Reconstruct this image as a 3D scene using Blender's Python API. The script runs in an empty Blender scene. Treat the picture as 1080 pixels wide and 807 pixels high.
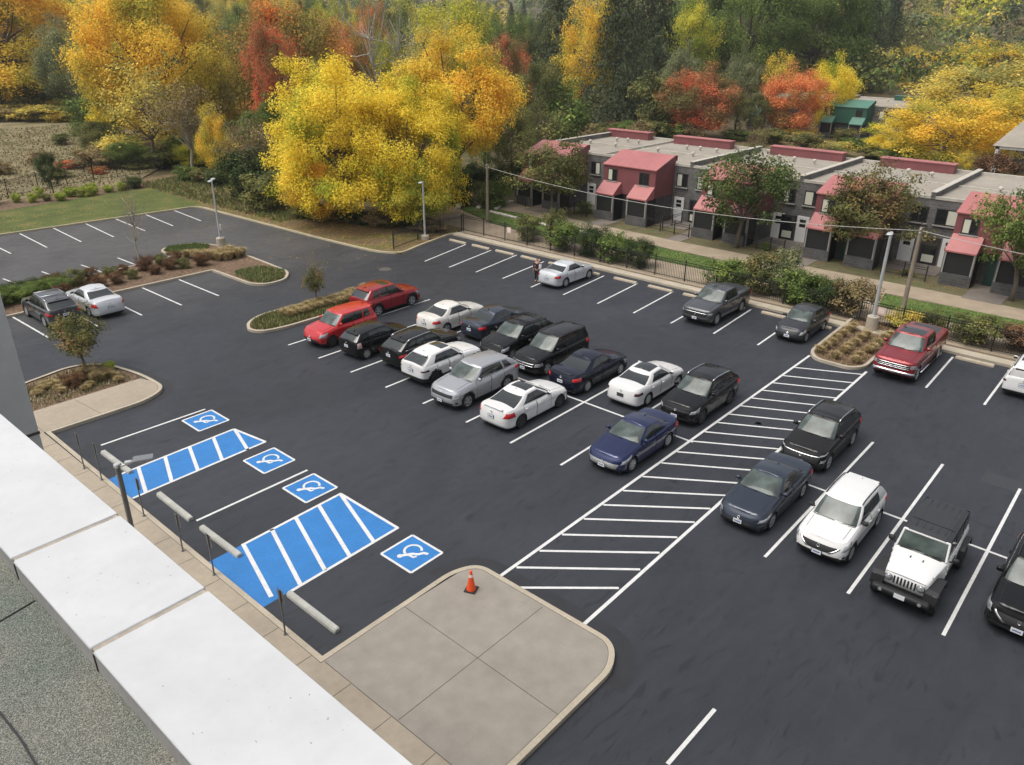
import bpy, bmesh, math, random
import numpy as np
from mathutils import Vector, Matrix
PI = math.pi
R = math.radians
scene = bpy.context.scene
COL = scene.collection
CAMH = 16.0

# ------------------------------------------------------------------ camera (X = along the stalls, Y = along the aisles)
F_PX, PITCH, ROLL, YAW = 819.344, R(24.6768), R(0.4797), R(48.9216)
_f = np.array([0, math.cos(PITCH), -math.sin(PITCH)])
_rt0 = np.array([1.0, 0, 0]); _up0 = np.cross(_rt0, _f)
_rt = math.cos(ROLL) * _rt0 + math.sin(ROLL) * _up0
_up = -math.sin(ROLL) * _rt0 + math.cos(ROLL) * _up0
def _w(d):
    return np.array([d[0] * math.cos(YAW) + d[1] * math.sin(YAW), -d[0] * math.sin(YAW) + d[1] * math.cos(YAW), d[2]])
RT, UP, FW = _w(_rt), _w(_up), _w(_f)
def g(px, py, z=0.0):
    "point of the horizontal plane z that the photograph shows at (px, py)"
    d = RT * (px - 540) - UP * (py - 403.5) + FW * F_PX
    t = (z - CAMH) / d[2]
    return (float(d[0] * t), float(d[1] * t))
cam_d = bpy.data.cameras.new('camera'); cam = bpy.data.objects.new('camera', cam_d); COL.objects.link(cam)
M3 = Matrix(((RT[0], UP[0], -FW[0]), (RT[1], UP[1], -FW[1]), (RT[2], UP[2], -FW[2])))
cam.matrix_world = Matrix.Translation((0, 0, CAMH)) @ M3.to_4x4()
cam_d.sensor_width = 36; cam_d.lens = 36 * F_PX / 1080; cam_d.clip_start = 0.05; cam_d.clip_end = 3000
scene.camera = cam

# ------------------------------------------------------------------ light
w = bpy.data.worlds.new('World'); scene.world = w; w.use_nodes = True
nt = w.node_tree; nt.nodes.clear()
sky = nt.nodes.new('ShaderNodeTexSky'); sky.sky_type = 'NISHITA'; sky.sun_disc = False
SUN_EL, SUN_AZ = R(64), math.atan2(0.42, -0.7)          # direction towards the sun, in world XY
sky.sun_elevation = SUN_EL; sky.sun_rotation = PI / 2 - SUN_AZ
sky.dust_density = 4.0; sky.air_density = 1.0
hs = nt.nodes.new('ShaderNodeHueSaturation'); hs.inputs['Saturation'].default_value = 0.32
bg = nt.nodes.new('ShaderNodeBackground'); bg.inputs['Strength'].default_value = 0.115
wo = nt.nodes.new('ShaderNodeOutputWorld')
nt.links.new(sky.outputs[0], hs.inputs['Color']); nt.links.new(hs.outputs[0], bg.inputs[0]); nt.links.new(bg.outputs[0], wo.inputs[0])
sd = bpy.data.lights.new('sun', 'SUN'); sd.energy = 1.5; sd.angle = R(48); sd.color = (1.0, 0.94, 0.86)
so = bpy.data.objects.new('sun', sd); COL.objects.link(so)
sv = Vector((math.cos(SUN_AZ) * math.cos(SUN_EL), math.sin(SUN_AZ) * math.cos(SUN_EL), math.sin(SUN_EL)))
so.rotation_euler = sv.to_track_quat('Z', 'Y').to_euler(); so.location = (0, 0, 60)
vs = scene.view_settings; vs.view_transform = 'Standard'; vs.look = 'None'; vs.gamma = 1; vs.exposure = 0.60; vs.use_curve_mapping = False

# ------------------------------------------------------------------ materials
MATS = {}
def mat(name, color, rough=0.6, metal=0.0, coat=0.0, spec=0.5, noise=None, bump=None, trans=None):
    """noise = list of (scale, amount, detail): brightness mottling; bump = (scale, strength)"""
    if name in MATS: return MATS[name]
    m = bpy.data.materials.new(name); m.use_nodes = True; n = m.node_tree.nodes; l = m.node_tree.links
    b = n['Principled BSDF']
    b.inputs['Base Color'].default_value = (*color, 1); b.inputs['Roughness'].default_value = rough
    b.inputs['Metallic'].default_value = metal; b.inputs['Coat Weight'].default_value = coat
    b.inputs['Coat Roughness'].default_value = 0.04; b.inputs['Specular IOR Level'].default_value = spec
    if noise or bump: tc = n.new('ShaderNodeTexCoord')
    if noise:
        prev = None
        for sc, am, de in noise:
            t = n.new('ShaderNodeTexNoise'); t.inputs['Scale'].default_value = sc; t.inputs['Detail'].default_value = de
            l.new(tc.outputs['Object'], t.inputs['Vector'])
            mr = n.new('ShaderNodeMapRange'); mr.inputs['From Min'].default_value = 0.3; mr.inputs['From Max'].default_value = 0.7
            mr.inputs['To Min'].default_value = 1 - am; mr.inputs['To Max'].default_value = 1 + am
            l.new(t.outputs['Fac'], mr.inputs['Value'])
            if prev is None: prev = mr.outputs[0]
            else:
                mm = n.new('ShaderNodeMath'); mm.operation = 'MULTIPLY'; l.new(prev, mm.inputs[0]); l.new(mr.outputs[0], mm.inputs[1]); prev = mm.outputs[0]
        vm = n.new('ShaderNodeVectorMath'); vm.operation = 'SCALE'; vm.inputs[0].default_value = color
        l.new(prev, vm.inputs['Scale']); l.new(vm.outputs[0], b.inputs['Base Color'])
    if bump:
        t = n.new('ShaderNodeTexNoise'); t.inputs['Scale'].default_value = bump[0]; t.inputs['Detail'].default_value = 6
        l.new(tc.outputs['Object'], t.inputs['Vector'])
        bp = n.new('ShaderNodeBump'); bp.inputs['Strength'].default_value = bump[1]; bp.inputs['Distance'].default_value = 0.05
        l.new(t.outputs['Fac'], bp.inputs['Height']); l.new(bp.outputs[0], b.inputs['Normal'])
    MATS[name] = m
    return m

def mix_mat(name, stops, scale, detail=6, rough=0.9, fine=None, bump=None, dist=0.0, stretch=(1, 1, 1), spec=0.3):
    "noise driven colour ramp: stops = [(pos, colour)...]"
    if name in MATS: return MATS[name]
    m = bpy.data.materials.new(name); m.use_nodes = True; n = m.node_tree.nodes; l = m.node_tree.links
    b = n['Principled BSDF']; b.inputs['Roughness'].default_value = rough; b.inputs['Specular IOR Level'].default_value = spec
    tc = n.new('ShaderNodeTexCoord'); mp = n.new('ShaderNodeMapping'); mp.inputs['Scale'].default_value = stretch
    l.new(tc.outputs['Object'], mp.inputs[0])
    t = n.new('ShaderNodeTexNoise'); t.inputs['Scale'].default_value = scale; t.inputs['Detail'].default_value = detail; t.inputs['Distortion'].default_value = dist
    l.new(mp.outputs[0], t.inputs['Vector'])
    cr = n.new('ShaderNodeValToRGB'); e = cr.color_ramp.elements
    while len(e) < len(stops): e.new(0.5)
    for i, (p, c) in enumerate(stops): e[i].position = p; e[i].color = (*c, 1)
    l.new(t.outputs['Fac'], cr.inputs[0]); out = cr.outputs[0]
    if fine:
        t2 = n.new('ShaderNodeTexNoise'); t2.inputs['Scale'].default_value = fine[0]; t2.inputs['Detail'].default_value = 5
        l.new(tc.outputs['Object'], t2.inputs['Vector'])
        mr = n.new('ShaderNodeMapRange'); mr.inputs['From Min'].default_value = 0.3; mr.inputs['From Max'].default_value = 0.7
        mr.inputs['To Min'].default_value = 1 - fine[1]; mr.inputs['To Max'].default_value = 1 + fine[1]
        l.new(t2.outputs['Fac'], mr.inputs['Value'])
        vm = n.new('ShaderNodeVectorMath'); vm.operation = 'SCALE'; l.new(out, vm.inputs[0]); l.new(mr.outputs[0], vm.inputs['Scale']); out = vm.outputs[0]
    l.new(out, b.inputs['Base Color'])
    if bump:
        t = n.new('ShaderNodeTexNoise'); t.inputs['Scale'].default_value = bump[0]; t.inputs['Detail'].default_value = 6
        l.new(tc.outputs['Object'], t.inputs['Vector'])
        bp = n.new('ShaderNodeBump'); bp.inputs['Strength'].default_value = bump[1]; bp.inputs['Distance'].default_value = 0.05
        l.new(t.outputs['Fac'], bp.inputs['Height']); l.new(bp.outputs[0], b.inputs['Normal'])
    MATS[name] = m
    return m

def asphalt_mat():
    m = bpy.data.materials.new('asphalt'); m.use_nodes = True; n = m.node_tree.nodes; l = m.node_tree.links
    b = n['Principled BSDF']; b.inputs['Specular IOR Level'].default_value = 0.38
    tc = n.new('ShaderNodeTexCoord')
    def noise(sc, de, dist=0.0, st=(1, 1, 1), rot=0):
        mp = n.new('ShaderNodeMapping'); mp.inputs['Scale'].default_value = st; mp.inputs['Rotation'].default_value = (0, 0, rot)
        l.new(tc.outputs['Object'], mp.inputs[0])
        t = n.new('ShaderNodeTexNoise'); t.inputs['Scale'].default_value = sc; t.inputs['Detail'].default_value = de; t.inputs['Distortion'].default_value = dist
        l.new(mp.outputs[0], t.inputs['Vector']); return t.outputs['Fac']
    def rng(v, a, b_, c, d):
        mr = n.new('ShaderNodeMapRange'); l.new(v, mr.inputs['Value'])
        for k, x in zip(('From Min', 'From Max', 'To Min', 'To Max'), (a, b_, c, d)): mr.inputs[k].default_value = x
        return mr.outputs[0]
    def mul(a, b_):
        mm = n.new('ShaderNodeMath'); mm.operation = 'MULTIPLY'; l.new(a, mm.inputs[0]); l.new(b_, mm.inputs[1]); return mm.outputs[0]
    v = rng(noise(0.12, 5, 1.2), 0.35, 0.65, 0.86, 1.14)
    v = mul(v, rng(noise(0.9, 6, 1.5, (0.45, 1.6, 1), 0.3), 0.3, 0.72, 0.88, 1.1))
    v = mul(v, rng(noise(30, 4), 0.3, 0.7, 0.88, 1.12))
    v = mul(v, rng(noise(1.6, 7, 2.5, (0.3, 1.3, 1), 0.9), 0.58, 0.70, 1.0, 0.66))      # darker sealer swirls
    # worn, unsealed older surface in the far left aisles
    sx = n.new('ShaderNodeSeparateXYZ'); l.new(tc.outputs['Object'], sx.inputs[0])
    add = n.new('ShaderNodeMath'); add.operation = 'MULTIPLY_ADD'; l.new(noise(0.25, 4, 1.0), add.inputs[0]); add.inputs[1].default_value = 14; l.new(sx.outputs['Y'], add.inputs[2])
    old = rng(add.outputs[0], 50, 62, 0.0, 1.0)
    mx = n.new('ShaderNodeMix'); mx.data_type = 'RGBA'; l.new(old, mx.inputs['Factor'])
    mx.inputs['A'].default_value = (0.0305, 0.0335, 0.0410, 1); mx.inputs['B'].default_value = (0.068, 0.067, 0.067, 1)
    vm = n.new('ShaderNodeVectorMath'); vm.operation = 'SCALE'; l.new(mx.outputs['Result'], vm.inputs[0]); l.new(v, vm.inputs['Scale'])
    l.new(vm.outputs[0], b.inputs['Base Color'])
    l.new(rng(noise(0.5, 5, 2.0), 0.3, 0.7, 0.5, 0.72), b.inputs['Roughness'])
    bp = n.new('ShaderNodeBump'); bp.inputs['Strength'].default_value = 0.25; bp.inputs['Distance'].default_value = 0.02
    l.new(noise(60, 3), bp.inputs['Height']); l.new(bp.outputs[0], b.inputs['Normal'])
    return m

M_ASPH = asphalt_mat()
M_WHITE_LINE = mat('line_paint', (0.60, 0.60, 0.59), 0.7, noise=[(2.5, 0.09, 6), (12, 0.08, 6), (70, 0.08, 3)])
M_BLUE = mat('blue_paint', (0.022, 0.165, 0.44), 0.65, noise=[(1.3, 0.08, 5), (9, 0.07, 6), (60, 0.07, 3)])
M_CONC = mat('kerb_concrete', (0.40, 0.35, 0.27), 0.9, noise=[(1.2, 0.12, 6), (14, 0.10, 5)], bump=(40, 0.15))
M_CONCY = mat('yellowed_kerb_concrete', (0.45, 0.39, 0.26), 0.9, noise=[(1.2, 0.12, 6), (14, 0.10, 5)])
M_WALK = mat('pavement_concrete', (0.33, 0.28, 0.215), 0.9, noise=[(0.5, 0.10, 6), (5, 0.07, 6), (50, 0.06, 3)])
M_PAD = mat('worn_pavement_concrete', (0.265, 0.240, 0.205), 0.9, noise=[(0.35, 0.07, 6), (2.2, 0.09, 7), (50, 0.07, 3)])
M_JOINT = mat('joint_dark', (0.09, 0.08, 0.07), 0.95)
M_STOP = mat('wheel_stop_concrete', (0.38, 0.38, 0.345), 0.85, noise=[(3, 0.14, 6), (30, 0.10, 4)])
M_STOPT = mat('tan_wheel_stop_concrete', (0.42, 0.36, 0.27), 0.85, noise=[(3, 0.14, 6), (30, 0.10, 4)])
M_YARD = mix_mat('yard_ground', [(0.3, (0.07, 0.075, 0.03)), (0.5, (0.13, 0.11, 0.06)), (0.7, (0.085, 0.11, 0.035))], 0.8, detail=8, fine=(16, 0.3), bump=(20, 0.6))
M_GRASS = mix_mat('lawn_grass', [(0.35, (0.07, 0.085, 0.022)), (0.5, (0.085, 0.11, 0.025)), (0.66, (0.14, 0.13, 0.04))], 0.5, fine=(14, 0.35), bump=(30, 0.6))
M_GRASSG = mix_mat('green_grass', [(0.35, (0.08, 0.12, 0.03)), (0.55, (0.11, 0.17, 0.04)), (0.7, (0.17, 0.19, 0.06))], 0.6, fine=(14, 0.35), bump=(30, 0.6))
M_LITTER = mix_mat('leaf_litter', [(0.3, (0.10, 0.07, 0.04)), (0.5, (0.17, 0.125, 0.065)), (0.6, (0.10, 0.105, 0.03)), (0.72, (0.24, 0.17, 0.07))], 0.45, detail=9, fine=(18, 0.45), bump=(20, 0.8))
M_MEADOW = mix_mat('dry_meadow', [(0.3, (0.13, 0.11, 0.055)), (0.45, (0.19, 0.16, 0.085)), (0.58, (0.24, 0.20, 0.115)), (0.7, (0.15, 0.14, 0.06))], 0.25, detail=10, fine=(9, 0.4), bump=(12, 1.0))
M_MULCH = mix_mat('bark_mulch', [(0.3, (0.09, 0.055, 0.035)), (0.5, (0.17, 0.11, 0.07)), (0.7, (0.24, 0.17, 0.11))], 6, detail=8, fine=(45, 0.45), bump=(40, 1.0))
M_PATH = mix_mat('tan_path', [(0.3, (0.27, 0.22, 0.16)), (0.7, (0.36, 0.29, 0.21))], 0.8, fine=(20, 0.12))
M_DRIVE = mix_mat('far_street', [(0.3, (0.15, 0.13, 0.115)), (0.7, (0.20, 0.175, 0.15))], 0.6, fine=(16, 0.12))
M_FOREST = mix_mat('forest_floor', [(0.3, (0.05, 0.045, 0.025)), (0.5, (0.11, 0.08, 0.04)), (0.7, (0.07, 0.075, 0.03))], 0.2, detail=9, fine=(4, 0.4))
M_BLACK = mat('black_metal', (0.015, 0.015, 0.016), 0.5, 0.0)
M_PLAST = mat('black_plastic', (0.018, 0.018, 0.019), 0.55)
M_TYRE = mat('tyre_rubber', (0.014, 0.014, 0.014), 0.8)
M_ALU = mat('alloy', (0.50, 0.51, 0.53), 0.35, 0.75)
M_DALU = mat('dark_alloy', (0.06, 0.06, 0.065), 0.4, 0.6)
M_CHROME = mat('chrome', (0.75, 0.75, 0.76), 0.15, 1.0)
M_GLASS = mat('car_glass', (0.020, 0.024, 0.024), 0.04, 0.0, spec=0.9)
M_WSCR = mat('windscreen_glass', (0.060, 0.078, 0.072), 0.06, 0.0, spec=0.5, noise=[(2.2, 0.55, 3)])
M_HEAD = mat('headlight_glass', (0.44, 0.46, 0.48), 0.12, 0.5, coat=1, noise=[(9, 0.35, 2)])
M_TAIL = mat('taillight_glass', (0.50, 0.012, 0.015), 0.15, 0.0, coat=1)
M_AMBER = mat('indicator_glass', (0.75, 0.20, 0.02), 0.2, 0.0, coat=1)
M_PLATE = mat('plate_white', (0.70, 0.72, 0.74), 0.5)
M_GALV = mat('galvanised_pole', (0.48, 0.50, 0.50), 0.45, 0.3, noise=[(2, 0.08, 3)])
M_DPOLE = mat('weathered_steel_pole', (0.13, 0.13, 0.13), 0.5, 0.3, noise=[(3, 0.12, 3)])
M_WOODP = mat('weathered_wood_pole', (0.24, 0.20, 0.15), 0.9, noise=[(3, 0.15, 5)])

# ------------------------------------------------------------------ building blocks
class MB:
    def __init__(s): s.v = []; s.f = []; s.mi = []; s.m = []
    def slot(s, m):
        if m not in s.m: s.m.append(m)
        return s.m.index(m)
    def add(s, vs, fs, m):
        o = len(s.v); k = s.slot(m); s.v += [tuple(p) for p in vs]
        for f in fs: s.f.append(tuple(i + o for i in f)); s.mi.append(k)
        return s
    def box(s, c, d, m, rz=0.0, rx=0.0, ry=0.0, taper=1.0, chamfer=0.0):
        dx, dy, dz = d[0] / 2, d[1] / 2, d[2] / 2
        A = Matrix.Rotation(rz, 3, 'Z') @ Matrix.Rotation(ry, 3, 'Y') @ Matrix.Rotation(rx, 3, 'X')
        C = Vector(c)
        if chamfer <= 0:
            P = [Vector((x * dx * (taper if z > 0 else 1), y * dy * (taper if z > 0 else 1), z * dz)) for z in (-1, 1) for x, y in ((-1, -1), (1, -1), (1, 1), (-1, 1))]
            Fs = [(3, 2, 1, 0), (4, 5, 6, 7), (0, 1, 5, 4), (1, 2, 6, 5), (2, 3, 7, 6), (3, 0, 4, 7)]
            return s.add([A @ p + C for p in P], Fs, m)
        c_ = chamfer; rings = []
        def ring(z, i):
            X, Y = dx - i, dy - i
            return [Vector(p) for p in ((-X + c_, -Y, z), (X - c_, -Y, z), (X, -Y + c_, z), (X, Y - c_, z), (X - c_, Y, z), (-X + c_, Y, z), (-X, Y - c_, z), (-X, -Y + c_, z))]
        rings = [ring(-dz, c_ * .7), ring(-dz + c_, 0), ring(dz - c_, 0), ring(dz, c_ * .7)]
        P = [A @ p + C for r in rings for p in r]; Fs = [tuple(range(7, -1, -1)), tuple(range(24, 32))]
        for k in range(3):
            for i in range(8): j = (i + 1) % 8; Fs.append((k * 8 + i, k * 8 + j, k * 8 + 8 + j, k * 8 + 8 + i))
        return s.add(P, Fs, m)
    def tube(s, pts, r, m, n=8, caps=True):
        pts = [Vector(p) for p in pts]; rs = r if isinstance(r, (list, tuple)) else [r] * len(pts)
        V = []; Fs = []
        a = None
        for i, p in enumerate(pts):
            d = (pts[min(i + 1, len(pts) - 1)] - pts[max(i - 1, 0)]).normalized()
            if a is None: a = d.orthogonal().normalized()
            else: a = (a - d * a.dot(d)).normalized()
            b = d.cross(a)
            for k in range(n): t = 2 * PI * k / n; V.append(p + (a * math.cos(t) + b * math.sin(t)) * rs[i])
        for i in range(len(pts) - 1):
            for k in range(n): j = (k + 1) % n; Fs.append((i * n + k, i * n + j, (i + 1) * n + j, (i + 1) * n + k))
        if caps: Fs.append(tuple(range(n - 1, -1, -1))); Fs.append(tuple(range((len(pts) - 1) * n, len(pts) * n)))
        return s.add(V, Fs, m)
    def lathe(s, prof, c, m, n=20, axis='Z', cap=True):
        V = []; Fs = []
        for (r, h) in prof:
            for k in range(n):
                t = 2 * PI * k / n; a, b = r * math.cos(t), r * math.sin(t)
                V.append({'Z': (c[0] + a, c[1] + b, c[2] + h), 'Y': (c[0] + b, c[1] + h, c[2] + a), 'X': (c[0] + h, c[1] + a, c[2] + b)}[axis])
        for i in range(len(prof) - 1):
            for k in range(n): j = (k + 1) % n; Fs.append((i * n + k, i * n + j, (i + 1) * n + j, (i + 1) * n + k))
        if cap: Fs.append(tuple(range(n - 1, -1, -1))); Fs.append(tuple(range((len(prof) - 1) * n, len(prof) * n)))
        return s.add(V, Fs, m)
    def poly(s, pts, z, m):
        "flat polygon, any simple outline"
        from mathutils.geometry import tessellate_polygon
        P = [Vector((p[0], p[1], z)) for p in pts]
        tris = tessellate_polygon([P]); out = []
        for a, b, c in tris:
            nz = (P[b] - P[a]).cross(P[c] - P[a]).z
            out.append((a, b, c) if nz > 0 else (a, c, b))
        return s.add(P, out, m)
    def prism(s, pts, z0, z1, m, mtop=None):
        n = len(pts)
        s.poly(pts, z1, mtop or m)
        V = [(p[0], p[1], z0) for p in pts] + [(p[0], p[1], z1) for p in pts]
        ar = sum(pts[i][0] * pts[(i + 1) % n][1] - pts[(i + 1) % n][0] * pts[i][1] for i in range(n))
        Fs = []
        for i in range(n):
            j = (i + 1) % n
            Fs.append((i, j, n + j, n + i) if ar > 0 else (j, i, n + i, n + j))
        return s.add(V, Fs, m)
    def strip(s, pts, wd, z0, z1, m, closed=False, off=0.0):
        "kerb-like band following a polyline (off shifts it to the left)"
        P = [Vector((p[0], p[1])) for p in pts]; n = len(P); L = []; Rr = []
        for i in range(n):
            a = P[i - 1] if (closed or i > 0) else None; b = P[(i + 1) % n] if (closed or i < n - 1) else None
            d1 = (P[i] - a).normalized() if a is not None else None; d2 = (b - P[i]).normalized() if b is not None else None
            if d1 is None: d1 = d2
            if d2 is None: d2 = d1
            t = (d1 + d2).normalized(); nn = Vector((-t.y, t.x)); k = 1 / max(0.35, nn.dot(Vector((-d1.y, d1.x))))
            L.append(P[i] + nn * (off + wd / 2) * k); Rr.append(P[i] + nn * (off - wd / 2) * k)
        V = []
        for i in range(n):
            V += [(Rr[i].x, Rr[i].y, z0), (Rr[i].x, Rr[i].y, z1), (L[i].x, L[i].y, z1), (L[i].x, L[i].y, z0)]
        Fs = []
        for i in range(n if closed else n - 1):
            a = i * 4; b = ((i + 1) % n) * 4
            for q in range(3): Fs.append((a + q, b + q, b + q + 1, a + q + 1))
        if not closed: Fs += [(0, 1, 2, 3), (n * 4 - 1, n * 4 - 2, n * 4 - 3, n * 4 - 4)]
        return s.add(V, Fs, m)
    def build(s, name, parent=None, smooth=False, loc=(0, 0, 0)):
        me = bpy.data.meshes.new(name); me.from_pydata(s.v, [], s.f)
        for m in s.m: me.materials.append(m)
        me.polygons.foreach_set('material_index', s.mi)
        if smooth: me.polygons.foreach_set('use_smooth', [True] * len(s.f))
        me.update()
        o = bpy.data.objects.new(name, me); COL.objects.link(o); o.location = loc
        if parent is not None: o.parent = parent
        return o
    def sharp(s, name, parent=None, ang=35, loc=(0, 0, 0)):
        o = s.build(name, parent, True, loc)
        o.data.set_sharp_from_angle(angle=R(ang)); return o
def tag(o, label=None, cat=None, group=None, kind=None):
    if label: o['label'] = label
    if cat: o['category'] = cat
    if group: o['group'] = group
    if kind: o['kind'] = kind
    return o
def empty(name, label, cat, loc=(0, 0, 0), rz=0.0, group=None):
    o = bpy.data.objects.new(name, None); COL.objects.link(o); o.location = loc; o.rotation_euler = (0, 0, rz); o.empty_display_size = 0.3
    return tag(o, label, cat, group)
def copy_tree(o, parent=None):
    c = o.copy(); COL.objects.link(c)
    if parent is not None: c.parent = parent
    for ch in KIDS.get(o.name, list(o.children)): copy_tree(ch, c)
    return c
KIDS = {}
def rounded(pts, rad, n=6, closed=True):
    out = []; N = len(pts)
    for i in range(N):
        p = Vector(pts[i]); r = rad[i] if isinstance(rad, (list, tuple)) else rad
        if (not closed and i in (0, N - 1)) or r <= 0: out.append(tuple(p)); continue
        a = Vector(pts[i - 1]) - p; b = Vector(pts[(i + 1) % N]) - p
        ra = min(r, a.length * .48, b.length * .48)
        A = p + a.normalized() * ra; B = p + b.normalized() * ra
        for k in range(n + 1):
            t = k / n; out.append(tuple(A * (1 - t) ** 2 + p * 2 * t * (1 - t) + B * t * t))
    return out
def interp(tab, x):
    if x <= tab[0][0]: return tab[0][1]
    for (a, b), (c, d) in zip(tab, tab[1:]):
        if x <= c: return b + (d - b) * (x - a) / (c - a)
    return tab[-1][1]
def sinterp(tab, x):
    "smooth (monotone) interpolation of a table"
    return float(np.interp(x, *_dense(tuple(tab))))
_DC = {}
def _dense(tab):
    if tab in _DC: return _DC[tab]
    xs = np.array([t[0] for t in tab], float); ys = np.array([t[1] for t in tab], float)
    X = np.linspace(xs[0], xs[-1], 400); Y = np.interp(X, xs, ys)
    k = 13; pad = np.concatenate([np.full(k, Y[0]), Y, np.full(k, Y[-1])])
    Y = np.convolve(pad, np.ones(2 * k + 1) / (2 * k + 1), 'valid'); _DC[tab] = (X, Y)
    return _DC[tab]
# ================================================================== THE SETTING
def struct(o, label=None): return tag(o, label, kind='structure')
def flat(name, pts, z, m, zb=None):
    b = MB()
    if zb is None: b.poly(pts, z, m)
    else: b.prism(pts, zb, z, m)
    return struct(b.build(name))

# terrain to the horizon: level near, rising into wooded hills far off
def hill(u, v):
    d = math.hypot(u, v); a = math.atan2(v, u)
    h = max(0.0, (d - 190) / 600) ** 1.15 * 62
    left = 1 / (1 + math.exp(-(v - 92) / 6)) if u < 75 else 0
    return h * (0.8 + 0.35 * math.sin(a * 5 + 1.3) + 0.12 * math.sin(a * 13)) 
tb = MB(); N = 60; rr = [0, 30, 60, 90, 130, 170, 210, 260, 320, 400, 500, 620, 800, 1100, 1600]; na = 72
vs_ = []; fs_ = []
for r in rr:
    for k in range(na):
        t = 2 * PI * k / na; x, y = r * math.cos(t), r * math.sin(t); vs_.append((x, y, -0.06 + hill(x, y)))
for i in range(len(rr) - 1):
    for k in range(na): j = (k + 1) % na; fs_.append((i * na + k, (i + 1) * na + k, (i + 1) * na + j, i * na + j))
tb.add(vs_, fs_, M_FOREST); struct(tb.build('terrain', smooth=True))

# kerb line of the car park (top of kerb)
K_L = [g(0, 247, .12), g(210, 216.5, .12)]
farkerb = [(-60, 74.6), (K_L[0][0], K_L[0][1]), (36.3, 71.7), (36.9, 52), (37.3, 46.5), (38.2, 44.7), (40.6, 45.4), (44.9, 46.3), (46.0, 45.9), (46.0, -60)]
farkerb_r = rounded(farkerb, [0, 0, 1.0, 3, 1.5, 1.0, 1.0, .4, .3, 0], 5, closed=False)
lot = [(-60, -60), (46.0, -60)] + list(reversed(farkerb_r))[1:] 
lot = [(-60, -60)] + list(reversed(farkerb_r))
flat('car_park', lot, 0.0, M_ASPH)
b = MB(); b.strip(farkerb_r[:-2], .16, 0, .13, M_CONCY); struct(b.build('kerb'))
b = MB(); b.strip([(45.9, 46.2), (45.9, 10.8), (45.9, -60)], .75, 0.0, .14, M_CONC, off=-.45)
b.strip([(45.35, 46.0), (45.35, 27.8)], .22, 0, .125, M_CONC)
struct(b.build('kerb'))
# ground beyond the kerbs
flat('lawn', [(-60, 74.6)] + farkerb_r[1:8] + [(37.2, 72), (37.4, 84.6), (20, 82.3), (-60, 80)], .10, M_GRASS, -.05)
flat('planting_bed', [(-60, 80), (20, 82.2), (37.4, 84.4), (37.6, 88), (20, 87), (-60, 85)], .105, M_MULCH, -.05)
flat('verge', [(36.35, 72.1), (36.9, 52.1), (37.3, 46.6), (38.2, 44.8), (40.6, 45.5), (44.9, 46.4), (46.2, 46.4), (47.2, 46.6), (47.2, 60), (56, 90), (37.5, 90)], .09, M_LITTER, -.05)
flat('meadow', [(-60, 84.9), (20, 86.8), (37.55, 87.9), (44, 95), (70, 150), (40, 170), (-60, 150)], .07, M_MEADOW, -.05)
# town-house side
flat('path', [(46.3, -60), (50.0, -60), (50.2, 20), (49.7, 42), (50.2, 46), (52.4, 52.3), (57, 62), (62, 80), (58, 82), (52.5, 66), (49, 56), (47.2, 49), (46.3, 46.3)], .08, M_PATH, -.05)
flat('lawn', [(50.2, -60), (53.4, -60), (53.7, 6), (53.2, 11.5), (53.0, 20), (53.2, 30), (53.8, 38), (55.3, 48), (54.2, 53), (52.6, 52.4), (50.4, 46), (49.9, 42), (50.3, 20)], .10, M_GRASSG, -.05)
b = MB(); b.prism([(49.9, 13.2), (53.9, 13.9), (53.9, 15.3), (50.2, 14.4)], .0, .108, M_PATH); struct(b.build('path'))
flat('pavement', [(53.6, -60), (55.8, -60), (55.8, 6), (56.1, 12), (56.0, 18), (55.9, 30), (56.4, 42), (58.0, 50.5), (57, 53), (54.6, 52), (55.1, 47), (54.0, 38), (53.4, 30), (53.2, 20), (53.4, 11)], .112, M_PATH, -.05)
flat('front_yards', [(55.7, -60), (64, -60), (64, 56), (58.4, 56), (57, 50), (56.3, 42), (55.85, 30), (56.0, 12), (55.7, 6)], .09, M_YARD, -.05)
flat('street', [(62, 80), (58, 82), (70, 130), (120, 180), (124, 176), (75, 128)], .05, M_DRIVE, -.05)
flat('courtyard', [(84, -20), (150, -20), (150, 60), (112, 60), (84, 30)], .02, M_LITTER, -.05)
for a, bb in (((55.9, 20.2), (62, 21.9)), ((55.9, 30.7), (62, 32)), ((55.9, 38.4), (62, 40.2)), ((55.7, 7.5), (63, 9.8)), ((56.5, 45.8), (62, 48))):
    b = MB(); b.prism([(a[0], a[1]), (bb[0], a[1]), (bb[0], bb[1]), (a[0], bb[1])], 0, .125, M_DRIVE); struct(b.build('path'))
for v0, v1 in ((12.4, 15.9), (22.3, 26.9), (32.4, 35.3), (41.5, 45.4)):
    b = MB(); b.prism([(59.6, v0), (62.6, v0), (62.6, v1), (59.6, v1)], 0, .16, M_DRIVE); struct(b.build('patio'))

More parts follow.
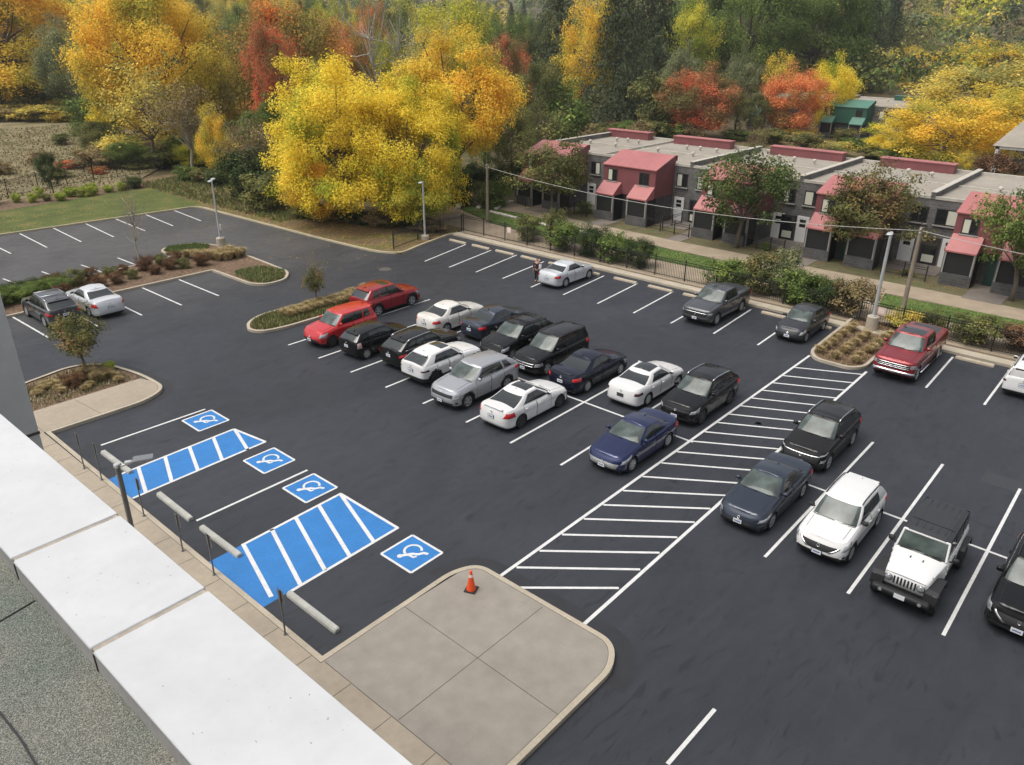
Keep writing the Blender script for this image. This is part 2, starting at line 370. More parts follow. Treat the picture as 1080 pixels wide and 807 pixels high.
# pavement next to the building, and the broad corner apron
apron_k = rounded([(8.9, 14.62), (13.9, 14.62), (14.75, 14.2), (14.75, 8.9), (13.9, 8.34), (-3, 8.34)], [.15, .8, .9, 1.3, 1.0, 0], 6, closed=False)
walkside = [(8.98, 33.9), (8.98, 14.62)]
tongue = rounded([(9.05, 33.9), (13.2, 33.9), (14.5, 34.6), (14.5, 36.9), (13.9, 39.6), (12.6, 40.7), (9.9, 40.1), (7.6, 38.5)], [.2, .9, .9, 1.2, 1.3, .9, .5, 0], 6, closed=False)
kb = MB(); kline = list(reversed(tongue)) + walkside[0:0] + apron_k
kb.strip(kline, .17, -.02, .15, M_CONC, off=-.085)
struct(kb.build('kerb'))
kb = MB(); kb.strip(kline, .012, .10, .1535, M_JOINT, off=-.176); struct(kb.build('kerb_joint'))
inner = [(p[0], p[1]) for p in kline]
wk = MB()
wk.prism([(-6, -4), (-6, 40), (8.2, 40), (8.2, 37.0), (8.82, 36.2), (8.82, 8.5), (8.6, 8.5), (-3, 8.5), (-3, -4)], -.02, .145, M_WALK)
struct(wk.build('pavement'))
ap = [(8.82, 14.56)] + [(p[0] - (.06 if p[0] > 14 else 0), p[1] + (-.06 if p[1] > 14 else .06 if p[1] < 8.7 else 0)) for p in apron_k[7:]]
ap = [p for p in ap if p[0] > 8.8] + [(8.82, 8.42)]
wk = MB(); wk.prism(ap, -.02, .1475, M_PAD); struct(wk.build('pavement'))
tg = MB(); tg.prism([(8.6, 34.05), (13.1, 34.05), (14.1, 34.5), (14.33, 35.2), (14.33, 35.9), (14.1, 36.5), (8.6, 36.5)], -.02, .1472, M_WALK); struct(tg.build('pavement'))
# joints
jt = MB()
for p, q in (((11.75, 14.45), (11.65, 8.5)), ((8.85, 11.4), (14.5, 11.35)), ((8.3, 8.4), (8.82, 8.4)), ((8.82, 8.5), (8.82, 14.4)), ((11.2, 34.05), (11.0, 36.4)), ((8.85, 34.1), (8.85, 36.3))):
    jt.strip([p, q], .018, .14, .1505, M_JOINT)
for v in np.arange(10, 36, 1.62): jt.strip([(6.0, v), (8.8, v)], .016, .14, .1492, M_JOINT)
struct(jt.build('pavement_joints'))
# mulch bed behind the tongue
flat('planting_bed', [(8.4, 36.5), (14.05, 36.5), (14.25, 37.2), (13.9, 38.7), (13.3, 39.8), (12.5, 40.45), (10.6, 40.2), (9.3, 39.6), (7.9, 38.4)], .10, M_MULCH, -.05)

# islands in the left aisles
isl1 = [(13 - 40, 51.45), (26.1, 50.95), (26.15, 46.1), (26.9, 45.25), (28.3, 45.25), (29.6, 46.6), (29.95, 52), (29.95, 57.3), (28.9, 59.0), (27.2, 59.5), (26.0, 58.6), (26.0, 56.6), (24.2, 56.1), (-27, 56.1)]
isl1r = rounded(isl1, [0, .15, 1.2, 1.0, 1.0, 1.2, 3, .8, 1.0, .8, .8, .3, .3, 0], 5)
isl2 = rounded([(21.3, 38.6), (21.7, 37.75), (23, 37.4), (29.5, 37.3), (31.6, 37.6), (32.4, 38.8), (31.6, 39.9), (28, 40.25), (23.2, 40.4), (21.9, 39.7)], [.5, .6, .8, 1, .8, .8, .8, 2, .8, .6], 5)
isl3 = rounded([(47.5, 13.72), (40.0, 13.5), (39.1, 12.9), (39.05, 11.0), (39.8, 10.45), (47.5, 10.55)], [0, .8, .8, .8, .8, 0], 6)
def shrinkpoly(P, d):
    n = len(P); out = []; ar = sum(P[i][0] * P[(i + 1) % n][1] - P[(i + 1) % n][0] * P[i][1] for i in range(n)); s = 1 if ar > 0 else -1
    for i in range(n):
        a, p, c = Vector(P[i - 1]), Vector(P[i]), Vector(P[(i + 1) % n]); t = (p - a).normalized() + (c - p).normalized()
        if t.length < 1e-6: out.append(tuple(p)); continue
        t.normalize(); out.append((p.x - t.y * d * s, p.y + t.x * d * s))
    return out
for I in (isl1r, isl2, isl3):
    k = MB(); k.strip(shrinkpoly(I, .08), .17, -.02, .15, M_CONC, closed=True); struct(k.build('kerb'))
    flat('planting_bed', shrinkpoly(I, .15), .11, M_MULCH, -.05)

# ------------------------------------------------------------------ painted markings
mk = MB(); WL = .105
_zc = [0]
def line(p, q, wd=WL, z=.0045):
    _zc[0] += 1; z += (_zc[0] % 11) * .00018; mk.strip([p, q], wd, z - .004, z, M_WHITE_LINE)
def lpx(a, b_, wd=WL): line(g(*a), g(*b_), wd)
for a, b_ in (((448, 275.7), (491, 258)), ((473.5, 282), (518, 264)), ((502, 287), (545, 269)), ((530, 293.8), (573.5, 276)), ((560, 303), (602, 284.5)), ((594, 311), (637, 291)), ((630, 320.3), (672.5, 299)), ((668, 330.3), (710, 307.6)), ((707.5, 341), (750, 317)), ((752.5, 352), (792, 326.5)), ((799, 364), (838, 337)),
              ((976.5, 409), (1005, 376.5)), ((1038, 427), (1065, 390.5)), ((11.5, 267.5), (-12, 256)),
              ((21, 246.5), (49.5, 261)), ((56.5, 240.7), (85.5, 255)), ((90.5, 236), (120, 250)), ((122, 231), (153, 243.5)), ((152, 225.7), (182.5, 238.3)), ((181, 221), (212, 233)),
              ((3, 294), (32, 305)), ((44, 286.5), (75, 298)), ((85.5, 279.5), (116, 290)), ((124, 272), (146, 280.5)),
              ((11.5, 333.3), (51, 356)), ((704, 806), (754, 748))):
    lpx(a, b_)
for u in (16.0, 18.57, 21.08, 23.6): line((u, 51.25), (u, 45.75))
# double row in the middle
for v in (35.2, 32.45, 29.75, 27.05, 24.4, 21.6): line((21.7, v), (32.3, v - (0 if v < 30 else 0)))
line((21.6, 18.9), (32.1, 18.95)); line((21.6, 16.2), (32.1, 16.2))
line((26.9, 35.2), (26.85, 13.2))
line((26.85, 10.35), (26.8, 1.0)); line((26.8, 1.0), (26.8, -6))
for v in (7.48, 4.74, 2.0, -.75, -3.5): line((21.45, v), (32.02, v))
line((12.3, -2.2), (9.5, -2.2))
# hatched aisle
hp = MB()
line(g(523, 611), g(854, 375), .12); line(g(612, 662), g(914, 392), .12)
HL = [37.5, 36.1, 34.92, 33.75, 32.58, 31.46, 30.31, 29.2, 28.03, 26.9, 25.68, 24.46, 23.06, 21.7, 20.4, 19.2, 17.94, 16.71, 15.53, 14.6]
HD = [1.52, 1.56, 1.58, 1.58, 1.56, 1.6, 1.66, 1.72, 1.78, 1.85, 1.93, 1.98, 2.1, 2.3, 2.42, 2.47, 2.53, 2.6, 2.6, 2.3]
for k, (uu, dd) in enumerate(zip(HL, HD)): line((uu, 13.28 if k < 19 else 12.82), (uu + dd, 10.22), .10)
# accessible bays
line((10.05, 31.42), (14.66, 31.32)); line((9.95, 23.42), (14.6, 23.4))
struct(mk.build('painted_lines'))
bl = MB()
A1 = [(9.0, 28.55), (14.62, 28.72), (14.72, 26.6), (9.0, 26.5)]
A2 = [(9.0, 20.95), (14.42, 21.05), (14.40, 17.8), (9.0, 17.72)]
A1 = [(9.05, 28.5), (14.45, 28.6), (14.75, 26.62), (9.05, 26.5)]
for A in (A1, A2): bl.poly(A, .005, M_BLUE)
wz = MB()
def wline(p, q, wd=.11, z=.0088):
    _zc[0] += 1; z += (_zc[0] % 9) * .00015; wz.strip([p, q], wd, z - .004, z, M_WHITE_LINE)
wline((9.4, 28.52), (14.5, 28.62)); wline((9.1, 26.5), (14.78, 26.62)); wline((14.5, 28.62), (14.78, 26.60))
wline((10.3, 20.95), (14.45, 21.05)); wline((9.9, 17.72), (14.43, 17.80)); wline((14.42, 21.05), (14.40, 17.80))
for q in range(5):
    p0 = g(*((145.5, 492.5), (174.5, 482), (199.5, 471.5), (224.5, 461.5), (246.5, 452.5))[q]); q0 = g(*((155.5, 520.5), (180.5, 507.5), (206, 494.5), (231, 483.5), (257, 472))[q])
    wline((p0[0], 28.55), (q0[0], 26.55), .14)
for q in range(5):
    p0 = ((257.5, 574.5), (289, 560), (313, 546.5), (337.5, 534), (360, 522))[q]; q0 = ((290.5, 631), (316, 616), (342, 601), (368, 586), (393, 571))[q]
    P_, Q_ = g(*p0), g(*q0)
    wline((P_[0], 21.0), (Q_[0], 17.78) if q else (Q_[0] - .05, 17.95), .14)
# wheelchair symbols
for (cu, cv) in ((14.1, 30.28), (14.02, 25.17), (13.9, 22.24), (13.76, 16.36)):
    su, sv2 = .70, .74
    bl.poly([(cu - su, cv - sv2), (cu + su, cv - sv2), (cu + su, cv + sv2), (cu - su, cv + sv2)], .005, M_BLUE)
    for a, b_ in (((-1, -1), (1, -1)), ((1, -1), (1, 1)), ((1, 1), (-1, 1)), ((-1, 1), (-1, -1))):
        wline((cu + a[0] * su, cv + a[1] * sv2), (cu + b_[0] * su, cv + b_[1] * sv2), .085)
    # the figure lies on its back: head towards the walkway, wheel towards the aisle
    def sy(a, b_): return (cu + (a - .5) * 1.36, cv - (b_ - .5) * 1.42)
    hd = [(sy(.235, .37)[0] + .095 * math.cos(t), sy(.235, .37)[1] + .095 * math.sin(t)) for t in np.linspace(0, 2 * PI, 16, endpoint=False)]
    wz.poly(hd, .0105, M_WHITE_LINE)
    wz.strip([sy(.27, .39), sy(.36, .44), sy(.52, .55)], .125, .005, .0100, M_WHITE_LINE)
    wz.strip([sy(.40, .47), sy(.42, .64), sy(.50, .67)], .08, .005, .0097, M_WHITE_LINE)
    wz.strip([sy(.50, .53), sy(.57, .64), sy(.70, .70), sy(.745, .81)], .11, .005, .0103, M_WHITE_LINE)
    wz.strip([sy(.60 + .215 * math.cos(t), .44 + .205 * math.sin(t)) for t in np.linspace(-PI * .93, PI * .30, 24)], .085, .005, .0099, M_WHITE_LINE)
struct(bl.build('blue_paint')); struct(wz.build('painted_lines'))
# small repairs and drain marks in the asphalt
b = MB(); rnd = random.Random(4)
b.prism([(31.6, 1.0), (32.6, 1.0), (32.6, 3.3), (31.6, 3.3)], -.01, .003, mat('asphalt_patch', (0.036, 0.038, 0.044), 0.85, noise=[(20, .15, 4)]))
for p in (g(406, 284), g(408.5, 283.6)):
    b.poly([(p[0] + .45 * math.cos(t), p[1] + .45 * math.sin(t)) for t in np.linspace(0, 2 * PI, 16, endpoint=False)], .0035, M_JOINT); break
struct(b.build('asphalt_repairs'))
# band of fresh sealer round the apron and the tongue, and hairline seams
M_SEAL = mat('fresh_sealer', (.019, .020, .024), .62, noise=[(2, .15, 5), (30, .1, 3)]); b = MB()
def wob(P, a, sd):
    r = random.Random(sd); return [(p[0] + r.uniform(-a, a), p[1] + r.uniform(-a, a)) for p in P]
outer = [p for p in apron_k if p[0] > 9.2]; b.strip(outer, .62, -.004, .0022, M_SEAL, off=.30)
t2_ = [p for p in list(reversed(tongue)) if p[1] < 39 and p[0] > 9.3]; b.strip(t2_, .50, -.004, .0021, M_SEAL, off=.24)
struct(b.build('fresh_sealer'))
b = MB()
for k, (p, q) in enumerate(((g(950, 520), g(1080, 570)), (g(240, 400), g(420, 330)), (g(10, 420 - 60), g(110, 372)), (g(880, 470), g(960, 430)), (g(100, 262), g(40, 275)), (g(300, 300), g(180, 262)))):
    r = random.Random(k); n_ = 14; P_ = [(p[0] + (q[0] - p[0]) * i / n_ + r.uniform(-.12, .12), p[1] + (q[1] - p[1]) * i / n_ + r.uniform(-.12, .12)) for i in range(n_ + 1)]
    b.strip(P_, .028, -.004, .0026, M_SEAL)
# oil drips in the middle of the bays
for k in range(90):
    r = random.Random(100 + k); v_ = 35.2 - 2.72 * r.randrange(0, 14) - 1.36; u_ = r.choice([23.4, 30.2, 41.5, 24.0, 19.0, 35.0]) + r.uniform(-.9, .9); v_ += r.uniform(-.4, .4); s_ = r.uniform(.05, .20)
    b.poly([(u_ + s_ * math.cos(t) * r.uniform(.6, 1.2), v_ + s_ * math.sin(t) * r.uniform(.5, 1.1)) for t in np.linspace(0, 2 * PI, 11, endpoint=False)], .0028, M_SEAL)
struct(b.build('asphalt_stains'))

# fallen leaves: nobody could count them
def scatter(name, label, n, poly, z, size, mats, seed=1, tall=0.0, cat='leaves', hgt=None):
    rnd = random.Random(seed); b = MB(); xs = [p[0] for p in poly]; ys = [p[1] for p in poly]; k = 0
    def inside(x, y):
        c = False; j = len(poly) - 1
        for i in range(len(poly)):
            if (poly[i][1] > y) != (poly[j][1] > y) and x < (poly[j][0] - poly[i][0]) * (y - poly[i][1]) / (poly[j][1] - poly[i][1]) + poly[i][0]: c = not c
            j = i
        return c
    while k < n:
        x, y = rnd.uniform(min(xs), max(xs)), rnd.uniform(min(ys), max(ys))
        if not inside(x, y): continue
        k += 1; s = size * rnd.uniform(.6, 1.4); a = rnd.uniform(0, PI); ca, sa = math.cos(a) * s, math.sin(a) * s
        m = mats[rnd.randrange(len(mats))]
        if tall:
            h = tall * rnd.uniform(.5, 1.2); lx, ly = rnd.uniform(-.35, .35) * h, rnd.uniform(-.35, .35) * h
            b.add([(x - ca / 2, y - sa / 2, z), (x + ca / 2, y + sa / 2, z), (x + lx + ca * .1, y + ly + sa * .1, z + h)], [(0, 1, 2)], m)
        else:
            zz = z + rnd.uniform(.004, .02)
            b.add([(x - ca / 2, y - sa / 2, zz), (x + sa / 3, y - ca / 3, zz + .01), (x + ca / 2, y + sa / 2, zz), (x - sa / 3, y + ca / 3, zz + .012)], [(0, 1, 2, 3)], m)
    o = b.build(name); return tag(o, label, cat, kind='stuff')
def leafcol(n, c, **k): return mat(n, c, .7, **k)
LY, LO, LB = leafcol('leaf_fallen_yellow', (.50, .34, .05)), leafcol('leaf_fallen_orange', (.40, .17, .04)), leafcol('leaf_fallen_brown', (.20, .12, .05))
LG1, LG2, LG3 = leafcol('blade_green', (.12, .19, .045)), leafcol('blade_olive', (.17, .18, .055)), leafcol('blade_straw', (.36, .29, .15))
LG4 = leafcol('blade_pale', (.46, .40, .27)); LG5 = leafcol('blade_tawny', (.42, .34, .18))
scatter('fallen_leaves', 'yellow and brown fallen leaves scattered over the verge under the big yellow trees', 5000, [(36.4, 72), (37, 52), (38.2, 44.8), (47, 46.5), (48, 62), (42, 84), (37, 84)], .09, .14, [LY, LO, LB, LY], 3)
scatter('fallen_leaves', 'single yellow leaves blown over the asphalt below the yellow trees', 260, [(26, 60), (37, 72), (36.8, 52), (37.3, 45), (33, 42), (30, 50)], .0, .12, [LY, LB], 5)
scatter('fallen_leaves', 'fallen leaves on the lawn along the left kerb', 500, [(20, 73.5), (36, 72.5), (37, 84), (22, 82)], .10, .13, [LY, LB], 6)
scatter('fallen_leaves', 'fallen leaves in the front yards of the town houses', 1500, [(57, 5), (62, 5), (62, 50), (57, 50)], .12, .13, [LO, LB, LB], 8)
scatter('meadow_grass', 'tall dry straw coloured meadow grass behind the left fence', 30000, [(-10, 87), (20, 87.5), (37.5, 88.5), (44, 95), (66, 148), (20, 150), (-40, 120)], .06, .20, [LB, LG2, LG3, LG2, LB, LG2, LG3], 9, tall=.20, cat='grass')
scatter('grass_blades', 'short green grass on the strip between the path and the pavement', 16000, [(50.3, -4), (53.4, -4), (53.0, 20), (53.6, 38), (55, 48), (52.6, 52), (50.4, 46), (50.3, 20)], .10, .10, [LG1, LG1, LG2], 10, tall=.06, cat='grass')
scatter('verge_weeds', 'rough green and straw coloured weeds along the foot of the wood', 9000, [(37.3, 84), (37.3, 74), (37.7, 60), (43, 60), (52, 86), (44, 88), (38, 87)], .09, .12, [LG2, LG1, LG2, LB, LG1], 11, tall=.28, cat='grass')
scatter('ground_cover', 'low green ground cover at the far tip of the left island', 4200, shrinkpoly(rounded([(26.3, 58.6), (27.2, 59.3), (29, 58.6), (29.6, 57.2), (28.6, 56.2), (26.2, 56.4)], .3, 3), .1), .11, .07, [LG1, LG1, LG2], 12, tall=.22, cat='ground cover')
scatter('ground_cover', 'low green ground cover at the near tip of the left island', 4500, [(27.0, 49.5), (28.9, 49.2), (29.5, 47.2), (28.4, 45.6), (27, 45.6), (26.5, 46.6), (26.5, 48.5)], .11, .07, [LG1, LG1, LG2, LG3], 13, tall=.22, cat='ground cover')
scatter('ground_cover', 'rough green and straw ground cover in the narrow island beside the red hatchback', 9000, shrinkpoly(isl2, .25), .11, .07, [LG1, LG2, LG2, LG3], 14, tall=.22, cat='ground cover')
scatter('ground_cover', 'sparse straw coloured ground cover in the near left planting bed', 2600, [(8.6, 36.8), (13.9, 36.8), (13.8, 38.6), (12.5, 40.2), (9.6, 39.6)], .10, .06, [LG3, LG2, LG4], 15, tall=.14, cat='ground cover')
scatter('ground_cover', 'dead straw between the grass tufts of the right island', 1500, shrinkpoly(isl3, .3), .11, .06, [LG3, LB], 16, tall=.12, cat='ground cover')
# ================================================================== CARS
_paint = {}
def paint(c, metal=0.35, rough=0.32):
    k = (c, metal, rough)
    if k not in _paint: dk = max(c) < .06; _paint[k] = mat('car_paint_%d' % len(_paint), c, .22 if dk else rough, metal * (.4 if dk else 1), coat=.18 if dk else .7, spec=.35 if dk else .5)
    return _paint[k]
ARCH_SEG = 14
class Shell:
    """lower body: plan outline (nose corner, side, tail corner) swept through levels, closed by a crowned top"""
    def __init__(s, P):
        s.P = P; s.F = P['L'] / 2; s.hw = P['W'] / 2
        s.cn, s.ct = P.get('cn', .55), P.get('ct', .40); s.pn, s.pex = P.get('pn', 3.0), P.get('pt', 3.4)
        s.prof = P.get('side', [(0, .93), (.12, .975), (.28, .97), (.50, .985), (.72, 1.0), (.80, .985), (.92, .945), (1, .875)])
        s.nose = P.get('nose', [(0, .10), (.12, .01), (.32, 0), (.55, .03), (.8, .10), (1, .20)])
        s.tail = P.get('tail', [(0, .08), (.15, .0), (.4, 0), (.7, .04), (.9, .09), (1, .15)])
        s.zs = P.get('zs', .17); s.crown = P.get('crown', .045)
        s.bow = P.get('bow', .055)
    def zt(s, x): return sinterp(s.P['deck'], s.F - x)
    def zb(s, x):
        d = s.F - x; L = s.P['L']
        return s.zs + .10 * max(0, 1 - d / .55) ** 2 + .10 * max(0, 1 - (L - d) / .55) ** 2
    def base(s, kind, q):
        "kind F: q 0..1 from nose centre to corner end; S: q metres from nose; T: q 1..0"
        if kind == 'F':
            t = q * PI / 2; return s.F - s.cn * (1 - max(0, math.cos(t)) ** (2 / s.pn)), s.hw * max(0, math.sin(t)) ** (2 / s.pn)
        if kind == 'T':
            t = q * PI / 2; return -s.F + s.ct * (1 - max(0, math.cos(t)) ** (2 / s.pex)), s.hw * max(0, math.sin(t)) ** (2 / s.pex)
        return s.F - q, s.hw
    def pt(s, kind, q, v):
        sg = 1
        if kind in 'FT' and q < 0: q = -q; sg = -1
        if kind in 'FT' and q > 1:
            d = (s.cn if kind == 'F' else s.ct) + (q - 1); x0, y0 = (s.F - d if kind == 'F' else -s.F + d), s.hw
        else: x0, y0 = s.base(kind, q)
        d = s.F - x0
        if d < s.cn: x = x0 - sinterp(s.nose, v) * ((s.cn - d) / s.cn)
        elif s.P['L'] - d < s.ct: x = x0 + sinterp(s.tail, v) * ((s.ct - (s.P['L'] - d)) / s.ct)
        else: x = x0
        y = y0 * sinterp(s.prof, v) * (1 - s.bow * abs(x0 / s.F) ** 4)
        zt, zb = s.zt(x), s.zb(x)
        return Vector((x, sg * y, zb + (zt - zb) * v))
    def normal(s, kind, q, v):
        e = .01; a = s.pt(kind, q + e, v) - s.pt(kind, q - e, v); b = s.pt(kind, q, min(1, v + e)) - s.pt(kind, q, max(0, v - e))
        n = a.cross(b)
        if n.length < 1e-9: return Vector((1, 0, 0))
        n.normalize(); p = s.pt(kind, q, v)
        if n.dot(Vector((p.x * .3 if kind == 'S' else p.x, p.y, 0))) < 0: n = -n
        return n
def patch(name, sh, kind, c, m, parent, off=.012, nu=8, nv=4, skirt=True):
    "glass or trim laid on the body: c = four (q, v) corners in order"
    b = MB(); V = []
    for j in range(nv + 1):
        for i in range(nu + 1):
            a, t = i / nu, j / nv
            q = (c[0][0] * (1 - a) + c[1][0] * a) * (1 - t) + (c[3][0] * (1 - a) + c[2][0] * a) * t
            v = (c[0][1] * (1 - a) + c[1][1] * a) * (1 - t) + (c[3][1] * (1 - a) + c[2][1] * a) * t
            edge = i in (0, nu) or j in (0, nv)
            n = sh.normal(kind, q, v); V.append(sh.pt(kind, q, v) + n * (off * (.35 if edge else 1)))
    Fs = []
    for j in range(nv):
        for i in range(nu): a = j * (nu + 1) + i; Fs.append((a, a + 1, a + nu + 2, a + nu + 1))
    b.add(V, Fs, m)
    o = b.build(name, parent, True); fix_out(o); return o
def fix_out(o):
    bm = bmesh.new(); bm.from_mesh(o.data); bm.normal_update()
    s = 0
    for f in bm.faces:
        c = f.calc_center_median(); s += f.normal.dot(Vector((c.x, c.y * 1.5, (c.z - .5)))) * f.calc_area()
    if s < 0: bmesh.ops.reverse_faces(bm, faces=bm.faces)
    bm.to_mesh(o.data); bm.free()

WHEELS = {}
def wheel(parent, x, y, side, r, wd, style):
    key = (round(r, 3), style)
    if key not in WHEELS:
        t = MB(); w2 = wd / 2
        t.lathe([(r * .66, -w2 * .9), (r * .90, -w2), (r * .985, -w2 * .75), (r, -w2 * .3), (r, w2 * .3), (r * .985, w2 * .75), (r * .90, w2), (r * .70, w2 * .92), (r * .66, w2 * .7)], (0, 0, 0), M_TYRE, 28, 'Y')
        q = MB(); silver = M_DALU if style.startswith('d') else M_ALU
        q.lathe([(r * .70, -w2 * .8), (r * .70, w2 * .80), (r * .66, w2 * .93), (r * .62, w2 * .85), (r * .60, w2 * .30), (r * .10, w2 * .25), (.001, w2 * .25)], (0, 0, 0), silver, 28, 'Y', cap=False)
        q.lathe([(r * .61, w2 * .32), (.001, w2 * .32)], (0, 0, 0), M_BLACK, 28, 'Y', cap=False)
        ns = int(style[1:])
        for k in range(ns):
            a = 2 * PI * k / ns; ca, sa = math.cos(a), math.sin(a); wsp = .26 / ns + .012
            def p(rad, t, yy): return (rad * ca - t * sa, yy, rad * sa + t * ca)
            V = [p(r * .08, -wsp * .8, w2 * .70), p(r * .08, wsp * .8, w2 * .70), p(r * .64, wsp, w2 * .86), p(r * .64, -wsp, w2 * .86), p(r * .08, -wsp * .9, w2 * .30), p(r * .08, wsp * .9, w2 * .30), p(r * .64, wsp * 1.1, w2 * .30), p(r * .64, -wsp * 1.1, w2 * .30)]
            q.add(V, [(0, 1, 2, 3), (0, 3, 7, 4), (1, 5, 6, 2)], silver)
        q.lathe([(r * .17, w2 * .5), (r * .17, w2 * .76), (.001, w2 * .78)], (0, 0, 0), silver, 14, 'Y', cap=False)
        WHEELS[key] = (t.sharp('wheel', None, 40), q.sharp('rim', None, 35)); tw, rw = WHEELS[key]
    else:
        tw, rw = WHEELS[key]; tw = tw.copy(); rw = rw.copy(); COL.objects.link(tw); COL.objects.link(rw)
    tw.name = 'wheel'; rw.name = 'rim'
    tw.parent = parent; tw.location = (x, y, r); tw.rotation_euler = (0, 0, 0 if side > 0 else PI)
    rw.parent = tw; rw.location = (0, 0, 0)
    return tw

def grid_mesh(name, faces, verts, m, parent, thick=None):
    used = {}; V = []; Fs = []
    for f in faces:
        t = []
        for i in f:
            if i not in used: used[i] = len(V); V.append(verts[i])
            t.append(used[i])
        t2 = []
        for i in t:
            if i not in t2: t2.append(i)
        if len(t2) > 2: Fs.append(tuple(t2))
    b = MB(); b.add(V, Fs, m); o = b.build(name, parent, True); fix_out(o)
    o.data.set_sharp_from_angle(angle=R(48)); return o

def make_car(P, label, cat, loc, rz, name='parked_car', group='cars parked in the lot'):
    root = empty(name, label, cat, loc, rz, group)
    sh = Shell(P); L, W, H = P['L'], P['W'], P['H']; F, hw = sh.F, sh.hw
    pm = P['paint']; r = P.get('r', .325); zc = r; RA = r + P.get('gap', .055)
    xf, xr = F - P['fo'], F - P['fo'] - P['wb']
    # ---- sample positions along one half outline
    doors = P['doors']                       # x distances from the nose: door edges
    q = [('F', t) for t in np.linspace(0, 1, 9)]
    xs = list(np.arange(sh.cn, L - sh.ct, .055))[1:]
    for d in doors + P.get('cuts', []):
        k = int(np.argmin([abs(x - d) for x in xs])); xs[k] = d
    q += [('S', float(x)) for x in xs]
    q += [('T', t) for t in np.linspace(1, 0, 8)]
    vl = [0, .06, .12, .18, .25, .32, .40, .48, .56, .64, .72, .79, .85, .90, .94, .97, 1.0]
    nq, nv = len(q), len(vl)
    V = []
    for sg in (1, -1):
        for (k, t) in q:
            for v in vl:
                p = sh.pt(k, t, v); V.append(Vector((p.x, sg * p.y, p.z)))
    def idx(side, i, j): return side * nq * nv + i * nv + j
    parts = {}
    def put(k, f): parts.setdefault(k, []).append(f)
    clad = P.get('clad', 0)
    dead = set(); live = {}
    for side in (0, 1):
        for i in range(nq - 1):
            for j in range(nv - 1):
                f = (idx(side, i, j), idx(side, i + 1, j), idx(side, i + 1, j + 1), idx(side, i, j + 1))
                c = (V[f[0]] + V[f[1]] + V[f[2]] + V[f[3]]) / 4
                cut = False
                if abs(c.y) > hw * .62:
                    for xw in (xf, xr):
                        if math.hypot(c.x - xw, c.z - zc) < RA: cut = True
                if cut: dead.update(f); continue
                live[f] = (side, i, j, c)
    for f in live:
        for i in f:
            if i in dead:
                p = V[i]
                for xw in (xf, xr):
                    d = math.hypot(p.x - xw, p.z - zc)
                    if d < RA + .09 and d > .05: p.x = xw + (p.x - xw) / d * RA; p.z = zc + (p.z - zc) / d * RA
    for f, (side, i, j, c) in live.items():
        kd = q[i][0]; d = F - c.x; v = (vl[j] + vl[j + 1]) / 2
        near = min(math.hypot(c.x - xw, c.z - zc) for xw in (xf, xr))
        if clad and abs(c.y) > hw * .6 and near < RA + .07: key = 'cladding'
        elif clad and v < clad: key = 'cladding'
        elif v < P.get('lip', .05): key = 'cladding'
        else:
            key = 'body'
            if kd == 'S' and v > .14:
                for n_, (a, b_) in enumerate(zip(doors, doors[1:])):
                    if a < d < b_: key = 'door_%d_%d' % (n_, side)
        put(key, f)
    # ---- top: rows across at every outline sample
    nr = 8; cap0 = len(V); cowl, backlite = P['cowl'], P['rear_base']
    for i in range(nq):
        a, b_ = V[idx(0, i, nv - 1)], V[idx(1, i, nv - 1)]
        for k in range(nr + 1):
            t = k / nr; y = a.y * (1 - t) + b_.y * t; hwid = max(abs(a.y), 1e-6)
            V.append(Vector((a.x, y, a.z + sh.crown * (1 - (y / hwid) ** 2) * min(1, hwid / (hw * .6)) + P.get('bulge', .012) * (math.exp(-((abs(y) - hw * .45) / .12) ** 2) if F - a.x < cowl and F - a.x > .25 else 0))))
    for i in range(nq - 1):
        for k in range(nr):
            f = (cap0 + i * (nr + 1) + k, cap0 + (i + 1) * (nr + 1) + k, cap0 + (i + 1) * (nr + 1) + k + 1, cap0 + i * (nr + 1) + k + 1)
            c = sum((V[x] for x in f), Vector()) / 4; d = F - c.x
            if d < cowl: key = 'hood' if d > .10 and 0 < k < nr - 1 else 'body'
            elif d > backlite:
                key = 'bed_cover' if P.get('bed') and d < L - .13 and 0 < k < nr - 1 else ('trunk_lid' if P.get('boot') and 0 < k < nr - 1 else 'body')
            else: key = 'body'
            put(key, f)
    for key, fs in parts.items():
        if key.startswith('door'): continue
        m = {'cladding': M_PLAST, 'bed_cover': P.get('bedmat', M_PLAST)}.get(key, pm)
        grid_mesh(key, fs, V, m, root)
    for key in [k for k in parts if k.startswith('door')]:
        n_, side = int(key.split('_')[1]), int(key.split('_')[2]); sg = 1 if side == 0 else -1
        VV = [Vector(p) for p in V]; a, b_ = doors[n_], doors[n_ + 1]
        for f in parts[key]:
            for i in f:
                dd = F - VV[i].x
                if abs(dd - a) < .012: VV[i].x -= .009
                elif abs(dd - b_) < .012: VV[i].x += .009
        door = grid_mesh('door', parts[key], VV, pm, root)
        hx = F - b_ + .16; p = sh.pt('S', F - hx, .80); hb = MB()
        hb.box((hx, sg * (abs(p.y) + .022), p.z), (.19, .03, .032), P.get('handle', pm), chamfer=.008); hb.build('handle', door, True)
    # ---- underbody and wheel wells
    ub = MB(); ub.box((0, 0, sh.zs + .07), (L - .45, W - .34, .16), M_PLAST); ub.box((0, 0, sh.zs + .2), (L - .5, W - .62, .2), M_PLAST)
